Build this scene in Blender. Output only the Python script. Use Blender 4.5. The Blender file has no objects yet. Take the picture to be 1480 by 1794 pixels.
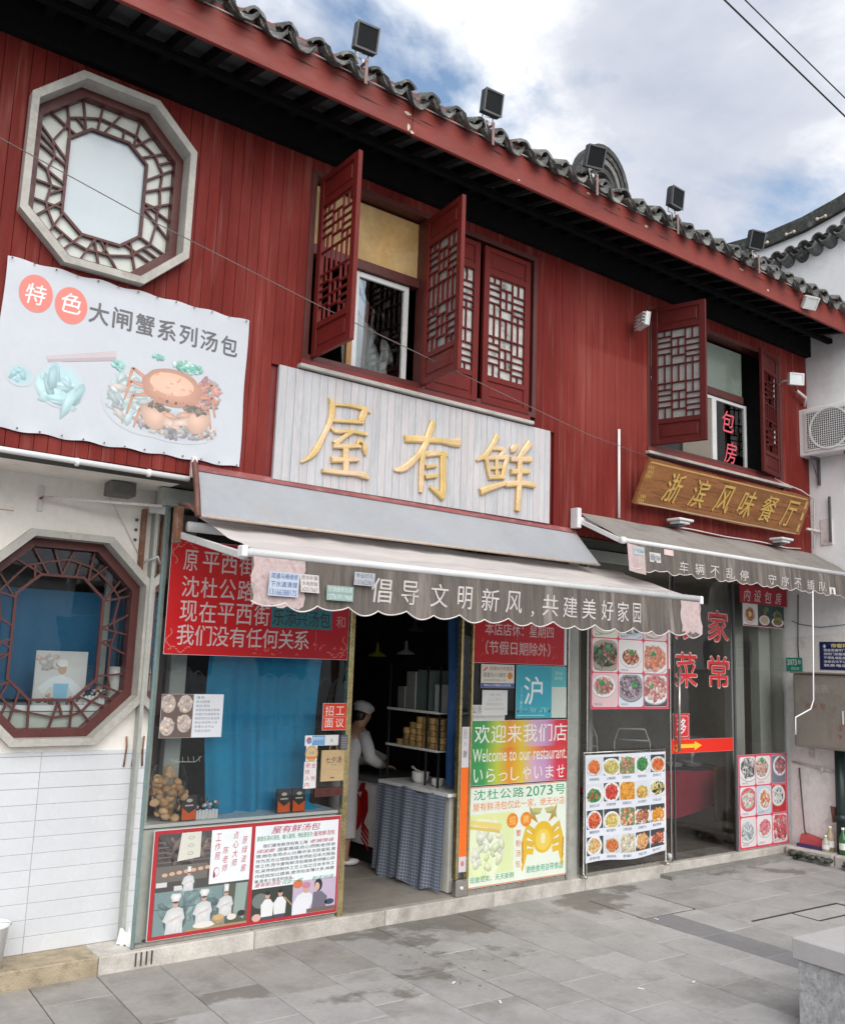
import bpy, math, random
from math import sin, cos, pi, radians
from mathutils import Vector, Matrix, noise
sc = bpy.context.scene
COL = sc.collection
random.seed(7)

# ------------------------------------------------------------------ camera
cam_d = bpy.data.cameras.new("camera")
cam = bpy.data.objects.new("camera", cam_d)
COL.objects.link(cam); sc.camera = cam
RT = Vector((0.79519068, -0.60536049, 0.03479176))
UP = Vector((-0.12379844, -0.10591453, 0.98663877))
FW = Vector((0.59358717, 0.78887312, 0.15916493))
mw = Matrix((RT, UP, -FW)).transposed().to_4x4()
mw.translation = Vector((0, 0, 2.0))
cam.matrix_world = mw
cam_d.sensor_fit = 'VERTICAL'; cam_d.sensor_height = 36.0
cam_d.lens = 1608.2456 / 1794 * 36.0
cam_d.clip_end = 2000

# ------------------------------------------------------------------ world
SUN_EL, SUN_AZ = radians(41), radians(194)      # azimuth clockwise from +Y
world = bpy.data.worlds.new("World"); sc.world = world; world.use_nodes = True
wn, wl = world.node_tree.nodes, world.node_tree.links
wn.clear()
wout = wn.new('ShaderNodeOutputWorld')
sky = wn.new('ShaderNodeTexSky'); sky.sky_type = 'NISHITA'; sky.sun_disc = False
sky.sun_elevation = SUN_EL; sky.sun_rotation = SUN_AZ
sky.air_density = 1.3; sky.dust_density = 1.5
bgs = wn.new('ShaderNodeBackground'); bgs.inputs[1].default_value = 0.15
wl.new(sky.outputs[0], bgs.inputs[0])
tc = wn.new('ShaderNodeTexCoord')
sep = wn.new('ShaderNodeSeparateXYZ'); wl.new(tc.outputs['Generated'], sep.inputs[0])
def wmath(op, a, b, c=None):
    n = wn.new('ShaderNodeMath'); n.operation = op
    for i, v in enumerate((a, b, c)):
        if v is None: continue
        if isinstance(v, (int, float)): n.inputs[i].default_value = v
        else: wl.new(v, n.inputs[i])
    return n.outputs[0]
zz = wmath('ADD', wmath('MAXIMUM', sep.outputs[2], 0.0), 0.22)
cx = wmath('DIVIDE', sep.outputs[0], zz); cy = wmath('DIVIDE', sep.outputs[1], zz)
cmb = wn.new('ShaderNodeCombineXYZ'); wl.new(cx, cmb.inputs[0]); wl.new(cy, cmb.inputs[1])
def wnoise(scale, detail, rough, off, dist=0.0):
    mp = wn.new('ShaderNodeMapping'); mp.inputs[1].default_value = off
    wl.new(cmb.outputs[0], mp.inputs[0])
    n = wn.new('ShaderNodeTexNoise'); n.inputs['Scale'].default_value = scale
    n.inputs['Detail'].default_value = detail; n.inputs['Roughness'].default_value = rough
    n.inputs['Distortion'].default_value = dist
    wl.new(mp.outputs[0], n.inputs['Vector']); return n.outputs['Fac']
def wramp(fac, stops):
    r = wn.new('ShaderNodeValToRGB'); e = r.color_ramp.elements
    while len(e) < len(stops): e.new(0.5)
    for k, (p, c) in enumerate(stops):
        e[k].position = p; e[k].color = (*c, 1)
    wl.new(fac, r.inputs[0]); return r.outputs[0]
CLOUD_OFF = (0.4, 2.6, 0)
cover = wramp(wnoise(1.7, 8, .58, CLOUD_OFF, .25), [(0.385, (0, 0, 0)), (0.505, (1, 1, 1))])
shade = wramp(wnoise(1.3, 9, .60, (7.1, 3.4, 0), .3),
              [(0.36, (.50, .54, .64)), (0.47, (.62, .65, .73)), (0.545, (.88, .89, .92)), (0.60, (1.25, 1.24, 1.22))])
bgc = wn.new('ShaderNodeBackground'); wl.new(shade, bgc.inputs[0]); bgc.inputs[1].default_value = 0.90
mx = wn.new('ShaderNodeMixShader')
wl.new(cover, mx.inputs[0]); wl.new(bgs.outputs[0], mx.inputs[1]); wl.new(bgc.outputs[0], mx.inputs[2])
wl.new(mx.outputs[0], wout.inputs[0])

# ------------------------------------------------------------------ sun (thin cloud: soft)
sun_d = bpy.data.lights.new("sun", 'SUN'); sun_d.energy = 2.6; sun_d.angle = radians(70); sun_d.color = (1.0, .95, .88)
sun = bpy.data.objects.new("sun", sun_d); COL.objects.link(sun)
sd = Vector((sin(SUN_AZ) * cos(SUN_EL), cos(SUN_AZ) * cos(SUN_EL), sin(SUN_EL)))
sun.rotation_euler = sd.to_track_quat('Z', 'Y').to_euler()

sc.view_settings.view_transform = 'Standard'; sc.view_settings.look = 'None'
sc.view_settings.gamma = 1; sc.view_settings.use_curve_mapping = False
sc.view_settings.exposure = 0.38
sc.render.engine = 'CYCLES'
sc.cycles.max_bounces = 8; sc.cycles.transparent_max_bounces = 16
sc.cycles.use_denoising = True

# ------------------------------------------------------------------ materials
MATS = {}
def mat(name, col, rough=.6, var=.15, scale=4, bump=.15, bscale=40, metal=0.0, stretch=(1, 1, 1),
        dirt=None, rnd=.0, coat=0.0, spec=.5, attr=False, col2=None, emit=None, stain=False, trans=0, fade=False):
    if name in MATS: return MATS[name]
    m = bpy.data.materials.new(name); m.use_nodes = True; MATS[name] = m
    n, l = m.node_tree.nodes, m.node_tree.links
    b = n['Principled BSDF']
    t = n.new('ShaderNodeTexCoord'); mp = n.new('ShaderNodeMapping'); mp.inputs[3].default_value = stretch
    l.new(t.outputs['Object'], mp.inputs[0])
    oi = n.new('ShaderNodeObjectInfo')
    ad = n.new('ShaderNodeVectorMath'); ad.operation = 'ADD'
    sc_ = n.new('ShaderNodeMath'); sc_.operation = 'MULTIPLY'; sc_.inputs[1].default_value = 37.0
    l.new(oi.outputs['Random'], sc_.inputs[0]); l.new(mp.outputs[0], ad.inputs[0]); l.new(sc_.outputs[0], ad.inputs[1])
    V = ad.outputs[0]
    def nz(s, d=5, r=.6):
        x = n.new('ShaderNodeTexNoise'); x.inputs['Scale'].default_value = s; x.inputs['Detail'].default_value = d
        x.inputs['Roughness'].default_value = r; l.new(V, x.inputs['Vector']); return x.outputs['Fac']
    def mixc(f, a, b_, mode='MIX'):
        x = n.new('ShaderNodeMix'); x.data_type = 'RGBA'; x.blend_type = mode
        for i, v in ((0, f), (6, a), (7, b_)):
            if isinstance(v, (int, float)): x.inputs[i].default_value = v
            elif isinstance(v, tuple): x.inputs[i].default_value = (*v, 1)
            else: l.new(v, x.inputs[i])
        return x.outputs[2]
    def mr(f, a, b_, lo, hi):
        x = n.new('ShaderNodeMapRange'); x.inputs[1].default_value = a; x.inputs[2].default_value = b_
        x.inputs[3].default_value = lo; x.inputs[4].default_value = hi; l.new(f, x.inputs[0]); return x.outputs[0]
    if attr:
        at = n.new('ShaderNodeAttribute'); at.attribute_name = 'Col'; base = at.outputs['Color']
    else:
        r_ = n.new('ShaderNodeRGB'); r_.outputs[0].default_value = (*col, 1); base = r_.outputs[0]
    if col2: base = mixc(mr(nz(scale * .7, 6, .65), .4, .62, 0, 1), base, col2)
    f1 = mr(nz(scale), .3, .7, 1 - var, 1 + var)
    cc = n.new('ShaderNodeVectorMath'); cc.operation = 'SCALE'; l.new(base, cc.inputs[0]); l.new(f1, cc.inputs[3])
    out = cc.outputs[0]
    f2 = mr(nz(scale * 9, 4, .7), .3, .7, 1 - var * .6, 1 + var * .6)
    c2 = n.new('ShaderNodeVectorMath'); c2.operation = 'SCALE'; l.new(out, c2.inputs[0]); l.new(f2, c2.inputs[3]); out = c2.outputs[0]
    if rnd:
        c3 = n.new('ShaderNodeVectorMath'); c3.operation = 'SCALE'; l.new(out, c3.inputs[0])
        l.new(mr(oi.outputs['Random'], 0, 1, 1 - rnd, 1 + rnd), c3.inputs[3]); out = c3.outputs[0]
    if dirt:
        dc, amt, ds = dirt
        f = mr(nz(ds, 8, .7), .52, .68, 0, amt); out = mixc(f, out, dc)
    if fade:    # sun bleached and rain washed patches, running down the boards
        gp = n.new('ShaderNodeNewGeometry'); mpp = n.new('ShaderNodeMapping'); mpp.inputs[3].default_value = (1.6, 1, .45); l.new(gp.outputs['Position'], mpp.inputs[0])
        n1 = n.new('ShaderNodeTexNoise'); n1.inputs['Scale'].default_value = 1.0; n1.inputs['Detail'].default_value = 8; n1.inputs['Roughness'].default_value = .6; l.new(mpp.outputs[0], n1.inputs['Vector'])
        out = mixc(mr(n1.outputs['Fac'], .48, .66, 0, .55), out, (.25, .046, .038)); out = mixc(mr(n1.outputs['Fac'], .46, .34, 0, .55), out, (.115, .013, .011))
        sq = n.new('ShaderNodeSeparateXYZ'); l.new(gp.outputs['Position'], sq.inputs[0])     # a paler, pinker box right of the name board
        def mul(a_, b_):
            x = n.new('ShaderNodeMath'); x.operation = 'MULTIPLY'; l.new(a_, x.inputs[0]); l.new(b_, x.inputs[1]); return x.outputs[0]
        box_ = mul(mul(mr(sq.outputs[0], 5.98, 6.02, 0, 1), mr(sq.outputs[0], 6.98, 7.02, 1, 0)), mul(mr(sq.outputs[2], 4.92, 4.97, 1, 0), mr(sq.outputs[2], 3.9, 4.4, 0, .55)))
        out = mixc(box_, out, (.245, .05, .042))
        mq = n.new('ShaderNodeMapping'); mq.inputs[3].default_value = (14, 1, .8); l.new(gp.outputs['Position'], mq.inputs[0])
        n2 = n.new('ShaderNodeTexNoise'); n2.inputs['Scale'].default_value = 1.3; n2.inputs['Detail'].default_value = 6; l.new(mq.outputs[0], n2.inputs['Vector'])
        out = mixc(mr(n2.outputs['Fac'], .56, .72, 0, .55), out, (.27, .09, .075))
    if stain:   # damp patches that run across the slabs in front of the step
        gp = n.new('ShaderNodeNewGeometry'); sx = n.new('ShaderNodeSeparateXYZ'); l.new(gp.outputs['Position'], sx.inputs[0])
        n1 = n.new('ShaderNodeTexNoise'); n1.inputs['Scale'].default_value = 1.15; n1.inputs['Detail'].default_value = 7; n1.inputs['Roughness'].default_value = .62; l.new(gp.outputs['Position'], n1.inputs['Vector'])
        g1 = mr(sx.outputs[1], 4.6, 6.0, -.10, .15); g2 = mr(sx.outputs[0], 1.5, 6.0, .08, -.10)
        a1_ = n.new('ShaderNodeMath'); l.new(n1.outputs['Fac'], a1_.inputs[0]); l.new(g1, a1_.inputs[1])
        a2_ = n.new('ShaderNodeMath'); l.new(a1_.outputs[0], a2_.inputs[0]); l.new(g2, a2_.inputs[1])
        out = mixc(mr(a2_.outputs[0], .53, .575, 0, .72), out, (.135, .122, .105))
        n2 = n.new('ShaderNodeTexNoise'); n2.inputs['Scale'].default_value = 22; n2.inputs['Detail'].default_value = 3; l.new(gp.outputs['Position'], n2.inputs['Vector'])
        out = mixc(mr(n2.outputs['Fac'], .66, .72, 0, .35), out, (.12, .115, .11))
    l.new(out, b.inputs['Base Color'])
    if trans:   # thin cloth lets daylight through
        tb = n.new('ShaderNodeBsdfTranslucent'); l.new(out, tb.inputs[0]); ms = n.new('ShaderNodeMixShader'); ms.inputs[0].default_value = trans
        l.new(b.outputs[0], ms.inputs[1]); l.new(tb.outputs[0], ms.inputs[2]); l.new(ms.outputs[0], n['Material Output'].inputs[0])
    l.new(mr(nz(scale * 3), .3, .7, max(.03, rough - .1), min(1, rough + .12)), b.inputs['Roughness'])
    b.inputs['Metallic'].default_value = metal
    b.inputs['Specular IOR Level'].default_value = spec
    if coat: b.inputs['Coat Weight'].default_value = coat; b.inputs['Coat Roughness'].default_value = .12
    if emit: b.inputs['Emission Color'].default_value = (*emit[0], 1); b.inputs['Emission Strength'].default_value = emit[1]
    if bump:
        bp = n.new('ShaderNodeBump'); bp.inputs['Strength'].default_value = bump; bp.inputs['Distance'].default_value = .01
        l.new(nz(bscale, 5, .6), bp.inputs['Height']); l.new(bp.outputs[0], b.inputs['Normal'])
    return m
def glass(name, tint=(.93, .97, .95), ior=1.6, rough=.0):
    m = bpy.data.materials.new(name); m.use_nodes = True; n, l = m.node_tree.nodes, m.node_tree.links
    n.clear(); o = n.new('ShaderNodeOutputMaterial'); t = n.new('ShaderNodeBsdfTransparent'); t.inputs[0].default_value = (*tint, 1)
    g = n.new('ShaderNodeBsdfGlossy'); g.inputs['Roughness'].default_value = rough; g.inputs[0].default_value = (1, 1, 1, 1)
    f = n.new('ShaderNodeFresnel'); f.inputs[0].default_value = ior
    tx = n.new('ShaderNodeTexCoord'); nz_ = n.new('ShaderNodeTexNoise'); nz_.inputs['Scale'].default_value = 1.3
    l.new(tx.outputs['Object'], nz_.inputs['Vector']); bp = n.new('ShaderNodeBump'); bp.inputs['Strength'].default_value = .25
    bp.inputs['Distance'].default_value = .02; l.new(nz_.outputs['Fac'], bp.inputs['Height']); l.new(bp.outputs[0], g.inputs['Normal'])
    mx_ = n.new('ShaderNodeMixShader'); l.new(f.outputs[0], mx_.inputs[0]); l.new(t.outputs[0], mx_.inputs[1]); l.new(g.outputs[0], mx_.inputs[2])
    l.new(mx_.outputs[0], o.inputs[0]); MATS[name] = m; return m

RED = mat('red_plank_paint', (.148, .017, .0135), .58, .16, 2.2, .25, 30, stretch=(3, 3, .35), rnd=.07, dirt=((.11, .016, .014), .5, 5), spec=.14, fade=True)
REDD = mat('dark_red_wood', (.17, .016, .016), .40, .15, 5, .2, 50, rnd=.05)
REDB = mat('red_fascia_paint', (.205, .030, .022), .6, .16, 2.5, .25, 25, stretch=(.5, 2, 2), dirt=((.17, .035, .03), .6, 4))
BROWN = mat('brown_window_wood', (.085, .02, .017), .45, .18, 6, .2, 50)
BLACKW = mat('black_eave_wood', (.006, .006, .007), .8, .2, 5, .2, 30, rnd=.15, spec=.12)
SOFFIT = mat('dark_soffit_board', (.055, .062, .068), .7, .25, 5, .2, 30, rnd=.3)
TILE = mat('grey_roof_tile', (.10, .103, .10), .8, .4, 9, .7, 40, rnd=.45, dirt=((.34, .34, .30), .75, 16))
STONE = mat('pale_window_stone', (.42, .41, .38), .75, .15, 4, .3, 60, dirt=((.2, .19, .17), .5, 6))
LIME = mat('white_plaster', (.82, .79, .74), .8, .06, 2.5, .15, 30, dirt=((.5, .48, .43), .5, 2.2))
WTILE = mat('white_glazed_tile', (.60, .625, .66), .22, .03, 3, .05, 20, rnd=.02)
GROUT = mat('grout', (.70, .70, .70), .8)
PAVE = mat('grey_granite_paving', (.355, .352, .35), .62, .13, 3.0, .35, 160, rnd=.09, dirt=((.17, .16, .15), .55, 1.6), spec=.4, stain=True)
PAVED = mat('damp_granite_paving', (.30, .29, .275), .5, .15, 3.0, .35, 160, rnd=.08, dirt=((.12, .11, .10), .5, 2.5), spec=.4)
PAVEX = mat('dark_granite_strip', (.21, .21, .222), .6, .1, 3, .3, 160)
JOINT = mat('paving_joint', (.055, .052, .05), .9, .3, 8, .3, 60)
KERB = mat('kerb_granite', (.50, .475, .44), .75, .2, 7, .5, 90, dirt=((.2, .18, .15), .5, 3), rnd=.05)
KERBY = mat('yellow_kerb_granite', (.36, .30, .21), .8, .35, 14, .6, 90, dirt=((.14, .12, .09), .6, 7))
FLOOR = mat('shop_floor', (.33, .30, .265), .45, .15, 2.5, .1, 40, dirt=((.1, .09, .08), .4, 3))
WHITEB = mat('weathered_white_board', (.44, .455, .485), .6, .10, 3, .2, 40, stretch=(3, 3, .5), rnd=.02, dirt=((.30, .335, .355), .6, 5), col2=(.50, .47, .48))
GOLD = mat('gold_paint', (.60, .42, .15), .42, .12, 6, .3, 40, col2=(.68, .50, .32), metal=.15)
ALU = mat('white_aluminium', (.58, .59, .60), .35, .08, 5, .05, 40)
STEEL = mat('brushed_steel', (.55, .54, .50), .3, .12, 8, .1, 60, metal=.9)
BRASS = mat('brass_trim', (.62, .50, .25), .25, .25, 8, .1, 40, metal=.85)
GREYP = mat('grey_green_frame_paint', (.38, .40, .37), .5, .15, 3, .15, 40, dirt=((.25, .22, .18), .4, 6))
PINKW = mat('faded_white_paint', (.66, .62, .62), .5, .1, 5, .1, 40, dirt=((.32, .16, .1), .6, 9))
RUST = mat('rusty_iron', (.20, .09, .05), .8, .35, 12, .4, 60, dirt=((.45, .42, .4), .5, 10))
RUSTB = mat('brown_steel_angle', (.15, .062, .045), .6, .25, 8, .3, 60)
SHEET = mat('grey_metal_sheet', (.31, .33, .36), .42, .07, 1.6, .1, 10, dirt=((.33, .30, .27), .45, 3))
AWN = mat('faded_awning_fabric', (.76, .72, .71), .9, .12, 2.0, .3, 120, stretch=(.3, 2.2, 1), dirt=((.34, .31, .30), .75, 1.6), trans=.42)
AWN2 = mat('grey_awning_fabric', (.34, .32, .30), .9, .12, 2.0, .3, 120, dirt=((.2, .19, .18), .5, 3), trans=.35)
VAL = mat('dirty_valance_fabric', (.125, .108, .096), .9, .3, 4.5, .2, 120, stretch=(3.0, 1, .22), dirt=((.42, .36, .34), .62, 2.6), trans=.15)
VALP = mat('pink_valance_fabric', (.47, .37, .37), .9, .2, 5, .2, 120, dirt=((.14, .12, .11), .8, 5))
BLUE = mat('blue_curtain', (.002, .27, .50), .8, .1, 4, .1, 100)
NAVY = mat('dark_blue_curtain', (.008, .05, .15), .85, .1, 4, .1, 100)
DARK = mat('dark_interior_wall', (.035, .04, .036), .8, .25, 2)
DARKG = mat('grey_interior_wall', (.74, .74, .68), .8, .12, 2)
PALEW = mat('pale_interior_paint', (.48, .50, .47), .7, .06, 2)
BLK = mat('black_plastic', (.018, .02, .022), .45, .1, 6, .1, 60)
LGREY = mat('light_grey_plastic', (.62, .63, .64), .4, .05, 6, .05, 40)
DGREY = mat('dark_grey_plastic', (.09, .09, .1), .5, .1, 6)
WHITE = mat('white_plastic', (.78, .79, .80), .35, .03, 5, .03, 40)
LENSD = mat('dark_lens', (.012, .014, .016), .6, .05, 10, .02, 40, spec=.1)
LENS = mat('lamp_lens', (.62, .66, .66), .12, .05, 10, .05, 40)
CERAM = mat('white_ceramic', (.75, .74, .72), .15, .03, 5, 0)
PRINT = mat('printed_vinyl', (1, 1, 1), .38, .03, 5, .06, 12, attr=True, spec=.4)
PRINTM = mat('printed_paper', (1, 1, 1), .7, .04, 7, .05, 30, attr=True)
CLOTHP = mat('painted_cloth', (1, 1, 1), .85, .12, 9, .1, 60, attr=True)
REDC = mat('red_tablecloth', (.42, .010, .035), .75, .12, 5, .1, 60)
WCLOTH = mat('white_cotton', (.42, .41, .42), .85, .1, 5, .8, 9)
SKIN = mat('skin', (.34, .19, .13), .5, .08, 8, .05, 60)
HAIR = mat('black_hair', (.012, .01, .009), .5)
NBW = mat('neighbour_white_render', (.80, .81, .83), .85, .05, 1.5, .2, 25, dirt=((.52, .52, .53), .5, 1.4))
NBL = mat('stained_render', (.76, .735, .72), .85, .12, 2.5, .3, 25, dirt=((.30, .28, .27), .6, 2.5))
BOXG = mat('grey_steel_cabinet', (.30, .28, .25), .45, .08, 3, .08, 20, metal=.3, dirt=((.17, .15, .13), .4, 5))
PIPEG = mat('dark_green_pipe', (.012, .028, .026), .4, .1, 5)
OCHRE = mat('ochre_board', (.46, .29, .11), .7, .18, 3, .1, 30, col2=(.5, .36, .18))
WOODS = mat('carved_wood', (.24, .10, .035), .6, .3, 3.0, .35, 22, stretch=(.5, 1, 3.0), dirt=((.20, .065, .022), .7, 2.4), spec=.3)
WOODG = mat('wood_gold_letter', (.58, .38, .10), .5, .15, 9, .2, 50)
BREAD = mat('brown_bread', (.76, .47, .27), .7, .25, 9, .2, 40, rnd=.2, col2=(.55, .36, .2))
BAMB = mat('bamboo', (.38, .24, .09), .6, .25, 14, .2, 60, rnd=.25)
LEAF = mat('green_leaves', (.05, .12, .03), .6, .25, 20, rnd=.2)
GRAN = mat('speckled_granite', (.40, .40, .41), .6, .30, 30, .3, 200, dirt=((.16, .16, .17), .6, 45))
GRANT = mat('smooth_granite_top', (.44, .43, .43), .6, .06, 4, .2, 120)
WIRE = mat('black_cable', (.02, .018, .018), .6, .1, 5, 0)
WIREW = mat('pale_cable', (.55, .53, .51), .6, .1, 5, 0)
GLASS = glass('window_glass', (.95, .98, .97), 1.62)
GLASSD = glass('door_glass', (.92, .94, .93), 1.52)
GLASSM = mat('sky_reflection_painted_glass', (.40, .48, .53), .12, .04, 1.5, .02, 5, spec=.8)  # blue of the reflected sky is put into the base colour
FROST = mat('pale_frosted_glass', (.56, .60, .56), .25, .05, 3, .02, 5)
CHECK = mat('checked_blue_cloth', (.10, .125, .18), .85, .1, 4, .1, 80)
def add_check(m):
    n, l = m.node_tree.nodes, m.node_tree.links; b = n['Principled BSDF']
    lk = b.inputs['Base Color'].links[0]; src = lk.from_socket
    t = n.new('ShaderNodeTexCoord'); mp = n.new('ShaderNodeMapping'); mp.inputs[3].default_value = (38, 38, 38)
    l.new(t.outputs['Object'], mp.inputs[0]); sp = n.new('ShaderNodeSeparateXYZ'); l.new(mp.outputs[0], sp.inputs[0])
    fs = []
    for k in (1, 2):
        fr = n.new('ShaderNodeMath'); fr.operation = 'FRACT'; l.new(sp.outputs[k], fr.inputs[0])
        g = n.new('ShaderNodeMath'); g.operation = 'GREATER_THAN'; g.inputs[1].default_value = .72; l.new(fr.outputs[0], g.inputs[0]); fs.append(g.outputs[0])
    mxm = n.new('ShaderNodeMath'); mxm.operation = 'MAXIMUM'; l.new(fs[0], mxm.inputs[0]); l.new(fs[1], mxm.inputs[1])
    mc = n.new('ShaderNodeMix'); mc.data_type = 'RGBA'; l.new(mxm.outputs[0], mc.inputs[0]); l.new(src, mc.inputs[6])
    mc.inputs[7].default_value = (.30, .34, .42, 1); l.new(mc.outputs[2], b.inputs['Base Color'])
add_check(CHECK)

# ------------------------------------------------------------------ geometry helpers
class MB:
    def __init__(s): s.v, s.f, s.sm = [], [], []
    def add(s, vs, fs, smooth=False):
        k = len(s.v); s.v += [tuple(v) for v in vs]; s.f += [tuple(i + k for i in f) for f in fs]; s.sm += [smooth] * len(fs); return s
    def box(s, x0, x1, y0, y1, z0, z1, ch=0, M=None):
        if x0 > x1: x0, x1 = x1, x0
        if y0 > y1: y0, y1 = y1, y0
        if z0 > z1: z0, z1 = z1, z0
        if ch <= 0:
            vs = [(x, y, z) for x in (x0, x1) for y in (y0, y1) for z in (z0, z1)]
            fs = [(0, 1, 3, 2), (4, 6, 7, 5), (0, 4, 5, 1), (2, 3, 7, 6), (0, 2, 6, 4), (1, 5, 7, 3)]
        else:
            ch = min(ch, (x1 - x0) / 2.2, (y1 - y0) / 2.2, (z1 - z0) / 2.2)
            X, Y, Z = (x0, x1), (y0, y1), (z0, z1); vs = []; idx = {}
            for a in (0, 1):
                for b in (0, 1):
                    for c in (0, 1):
                        dx, dy, dz = (ch if a == 0 else -ch), (ch if b == 0 else -ch), (ch if c == 0 else -ch)
                        for ax in range(3):
                            p = [X[a] + (dx if ax != 0 else 0), Y[b] + (dy if ax != 1 else 0), Z[c] + (dz if ax != 2 else 0)]
                            idx[(a, b, c, ax)] = len(vs); vs.append(tuple(p))
            fs = []
            I = idx
            for a in (0, 1): fs.append((I[a, 0, 0, 0], I[a, 0, 1, 0], I[a, 1, 1, 0], I[a, 1, 0, 0]) if a == 0 else (I[a, 0, 0, 0], I[a, 1, 0, 0], I[a, 1, 1, 0], I[a, 0, 1, 0]))
            for b in (0, 1): fs.append((I[0, b, 0, 1], I[1, b, 0, 1], I[1, b, 1, 1], I[0, b, 1, 1]) if b == 0 else (I[0, b, 0, 1], I[0, b, 1, 1], I[1, b, 1, 1], I[1, b, 0, 1]))
            for c in (0, 1): fs.append((I[0, 0, c, 2], I[0, 1, c, 2], I[1, 1, c, 2], I[1, 0, c, 2]) if c == 0 else (I[0, 0, c, 2], I[1, 0, c, 2], I[1, 1, c, 2], I[0, 1, c, 2]))
            for a in (0, 1):
                for b in (0, 1): fs.append((I[a, b, 0, 0], I[a, b, 1, 0], I[a, b, 1, 1], I[a, b, 0, 1]) if a == b else (I[a, b, 0, 1], I[a, b, 1, 1], I[a, b, 1, 0], I[a, b, 0, 0]))
            for a in (0, 1):
                for c in (0, 1): fs.append((I[a, 0, c, 0], I[a, 0, c, 2], I[a, 1, c, 2], I[a, 1, c, 0]) if a == c else (I[a, 0, c, 0], I[a, 1, c, 0], I[a, 1, c, 2], I[a, 0, c, 2]))
            for b in (0, 1):
                for c in (0, 1): fs.append((I[0, b, c, 1], I[1, b, c, 1], I[1, b, c, 2], I[0, b, c, 2]) if b == c else (I[0, b, c, 1], I[0, b, c, 2], I[1, b, c, 2], I[1, b, c, 1]))
            for a in (0, 1):
                for b in (0, 1):
                    for c in (0, 1):
                        t = (I[a, b, c, 0], I[a, b, c, 1], I[a, b, c, 2]); fs.append(t if (a + b + c) % 2 == 1 else t[::-1])
        if M is not None: vs = [M @ Vector(v) for v in vs]
        return s.add(vs, fs)
    def tube(s, pts, r, n=8, cap=True, closed=False):
        P = [Vector(p) for p in pts]; rs = r if isinstance(r, (list, tuple)) else [r] * len(P); vs = []; fs = []
        prev = None
        for i, p in enumerate(P):
            if closed: d = (P[(i + 1) % len(P)] - P[i - 1])
            else: d = (P[min(i + 1, len(P) - 1)] - P[max(i - 1, 0)])
            d.normalize()
            if prev is None:
                a = d.cross(Vector((0, 0, 1)))
                if a.length < .05: a = d.cross(Vector((1, 0, 0)))
            else: a = prev - d * prev.dot(d)
            a.normalize(); prev = a; b = d.cross(a)
            for k in range(n):
                t = 2 * pi * k / n; vs.append(p + (a * cos(t) + b * sin(t)) * rs[i])
        m = len(P)
        for i in range(m if closed else m - 1):
            j = (i + 1) % m
            for k in range(n): fs.append((i * n + k, i * n + (k + 1) % n, j * n + (k + 1) % n, j * n + k))
        if cap and not closed: fs.append(tuple(range(n))[::-1]); fs.append(tuple((m - 1) * n + k for k in range(n)))
        return s.add(vs, fs, True)
    def lathe(s, prof, c, n=16, M=None):
        vs = []; fs = []
        for (r, z) in prof:
            for k in range(n):
                t = 2 * pi * k / n; vs.append(Vector((c[0] + r * cos(t), c[1] + r * sin(t), c[2] + z)))
        for i in range(len(prof) - 1):
            for k in range(n): fs.append((i * n + k, i * n + (k + 1) % n, (i + 1) * n + (k + 1) % n, (i + 1) * n + k))
        if M is not None: vs = [M @ v for v in vs]
        return s.add(vs, fs, True)
    def prism(s, poly, a0, a1, plane='XZ'):
        def P(u, v, a): return (u, a, v) if plane == 'XZ' else ((a, u, v) if plane == 'YZ' else (u, v, a))
        k = len(poly); vs = [P(u, v, a0) for u, v in poly] + [P(u, v, a1) for u, v in poly]
        fs = [tuple(range(k)), tuple(range(2 * k - 1, k - 1, -1))] + [(i, k + i, k + (i + 1) % k, (i + 1) % k) for i in range(k)]
        return s.add(vs, fs)
    def ring(s, po, pi_, a0, a1, plane='XZ'):
        def P(u, v, a): return (u, a, v) if plane == 'XZ' else (a, u, v)
        k = len(po); vs = []
        for poly, a in ((po, a0), (pi_, a0), (po, a1), (pi_, a1)): vs += [P(u, v, a) for u, v in poly]
        fs = []
        for i in range(k):
            j = (i + 1) % k
            fs += [(i, j, k + j, k + i), (2 * k + i, 3 * k + i, 3 * k + j, 2 * k + j), (i, 2 * k + i, 2 * k + j, j), (k + i, k + j, 3 * k + j, 3 * k + i)]
        return s.add(vs, fs)
    def grid(s, fn, nu, nv, smooth=True, thick=0):
        vs = [fn(i / nu, j / nv) for j in range(nv + 1) for i in range(nu + 1)]
        fs = [(j * (nu + 1) + i, j * (nu + 1) + i + 1, (j + 1) * (nu + 1) + i + 1, (j + 1) * (nu + 1) + i) for j in range(nv) for i in range(nu)]
        return s.add(vs, fs, smooth)
    def blob(s, c, r, n=6, m=4, sq=(1, 1, 1), M=None):
        vs = []; fs = []
        for j in range(m + 1):
            p = -pi / 2 + pi * j / m
            for k in range(n):
                t = 2 * pi * k / n; v = Vector((cos(p) * cos(t) * r * sq[0], cos(p) * sin(t) * r * sq[1], sin(p) * r * sq[2]))
                if M is not None: v = M @ v
                vs.append(v + Vector(c))
        for j in range(m):
            for k in range(n): fs.append((j * n + k, j * n + (k + 1) % n, (j + 1) * n + (k + 1) % n, (j + 1) * n + k))
        return s.add(vs, fs, True)
    def mesh(s, name, m, off=(0, 0, 0)):
        me = bpy.data.meshes.new(name)
        me.from_pydata([(v[0] - off[0], v[1] - off[1], v[2] - off[2]) for v in s.v], [], s.f)
        me.polygons.foreach_set('use_smooth', s.sm); me.materials.append(m); me.update(); return me
    def build(s, name, m, parent=None, **tags):
        off = wloc(parent) if parent else (0, 0, 0)
        o = bpy.data.objects.new(name, s.mesh(name, m, off)); COL.objects.link(o)
        if parent: o.parent = parent
        for k, v in tags.items(): o[k] = v
        return o
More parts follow.
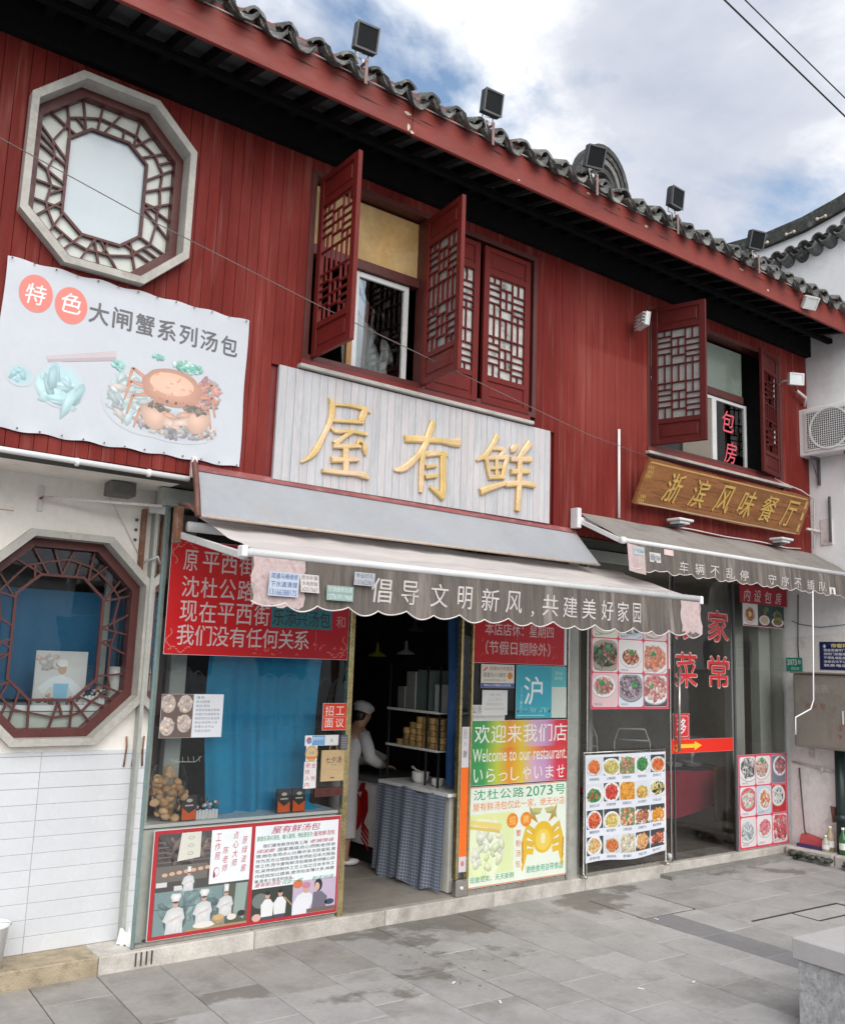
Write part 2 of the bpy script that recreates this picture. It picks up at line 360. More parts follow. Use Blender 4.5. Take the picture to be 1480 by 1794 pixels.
def wloc(o):
    v = Vector((0, 0, 0))
    while o is not None: v += Vector(o.location); o = o.parent
    return v
def thing(name, label, cat, loc, group=None, kind=None):
    o = bpy.data.objects.new(name, None); o.empty_display_size = .05; COL.objects.link(o); o.location = loc
    o['label'] = label; o['category'] = cat
    if group: o['group'] = group
    if kind: o['kind'] = kind
    return o
def struct(name, loc=(0, 0, 0)):
    o = bpy.data.objects.new(name, None); COL.objects.link(o); o.location = loc; o['kind'] = 'structure'; return o
def inst(name, me, parent, loc, rot=(0, 0, 0), scale=None):
    """another piece of the same mesh; loc in world"""
    o = bpy.data.objects.new(name, me); COL.objects.link(o)
    if parent: o.parent = parent
    o.location = Vector(loc) - (wloc(parent) if parent else Vector((0, 0, 0))); o.rotation_euler = rot
    if scale: o.scale = scale
    return o
def solo(mb, name, m, label, cat, group=None, loc=None):
    """a thing that is one mesh, its origin at its own base centre"""
    xs = [v[0] for v in mb.v]; ys = [v[1] for v in mb.v]; zs = [v[2] for v in mb.v]
    c = loc or ((min(xs) + max(xs)) / 2, (min(ys) + max(ys)) / 2, min(zs))
    o = bpy.data.objects.new(name, mb.mesh(name, m, c)); COL.objects.link(o); o.location = c
    o['label'] = label; o['category'] = cat
    if group: o['group'] = group
    return o

# ------------------------------------------------------------------ flat print
_tx = {}
def glyphs(s, bold, shear):
    key = (s, bold, shear)
    if key not in _tx:
        c = bpy.data.curves.new('t', 'FONT'); c.body = s; c.offset = bold; c.shear = shear; c.resolution_u = 3
        o = bpy.data.objects.new('t', c); COL.objects.link(o)
        me = bpy.data.meshes.new_from_object(o.evaluated_get(bpy.context.evaluated_depsgraph_get()))
        vs = [(v.co.x, v.co.y) for v in me.vertices]; fs = [tuple(p.vertices) for p in me.polygons]
        bpy.data.objects.remove(o); bpy.data.curves.remove(c); bpy.data.meshes.remove(me); _tx[key] = (vs, fs)
    return _tx[key]
class Print:
    def __init__(s, fn):
        s.f0 = fn; s.v, s.f, s.c = [], [], []; s.clip = None
    def fn(s, u, v, L):
        if s.clip: a, b, c, d = s.clip; u = min(max(u, a), c); v = min(max(v, b), d)
        return s.f0(u, v, L)
    def poly(s, pts, col, L=1):
        k = len(s.v); s.v += [s.fn(u, v, L) for u, v in pts]; s.f.append(tuple(range(k, k + len(pts)))); s.c += [col] * len(pts); return s
    def rect(s, u0, v0, u1, v1, col, L=0): return s.poly([(u0, v0), (u1, v0), (u1, v1), (u0, v1)], col, L)
    def grad(s, u0, v0, u1, v1, cols, L=0):
        n = len(cols) - 1
        for i in range(n):
            a, b = u0 + (u1 - u0) * i / n, u0 + (u1 - u0) * (i + 1) / n; k = len(s.v)
            s.v += [s.fn(a, v0, L), s.fn(b, v0, L), s.fn(b, v1, L), s.fn(a, v1, L)]; s.f.append((k, k + 1, k + 2, k + 3))
            s.c += [cols[i], cols[i + 1], cols[i + 1], cols[i]]
        return s
    def ell(s, u, v, ru, rv, col, L=1, n=20, a0=0, a1=2 * pi):
        return s.poly([(u + ru * cos(a0 + (a1 - a0) * i / n), v + rv * sin(a0 + (a1 - a0) * i / n)) for i in range(n)], col, L)
    def fan(s, pts, col, L=1, k=.72):
        q = len(s.v); cu = sum(a for a, b in pts) / len(pts); cv = sum(b for a, b in pts) / len(pts)
        s.v.append(s.fn(cu, cv, L)); s.c.append(tuple(min(.85, x * 1.06) for x in col))
        for a, b in pts: s.v.append(s.fn(a, b, L)); s.c.append(tuple(x * k for x in col))
        n = len(pts); s.f += [(q, q + 1 + i, q + 1 + (i + 1) % n) for i in range(n)]; return s
    def rrect(s, u0, v0, u1, v1, r, col, L=0):
        pts = []
        for (cu, cv, a) in ((u1 - r, v1 - r, 0), (u0 + r, v1 - r, pi / 2), (u0 + r, v0 + r, pi), (u1 - r, v0 + r, 1.5 * pi)):
            pts += [(cu + r * cos(a + t * pi / 8), cv + r * sin(a + t * pi / 8)) for t in range(5)]
        return s.poly(pts, col, L)
    def text(s, t, u0, v0, u1, v1, col, L=3, bold=.0, shear=0, rows=False):
        """fit the string into the box"""
        vs, fs = glyphs(t, 0, shear)
        if not vs: return s
        if bold > .0015:   # heavier weight: shifted copies, each a hair in front of the last
            bu = bold * .62 * min(u1 - u0, v1 - v0) * (1 if len(t) < 3 else .9)
            su_ = 1 if u1 > u0 else -1
            for q, (dx, dy) in enumerate(((-1, -.3), (1, .3), (-.3, 1), (.3, -1))):
                s.text(t, u0 + (dx + 1) * bu * su_ * .5, v0 + (dy + 1) * bu * .5, u1 + (dx - 1) * bu * su_ * .5, v1 + (dy - 1) * bu * .5, col, L + .06 * (q + 1), 0, shear)
            return s
        a0, a1 = min(v[0] for v in vs), max(v[0] for v in vs); b0, b1 = min(v[1] for v in vs), max(v[1] for v in vs)
        k = len(s.v); su = (u1 - u0) / max(a1 - a0, 1e-6); sv = (v1 - v0) / max(b1 - b0, 1e-6)
        s.v += [s.fn(u0 + (x - a0) * su, v0 + (y - b0) * sv, L) for x, y in vs]
        s.f += [tuple(i + k for i in f) for f in fs]; s.c += [col] * len(vs); return s
    def blobs(s, u, v, ru, rv, n, size, cols, L=2, asp=1.6):
        for i in range(n):
            a = random.uniform(0, 2 * pi); q = random.random() ** .5
            cu, cv = u + ru * q * cos(a), v + rv * q * sin(a); sz = size * random.uniform(.5, 1.3); th = random.uniform(0, pi)
            k = random.choice((5, 6, 7)); pts = []
            for j in range(k):
                t = 2 * pi * j / k; x, y = sz * asp * cos(t) * random.uniform(.7, 1.1), sz * sin(t) * random.uniform(.7, 1.1)
                pts.append((cu + x * cos(th) - y * sin(th), cv + x * sin(th) + y * cos(th)))
            c = random.choice(cols); g = random.uniform(.7, 1.15); q0 = len(s.v); LL = L + i * .02
            hi = tuple(min(.85, x * g * 1.25 + .02) for x in c); lo = tuple(x * g * .62 for x in c)
            s.v.append(s.fn(cu - sz * .2, cv + sz * .25, LL)); s.c.append(hi)
            for (a_, b_) in pts: s.v.append(s.fn(a_, b_, LL)); s.c.append(lo if b_ < cv else tuple((x + y) / 2 for x, y in zip(lo, hi)))
            s.f += [(q0, q0 + 1 + j, q0 + 1 + (j + 1) % k) for j in range(k)]
        return s
    def build(s, name, m, parent=None, base=None):
        off = wloc(parent) if parent else (base or Vector((0, 0, 0)))
        me = bpy.data.meshes.new(name); me.from_pydata([tuple(Vector(v) - Vector(off)) for v in s.v], [], s.f)
        ca = me.color_attributes.new('Col', 'FLOAT_COLOR', 'POINT')
        buf = []
        for c in s.c: buf += [c[0], c[1], c[2], 1.0]
        ca.data.foreach_set('color', buf); me.materials.append(m); me.update()
        o = bpy.data.objects.new(name, me); COL.objects.link(o)
        if parent: o.parent = parent
        else: o.location = off
        return o
def onY(y, step=.00015): return lambda u, v, L: (u, y - L * step, v)
def onX(x, step=.00015): return lambda u, v, L: (x - L * step, u, v)
W_, K_, R_ = (.80, .81, .83), (.03, .03, .035), (.62, .015, .02)
def food(p, u, v, ru, rv, cols, plate=(.8, .8, .8), n=34, L=4):
    p.ell(u, v - rv * .06, ru * 1.03, rv * 1.02, tuple(c * .55 for c in plate), L - .4); p.ell(u, v, ru, rv, plate, L); p.ell(u, v, ru * .84, rv * .84, tuple(c * .84 for c in plate), L + 1)
    p.ell(u, v, ru * .74, rv * .72, tuple(c * .5 for c in cols[0]), L + 1.5, 14)
    p.blobs(u, v, ru * .74, rv * .74, int(n * 1.5), min(ru, rv) * .125, cols, L + 2, 1.9); p.blobs(u, v + rv * .1, ru * .4, rv * .4, int(n * .5), min(ru, rv) * .12, cols, L + 4, 1.9)

# ================================================================== ground
PA = radians(2.13)
def uv(u, v): return (u * cos(PA) + v * sin(PA), -u * sin(PA) + v * cos(PA))
gr = MB(); gr.box(-150, 250, -160, 160, -.6, -.012)
gr.build('ground', mat('street_paving', (.27, .27, .27), .75, .2, .6, .2, 30), kind='structure')
pave = struct('pavement')
jb = MB(); jb.box(-3, 9.8, 2.4, 6.02, -.011, -.006); jb.build('joint_bed', JOINT, pave)
def slab(u0, u1, v0, v1, m, z=None, name='paving_slab'):
    z = random.uniform(-.0015, .0015) if z is None else z
    cu, cv = (u0 + u1) / 2, (v0 + v1) / 2
    mb = MB(); mb.box(u0 - cu + .0024, u1 - cu - .0024, v0 - cv + .0024, v1 - cv - .0024, -.03, 0, .003)
    o = bpy.data.objects.new(name, mb.mesh(name, m)); COL.objects.link(o); o.parent = pave
    x, y = uv(cu, cv); o.location = (x, y, z); o.rotation_euler = (radians(random.uniform(-.15, .15)), radians(random.uniform(-.15, .15)), -PA)
    return o
VB = {1.5: 5.72, 1.9: 5.2, 2.3: 5.48, 2.71: 5.22}
cols = [.3, .7, 1.1, 1.5, 1.9, 2.3, 2.71, 3.14, 3.54, 3.98, 4.36, 4.78, 5.2, 5.61, 6.03]
for i in range(len(cols) - 1):
    u0, u1 = cols[i], cols[i + 1]; top = 6.19 + (0.04 * (i > 6))
    ph = VB.get(u0, 5.62 - (i * .27) % .55)
    vs = [top] + [ph - .56 * k for k in range(8)]
    for a, b in zip(vs[1:], vs[:-1]):
        if a < 2.7: continue
        damp = (b > 5.35 and u0 < 3.2 and random.random() < .9) and a > 4.9
        slab(u0, u1, a, b, PAVED if damp and b > 5.6 - .1 * (i % 2) else PAVE)
# inset covers and the dark strip
slab(6.03, 6.69, 5.98, 6.24, PAVE); slab(6.05, 6.67, 5.36, 5.97, PAVE, .001, 'manhole_cover')
v = 5.34
for k in range(6): slab(6.03, 6.36, v - .56, v, PAVEX); slab(6.36, 6.69, v - .56, v, PAVE); v -= .56
cols = [6.69, 7.33, 7.97, 8.6, 9.2, 9.9]
for i in range(len(cols) - 1):
    u0, u1 = cols[i], cols[i + 1]
    vs = [6.3, 5.85, 5.3, 4.86, 4.3, 3.75, 3.2] if i < 2 else [6.3, 5.7, 5.15, 4.86, 4.1, 3.5, 3.0]
    for a, b in zip(vs[1:], vs[:-1]): slab(u0, u1, a, b, PAVE)
mh = MB(); x0, y0 = uv(7.4, 4.865); M = Matrix.Translation((x0, y0, 0)) @ Matrix.Rotation(-PA, 4, 'Z')
mh.box(-.62, .60, -.010, .010, -.01, .004, 0, M); mh.box(.585, .602, -.5, 0, -.01, .004, 0, M); mh.box(-.1, -.09, -.25, -.02, -.01, .004, 0, M); mh.box(-.1, .3, -.27, -.255, -.01, .004, 0, M)
mh.build('manhole_frame', mat('rusted_black_joint', (.03, .027, .025), .8, .3, 10), pave)
# weeds / dirt specks
sp = MB()
for k in range(60):
    x, y = random.uniform(3.2, 5.6), random.uniform(4.5, 5.75); r_ = random.uniform(.003, .009)
    if random.random() < .5: x, y = 4.2 + random.gauss(0, .25), 5.25 + random.gauss(0, .16)
    sp.add([(x + r_ * cos(t) * random.uniform(.6, 1.5), y + r_ * sin(t), .0035) for t in (0, 1.1, 2.2, 3.3, 4.4, 5.4)], [(0, 1, 2, 3, 4, 5)])
o = sp.build('pavement_spots', mat('old_spots', (.17, .16, .155), .8)); o['kind'] = 'stuff'
sp = MB()
for (x, y, a) in ((3.95, 4.75, .5), (3.98, 4.35, 1), (4.9, 4.05, 2), (5.3, 3.95, .3), (6.3, 5.05, 1.4)):
    M = Matrix.Translation((x, y, .004)) @ Matrix.Rotation(a, 4, 'Z'); sp.box(-.02, .02, -.006, .006, 0, .004, 0, M)
o = sp.build('paper_scraps', WHITE); o['kind'] = 'stuff'

# kerb step
kerb = struct('kerb')
xs = [-2.4, -1.2, -.1, 1.02, 2.13, 3.2, 4.3, 5.4, 6.5, 7.6, 8.7, 9.84]
for i in range(len(xs) - 1):
    mb = MB(); mb.box(xs[i] + .002, xs[i + 1] - .002, 6.0, 6.34, -.05, .11 + random.uniform(-.001, .001), .006)
    mb.build('kerb_stone', KERBY if xs[i] < 1.1 else KERB, kerb)
mb = MB()
for k in range(4): mb.box(2.36 + .035 * k, 2.368 + .035 * k, 5.992, 6.0, .02, .1)
mb.build('kerb_notch', JOINT, kerb)
mb = MB(); n = 26; pts = [(7.55, 6.0)]
for i in range(n + 1):
    x = 7.55 + (9.75 - 7.55) * i / n; pts.append((x, 5.86 + .018 * sin(i * 2.1) + .01 * random.random() - (.03 * i / n)))
pts.append((9.75, 6.0)); mb.prism(pts[::-1], -.005, .035, 'XY'); mb.build('concrete_apron', mat('rough_concrete', (.24, .235, .225), .85, .25, 6, .6, 50, dirt=((.1, .1, .09), .6, 6)), kerb)

# ================================================================== the shophouse
shop = thing('shophouse', 'two storey red timber restaurant building with a grey tiled eave', 'building', (5, 6, 0))
RY = 5.67
body = MB()   # core behind planks, floors, side and back walls
body.box(-2.5, 1.125, RY + .03, RY + .18, 3.14, 6.15); body.box(2.185, 3.16, RY + .03, RY + .18, 3.14, 6.15); body.box(1.125, 2.185, RY + .03, RY + .18, 3.14, 4.335); body.box(1.125, 2.185, RY + .03, RY + .18, 5.615, 6.15)
for poly in ([(1.125, 5.615), (1.125, 5.36), (1.405, 5.615)], [(2.185, 5.615), (1.905, 5.615), (2.185, 5.36)], [(1.125, 4.335), (1.405, 4.335), (1.125, 4.595)], [(2.185, 4.335), (2.185, 4.595), (1.905, 4.335)]): body.prism(poly, RY + .031, RY + .179)
body.box(5.42, 7.0, RY + .03, RY + .18, 3.14, 6.15)
body.box(9.3, 9.9, RY + .03, RY + .18, 3.14, 6.15)
for a, b in ((3.16, 5.42), (7.0, 9.3)): body.box(a, b, RY + .03, RY + .18, 3.14, 4.12); body.box(a, b, RY + .03, RY + .18, 5.58, 6.15)
body.build('wall', REDD, shop)
rest = MB(); rest.box(-2.5, 9.9, 9.8, 10.0, 0, 6.2); rest.box(-2.6, -2.5, 5.7, 10, 0, 6.2)
rest.build('back_wall', LIME, shop)
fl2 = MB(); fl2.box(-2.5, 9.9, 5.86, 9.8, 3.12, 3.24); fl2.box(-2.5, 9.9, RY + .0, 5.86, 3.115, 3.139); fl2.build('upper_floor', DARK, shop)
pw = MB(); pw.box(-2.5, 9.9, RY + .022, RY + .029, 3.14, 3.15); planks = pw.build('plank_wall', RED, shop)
# planks with their gaps round windows, banner etc.
PW = .0805
x = .55; pm = {}
def plank(x0, x1, z0, z1):
    key = (round(x1 - x0, 4), round(z1 - z0, 3))
    if key not in pm:
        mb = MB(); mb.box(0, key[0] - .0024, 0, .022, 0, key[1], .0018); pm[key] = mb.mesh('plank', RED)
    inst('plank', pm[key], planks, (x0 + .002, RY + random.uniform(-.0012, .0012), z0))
while x < 9.86:
    x1 = min(x + PW, 9.88); z0 = 3.15
    segs = [(3.15, 6.12)]
    def cut(a, b, zlo, zhi):
        global segs
        if x1 > a + .01 and x < b - .01:
            ns = []
            for (p, q) in segs:
                if zlo > p: ns.append((p, min(q, zlo)))
                if zhi < q: ns.append((max(p, zhi), q))
            segs = ns
    cut(3.12, 5.45, 4.09, 5.60); cut(6.98, 9.3, 4.03, 5.56); cut(2.94, 5.64, 3.21, 4.04)
    if x1 > 1.13 and x < 2.18:      # planks end on the slanted sides of the octagon
        def oc(t):
            t = min(max(t, 1.13), 2.18); e = max(0, (1.405 - t) / .285, (t - 1.905) / .285)
            return 5.61 - .265 * e, 4.34 + .265 * e
        (ha, la), (hb, lb) = oc(x), oc(x1)
        a_, b_ = x + .002, x1 - .002
        for poly in ([(a_, 3.15), (b_, 3.15), (b_, lb), (a_, la)], [(a_, ha), (b_, hb), (b_, 6.12), (a_, 6.12)]):
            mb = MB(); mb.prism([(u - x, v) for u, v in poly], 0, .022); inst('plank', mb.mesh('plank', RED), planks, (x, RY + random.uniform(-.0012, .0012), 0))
        for fa, fb in ((x, 1.14), (2.17, x1)):
            if fb - fa > .012 and (x < 1.13 or x1 > 2.18) and fb <= x1 + .001 and fa >= x - .001:
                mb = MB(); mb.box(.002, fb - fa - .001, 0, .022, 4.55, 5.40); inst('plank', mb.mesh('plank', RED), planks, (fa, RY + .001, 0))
        segs = []
    for p, q in segs:
        if q - p > .03: plank(x, x1, p, q)
    x += PW
# planks to the left of the picture: joined
lf = MB(); q = -2.4
while q < .5: lf.box(q + .002, q + PW - .002, RY, RY + .022, 3.15, 6.12); q += PW
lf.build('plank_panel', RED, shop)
# soffit under the overhang, gutter strip
sf = MB(); sf.box(-2.4, 2.36, RY + .01, 6.3, 3.118, 3.136); sf.build('soffit', LIME, shop)
gt = MB(); gt.tube([(-2.4, RY - .02, 3.142), (2.33, RY - .02, 3.118)], .019, 8); gt.build('gutter_pipe', WHITE, shop)
for xx in (-.6, 1.6, 2.05): c = MB(); c.tube([(xx, RY - .02, 3.117), (xx + .02, RY - .02, 3.117)], .026, 8); c.build('pipe_clip', WHITE, shop)

# eave --------------------------------------------------------------
EY = 5.0
fz = (5.755, 5.985)
x = .2
for i, (a, b) in enumerate(((-2.4, .6), (.6, 3.55), (3.55, 6.9), (6.9, 9.9))):
    mb = MB(); mb.box(a + .002, b - .002, EY, EY + .03, fz[0] + .004 * (i % 2), fz[1], .003); mb.build('fascia_board', REDB, shop)
mb = MB(); mb.box(-2.4, 9.9, EY + .022, EY + .05, fz[1] - .005, 6.10); mb.build('fascia_cap', mat('red_brown_board', (.22, .035, .03), .55, .25, 4, dirt=((.07, .06, .055), .7, 7)), shop)
mb = MB(); mb.tube([(-2.4, EY - .008, 6.0)] + [(-2.4 + k * .6, EY - .008 + .004 * sin(k), 6.0 + .006 * sin(k * 1.7)) for k in range(1, 21)] + [(9.85, EY - .008, 6.0)], .0045, 6)
mb.build('eave_cable', WIREW, shop)
def slope(y): return 5.875 + (y - EY) * .20
rr = random.Random(21); ck_ = MB()     # cracks and flaked paint on the fascia
for k in range(34):
    x_ = rr.uniform(1.5, 9.6); z_ = rr.uniform(5.86, 5.975); L_ = rr.uniform(.05, .32)
    ck_.add([(x_, EY - .0006, z_), (x_ + L_ * .5, EY - .0006, z_ + rr.uniform(-.012, .004)), (x_ + L_, EY - .0006, z_ - .004), (x_ + L_ * .5, EY - .0006, z_ + .006)], [(0, 1, 2, 3)])
ck_.build('paint_cracks', mat('dark_crack', (.045, .015, .012), .9), shop)['kind'] = 'stuff'
ck_ = MB()
for (x_, z_, w_, h_) in ((3.50, 5.90, .04, .012), (3.515, 5.80, .015, .03), (5.40, 5.95, .03, .01), (6.15, 5.90, .03, .012), (7.6, 5.92, .05, .012), (3.545, 5.77, .02, .012), (8.05, 5.83, .02, .012), (4.6, 5.78, .012, .008)):
    ck_.add([(x_ + w_ * cos(a) * rr.uniform(.6, 1.1), EY - .0009, z_ + h_ * sin(a) * rr.uniform(.6, 1.2)) for a in [2 * pi * k / 8 for k in range(8)]], [tuple(range(8))])
ck_.build('bare_patches', mat('bare_wood', (.50, .44, .36), .9), shop)['kind'] = 'stuff'
rm = MB(); rm.add([(x_, y, slope(y) - .03 - dz) for dz in (0, .085) for x_ in (-.03, .03) for y in (EY + .03, 5.66)], [(0, 1, 3, 2), (4, 6, 7, 5), (0, 4, 5, 1), (2, 3, 7, 6), (0, 2, 6, 4), (1, 5, 7, 3)])
rme = rm.mesh('rafter', BLACKW)
x = -2.2
while x < 9.8: inst('rafter', rme, shop, (x, 0, 0)); x += .24
mb = MB(); mb.add([(a, y, slope(y) - .028) for a in (-2.4, 9.9) for y in (EY + .03, 5.67)], [(0, 1, 3, 2)]); mb.build('soffit_board', SOFFIT, shop)
mb = MB(); mb.box(-2.4, 9.88, 5.33, 5.39, 5.80, 5.85); mb.build('eave_beam', BLACKW, shop)
mb = MB(); mb.box(-2.4, 9.88, 5.60, 5.668, 5.70, 5.95); mb.build('wall_beam', BLACKW, shop)
mb = MB(); mb.box(-2.4, 9.88, 5.668, 5.70, 6.0, 6.5); mb.build('wall_head', BLACKW, shop)
# roof body
mb = MB(); mb.add([(a, y, 6.045 + (y - EY) * .46 + dz) for dz in (0, .03) for a in (-2.5, 9.95) for y in (EY + .02, 7.9)], [(0, 1, 3, 2), (4, 6, 7, 5), (0, 4, 5, 1), (2, 3, 7, 6), (0, 2, 6, 4), (1, 5, 7, 3)])
mb.add([(a, y, 7.38 - (y - 7.9) * .46) for a in (-2.5, 9.95) for y in (7.9, 10.2)], [(0, 2, 3, 1)])
roof = mb.build('roof', TILE, shop)
TP = .2365
def arc(r, a0, a1, n, th, y0, y1, drop, up=True):
    mb = MB(); vs = []; s = 1 if up else -1
    for y, dz in ((y0, -drop), (y1, 0)):
        for rr in (r, r - th):
            for i in range(n + 1):
                a = a0 + (a1 - a0) * i / n; vs.append((rr * cos(a), y, s * rr * sin(a) + dz))
    m = n + 1; fs = []
    for i in range(n):
        fs += [(i, i + 1, 2 * m + i + 1, 2 * m + i), (m + i, 3 * m + i, 3 * m + i + 1, m + i + 1), (i, m + i, m + i + 1, i + 1), (2 * m + i, 2 * m + i + 1, 3 * m + i + 1, 3 * m + i)]
    fs += [(0, 2 * m, 3 * m, m), (n, m + n, 3 * m + n, 2 * m + n)]
    mb.add(vs, fs, False); return mb
TH = .022
cap_m = []
for k in range(3):
    mb = arc(.078, radians(10), radians(170), 9, TH, -.02, .24, .108); mb.v = [(x_ * random.uniform(.98, 1.02), y, z + .004 * sin(x_ * 70 + k)) for x_, y, z in mb.v]; cap_m.append(mb.mesh('cover_tile', TILE))
pan = arc(.115, radians(18), radians(162), 9, .016, -.035, .24, .115, False)
# fan lip of the pan tile: curved hanging plate
lv = []
for y in (-.048, -.034):
    for i in range(11):
        t = i / 10; a = radians(200 + 140 * t); lv.append((.108 * cos(a), y + .02, -.108 * sin(-a) * 0 + .108 * sin(a) - .09 - .0))
    for i in range(11):
        t = i / 10; a = radians(200 + 140 * t); w = .042 + .028 * sin(pi * t) ; lv.append((.075 * cos(a) * (1.15), y - .012, .108 * sin(a) - .09 - w + .012 * abs(sin(3 * pi * t))))
fs = []
for i in range(10):
    fs += [(i, i + 1, 12 + i, 11 + i), (22 + i, 33 + i, 34 + i, 23 + i), (11 + i, 12 + i, 34 + i, 33 + i), (i, 22 + i, 23 + i, i + 1)]
pan_row2 = arc(.115, radians(18), radians(162), 9, .016, -.02, .24, .115, False).mesh('pan_tile', TILE)
pan.add([(x_, y - .01, z + .0) for x_, y, z in lv], fs)
pan_me = pan.mesh('drip_tile', TILE)
x = -1.28
n = 0
while x < 9.85:
    j = random.uniform(-.012, .012)
    for row in range(3):
        y = EY - .02 + row * .2; z = 6.155 + row * .092
        inst('cover_tile', random.choice(cap_m), roof, (x + j, y + random.uniform(-.01, .01), z + random.uniform(-.004, .004)), (radians(random.uniform(-4, 4)), radians(random.uniform(-9, 9)), radians(random.uniform(-6, 6))), (random.uniform(.92, 1.09), 1, random.uniform(.9, 1.1)))
        if row < 2: inst('drip_tile' if row == 0 else 'pan_tile', pan_me if row == 0 else pan_row2, roof, (x + TP / 2 + j, y - .005, z + .035 + random.uniform(-.009, .009)), (radians(random.uniform(-5, 5)), radians(random.uniform(-7, 7)), 0))
    x += TP; n += 1

# octagon windows -----------------------------------------------------
def octo(x0, x1, z0, z1, cx_, cz_):
    return [(x0 + cx_, z1), (x0, z1 - cz_), (x0, z0 + cz_), (x0 + cx_, z0), (x1 - cx_, z0), (x1, z0 + cz_), (x1, z1 - cz_), (x1 - cx_, z1)]
def walk(poly, n):
    """n points spread evenly round a closed polygon"""
    L = [math.dist(poly[i], poly[(i + 1) % 8]) for i in range(8)]; T = sum(L); out = []
    for k in range(n):
        d = (k % n) / n * T; i = 0
        while d > L[i]: d -= L[i]; i = (i + 1) % 8
        a, b = poly[i], poly[(i + 1) % 8]; t = d / L[i]; out.append((a[0] + (b[0] - a[0]) * t, a[1] + (b[1] - a[1]) * t))
    return out
def oct_window(x0, x1, z0, z1, cx_, cz_, y, seed, glass_in, glass_ring, name, wall_frame=True):
    rr = random.Random(seed)
    fw = .045; O = octo(x0, x1, z0, z1, cx_, cz_)
    I = octo(x0 + fw, x1 - fw, z0 + fw, z1 - fw, cx_ - fw * .41, cz_ - fw * .41)
    I1 = octo(x0 + fw + .002, x1 - fw - .002, z0 + fw + .002, z1 - fw - .002, cx_ - fw * .42, cz_ - fw * .42)
    w2 = fw + .055; I2 = octo(x0 + w2, x1 - w2, z0 + w2, z1 - w2, cx_ - w2 * .41, cz_ - w2 * .41)
    win = MB(); win.ring(O, I, y - .075, y + .15); w = win.build('octagon_window', STONE, shop)
    f = MB(); f.ring(I1, I2, y + .045, y + .148); f.build('frame', BROWN, w)
    iw = w2 + .172; J = octo(x0 + iw, x1 - iw, z0 + iw, z1 - iw, cx_ - iw * .55, cz_ - iw * .55)
    J2 = octo(x0 + iw + .017, x1 - iw - .017, z0 + iw + .017, z1 - iw - .017, cx_ - (iw + .017) * .55, cz_ - (iw + .017) * .55)
    lat = MB(); yl = y + .095
    lat.ring(J, J2, yl - .012, yl + .012)
    n = 27; A, B = walk(I2, n * 2), walk(J, n * 2)
    def stick(p, q, h=.0062):
        d = Vector((q[0] - p[0], q[1] - p[1])); L_ = d.length
        if L_ < .01: return
        M = Matrix.Translation((p[0], yl, p[1])) @ Matrix.Rotation(-math.atan2(d[1], d[0]), 4, 'Y')
        lat.box(-.004, L_ + .004, -.011 + rr.uniform(0, .002), .011 - rr.uniform(0, .002), -h, h, 0, M)
    mids = []
    for k in range(n):
        s_ = rr.choice((-2, -1, 1, 2)) if k % 2 else rr.choice((-1, 1))
        a, b = A[2 * k], B[(2 * k + (s_ if k % 2 else -s_)) % (2 * n)]
        stick(a, b); t = rr.uniform(.38, .62); mids.append(((a[0] + (b[0] - a[0]) * t, a[1] + (b[1] - a[1]) * t), a, b))
    for k in range(n):
        m0, a0, b0 = mids[k]; m1, a1, b1 = mids[(k + 1) % n]
        if k % 3 == 2: stick(m0, m1)
        elif k % 3 == 0:
            stick(m0, m1); mm = ((m0[0] + m1[0]) / 2, (m0[1] + m1[1]) / 2); e = A[(2 * k + 1) % (2 * n)] if k % 2 else B[(2 * k + 1) % (2 * n)]; stick(mm, e)
        else: stick(m0, m1)
    lat.build('lattice', BROWN, w)
    g = MB(); g.add([(u, yl + .016, v) for u, v in J2], [tuple(range(8))]); g.build('pane', glass_in, w)
    g = MB(); k = 8; g.add([(u, yl + .018, v) for u, v in I2] + [(u, yl + .018, v) for u, v in J], [(i, (i + 1) % 8, 8 + (i + 1) % 8, 8 + i) for i in range(8)]); g.build('ring_pane', glass_ring, w)
    return w
oct_window(1.12, 2.19, 4.33, 5.62, .285, .265, RY, 3, GLASSM, FROST, 'up')
w2 = oct_window(1.235, 2.365, 1.375, 2.755, .30, .29, 6.3, 5, GLASS, GLASS, 'low')

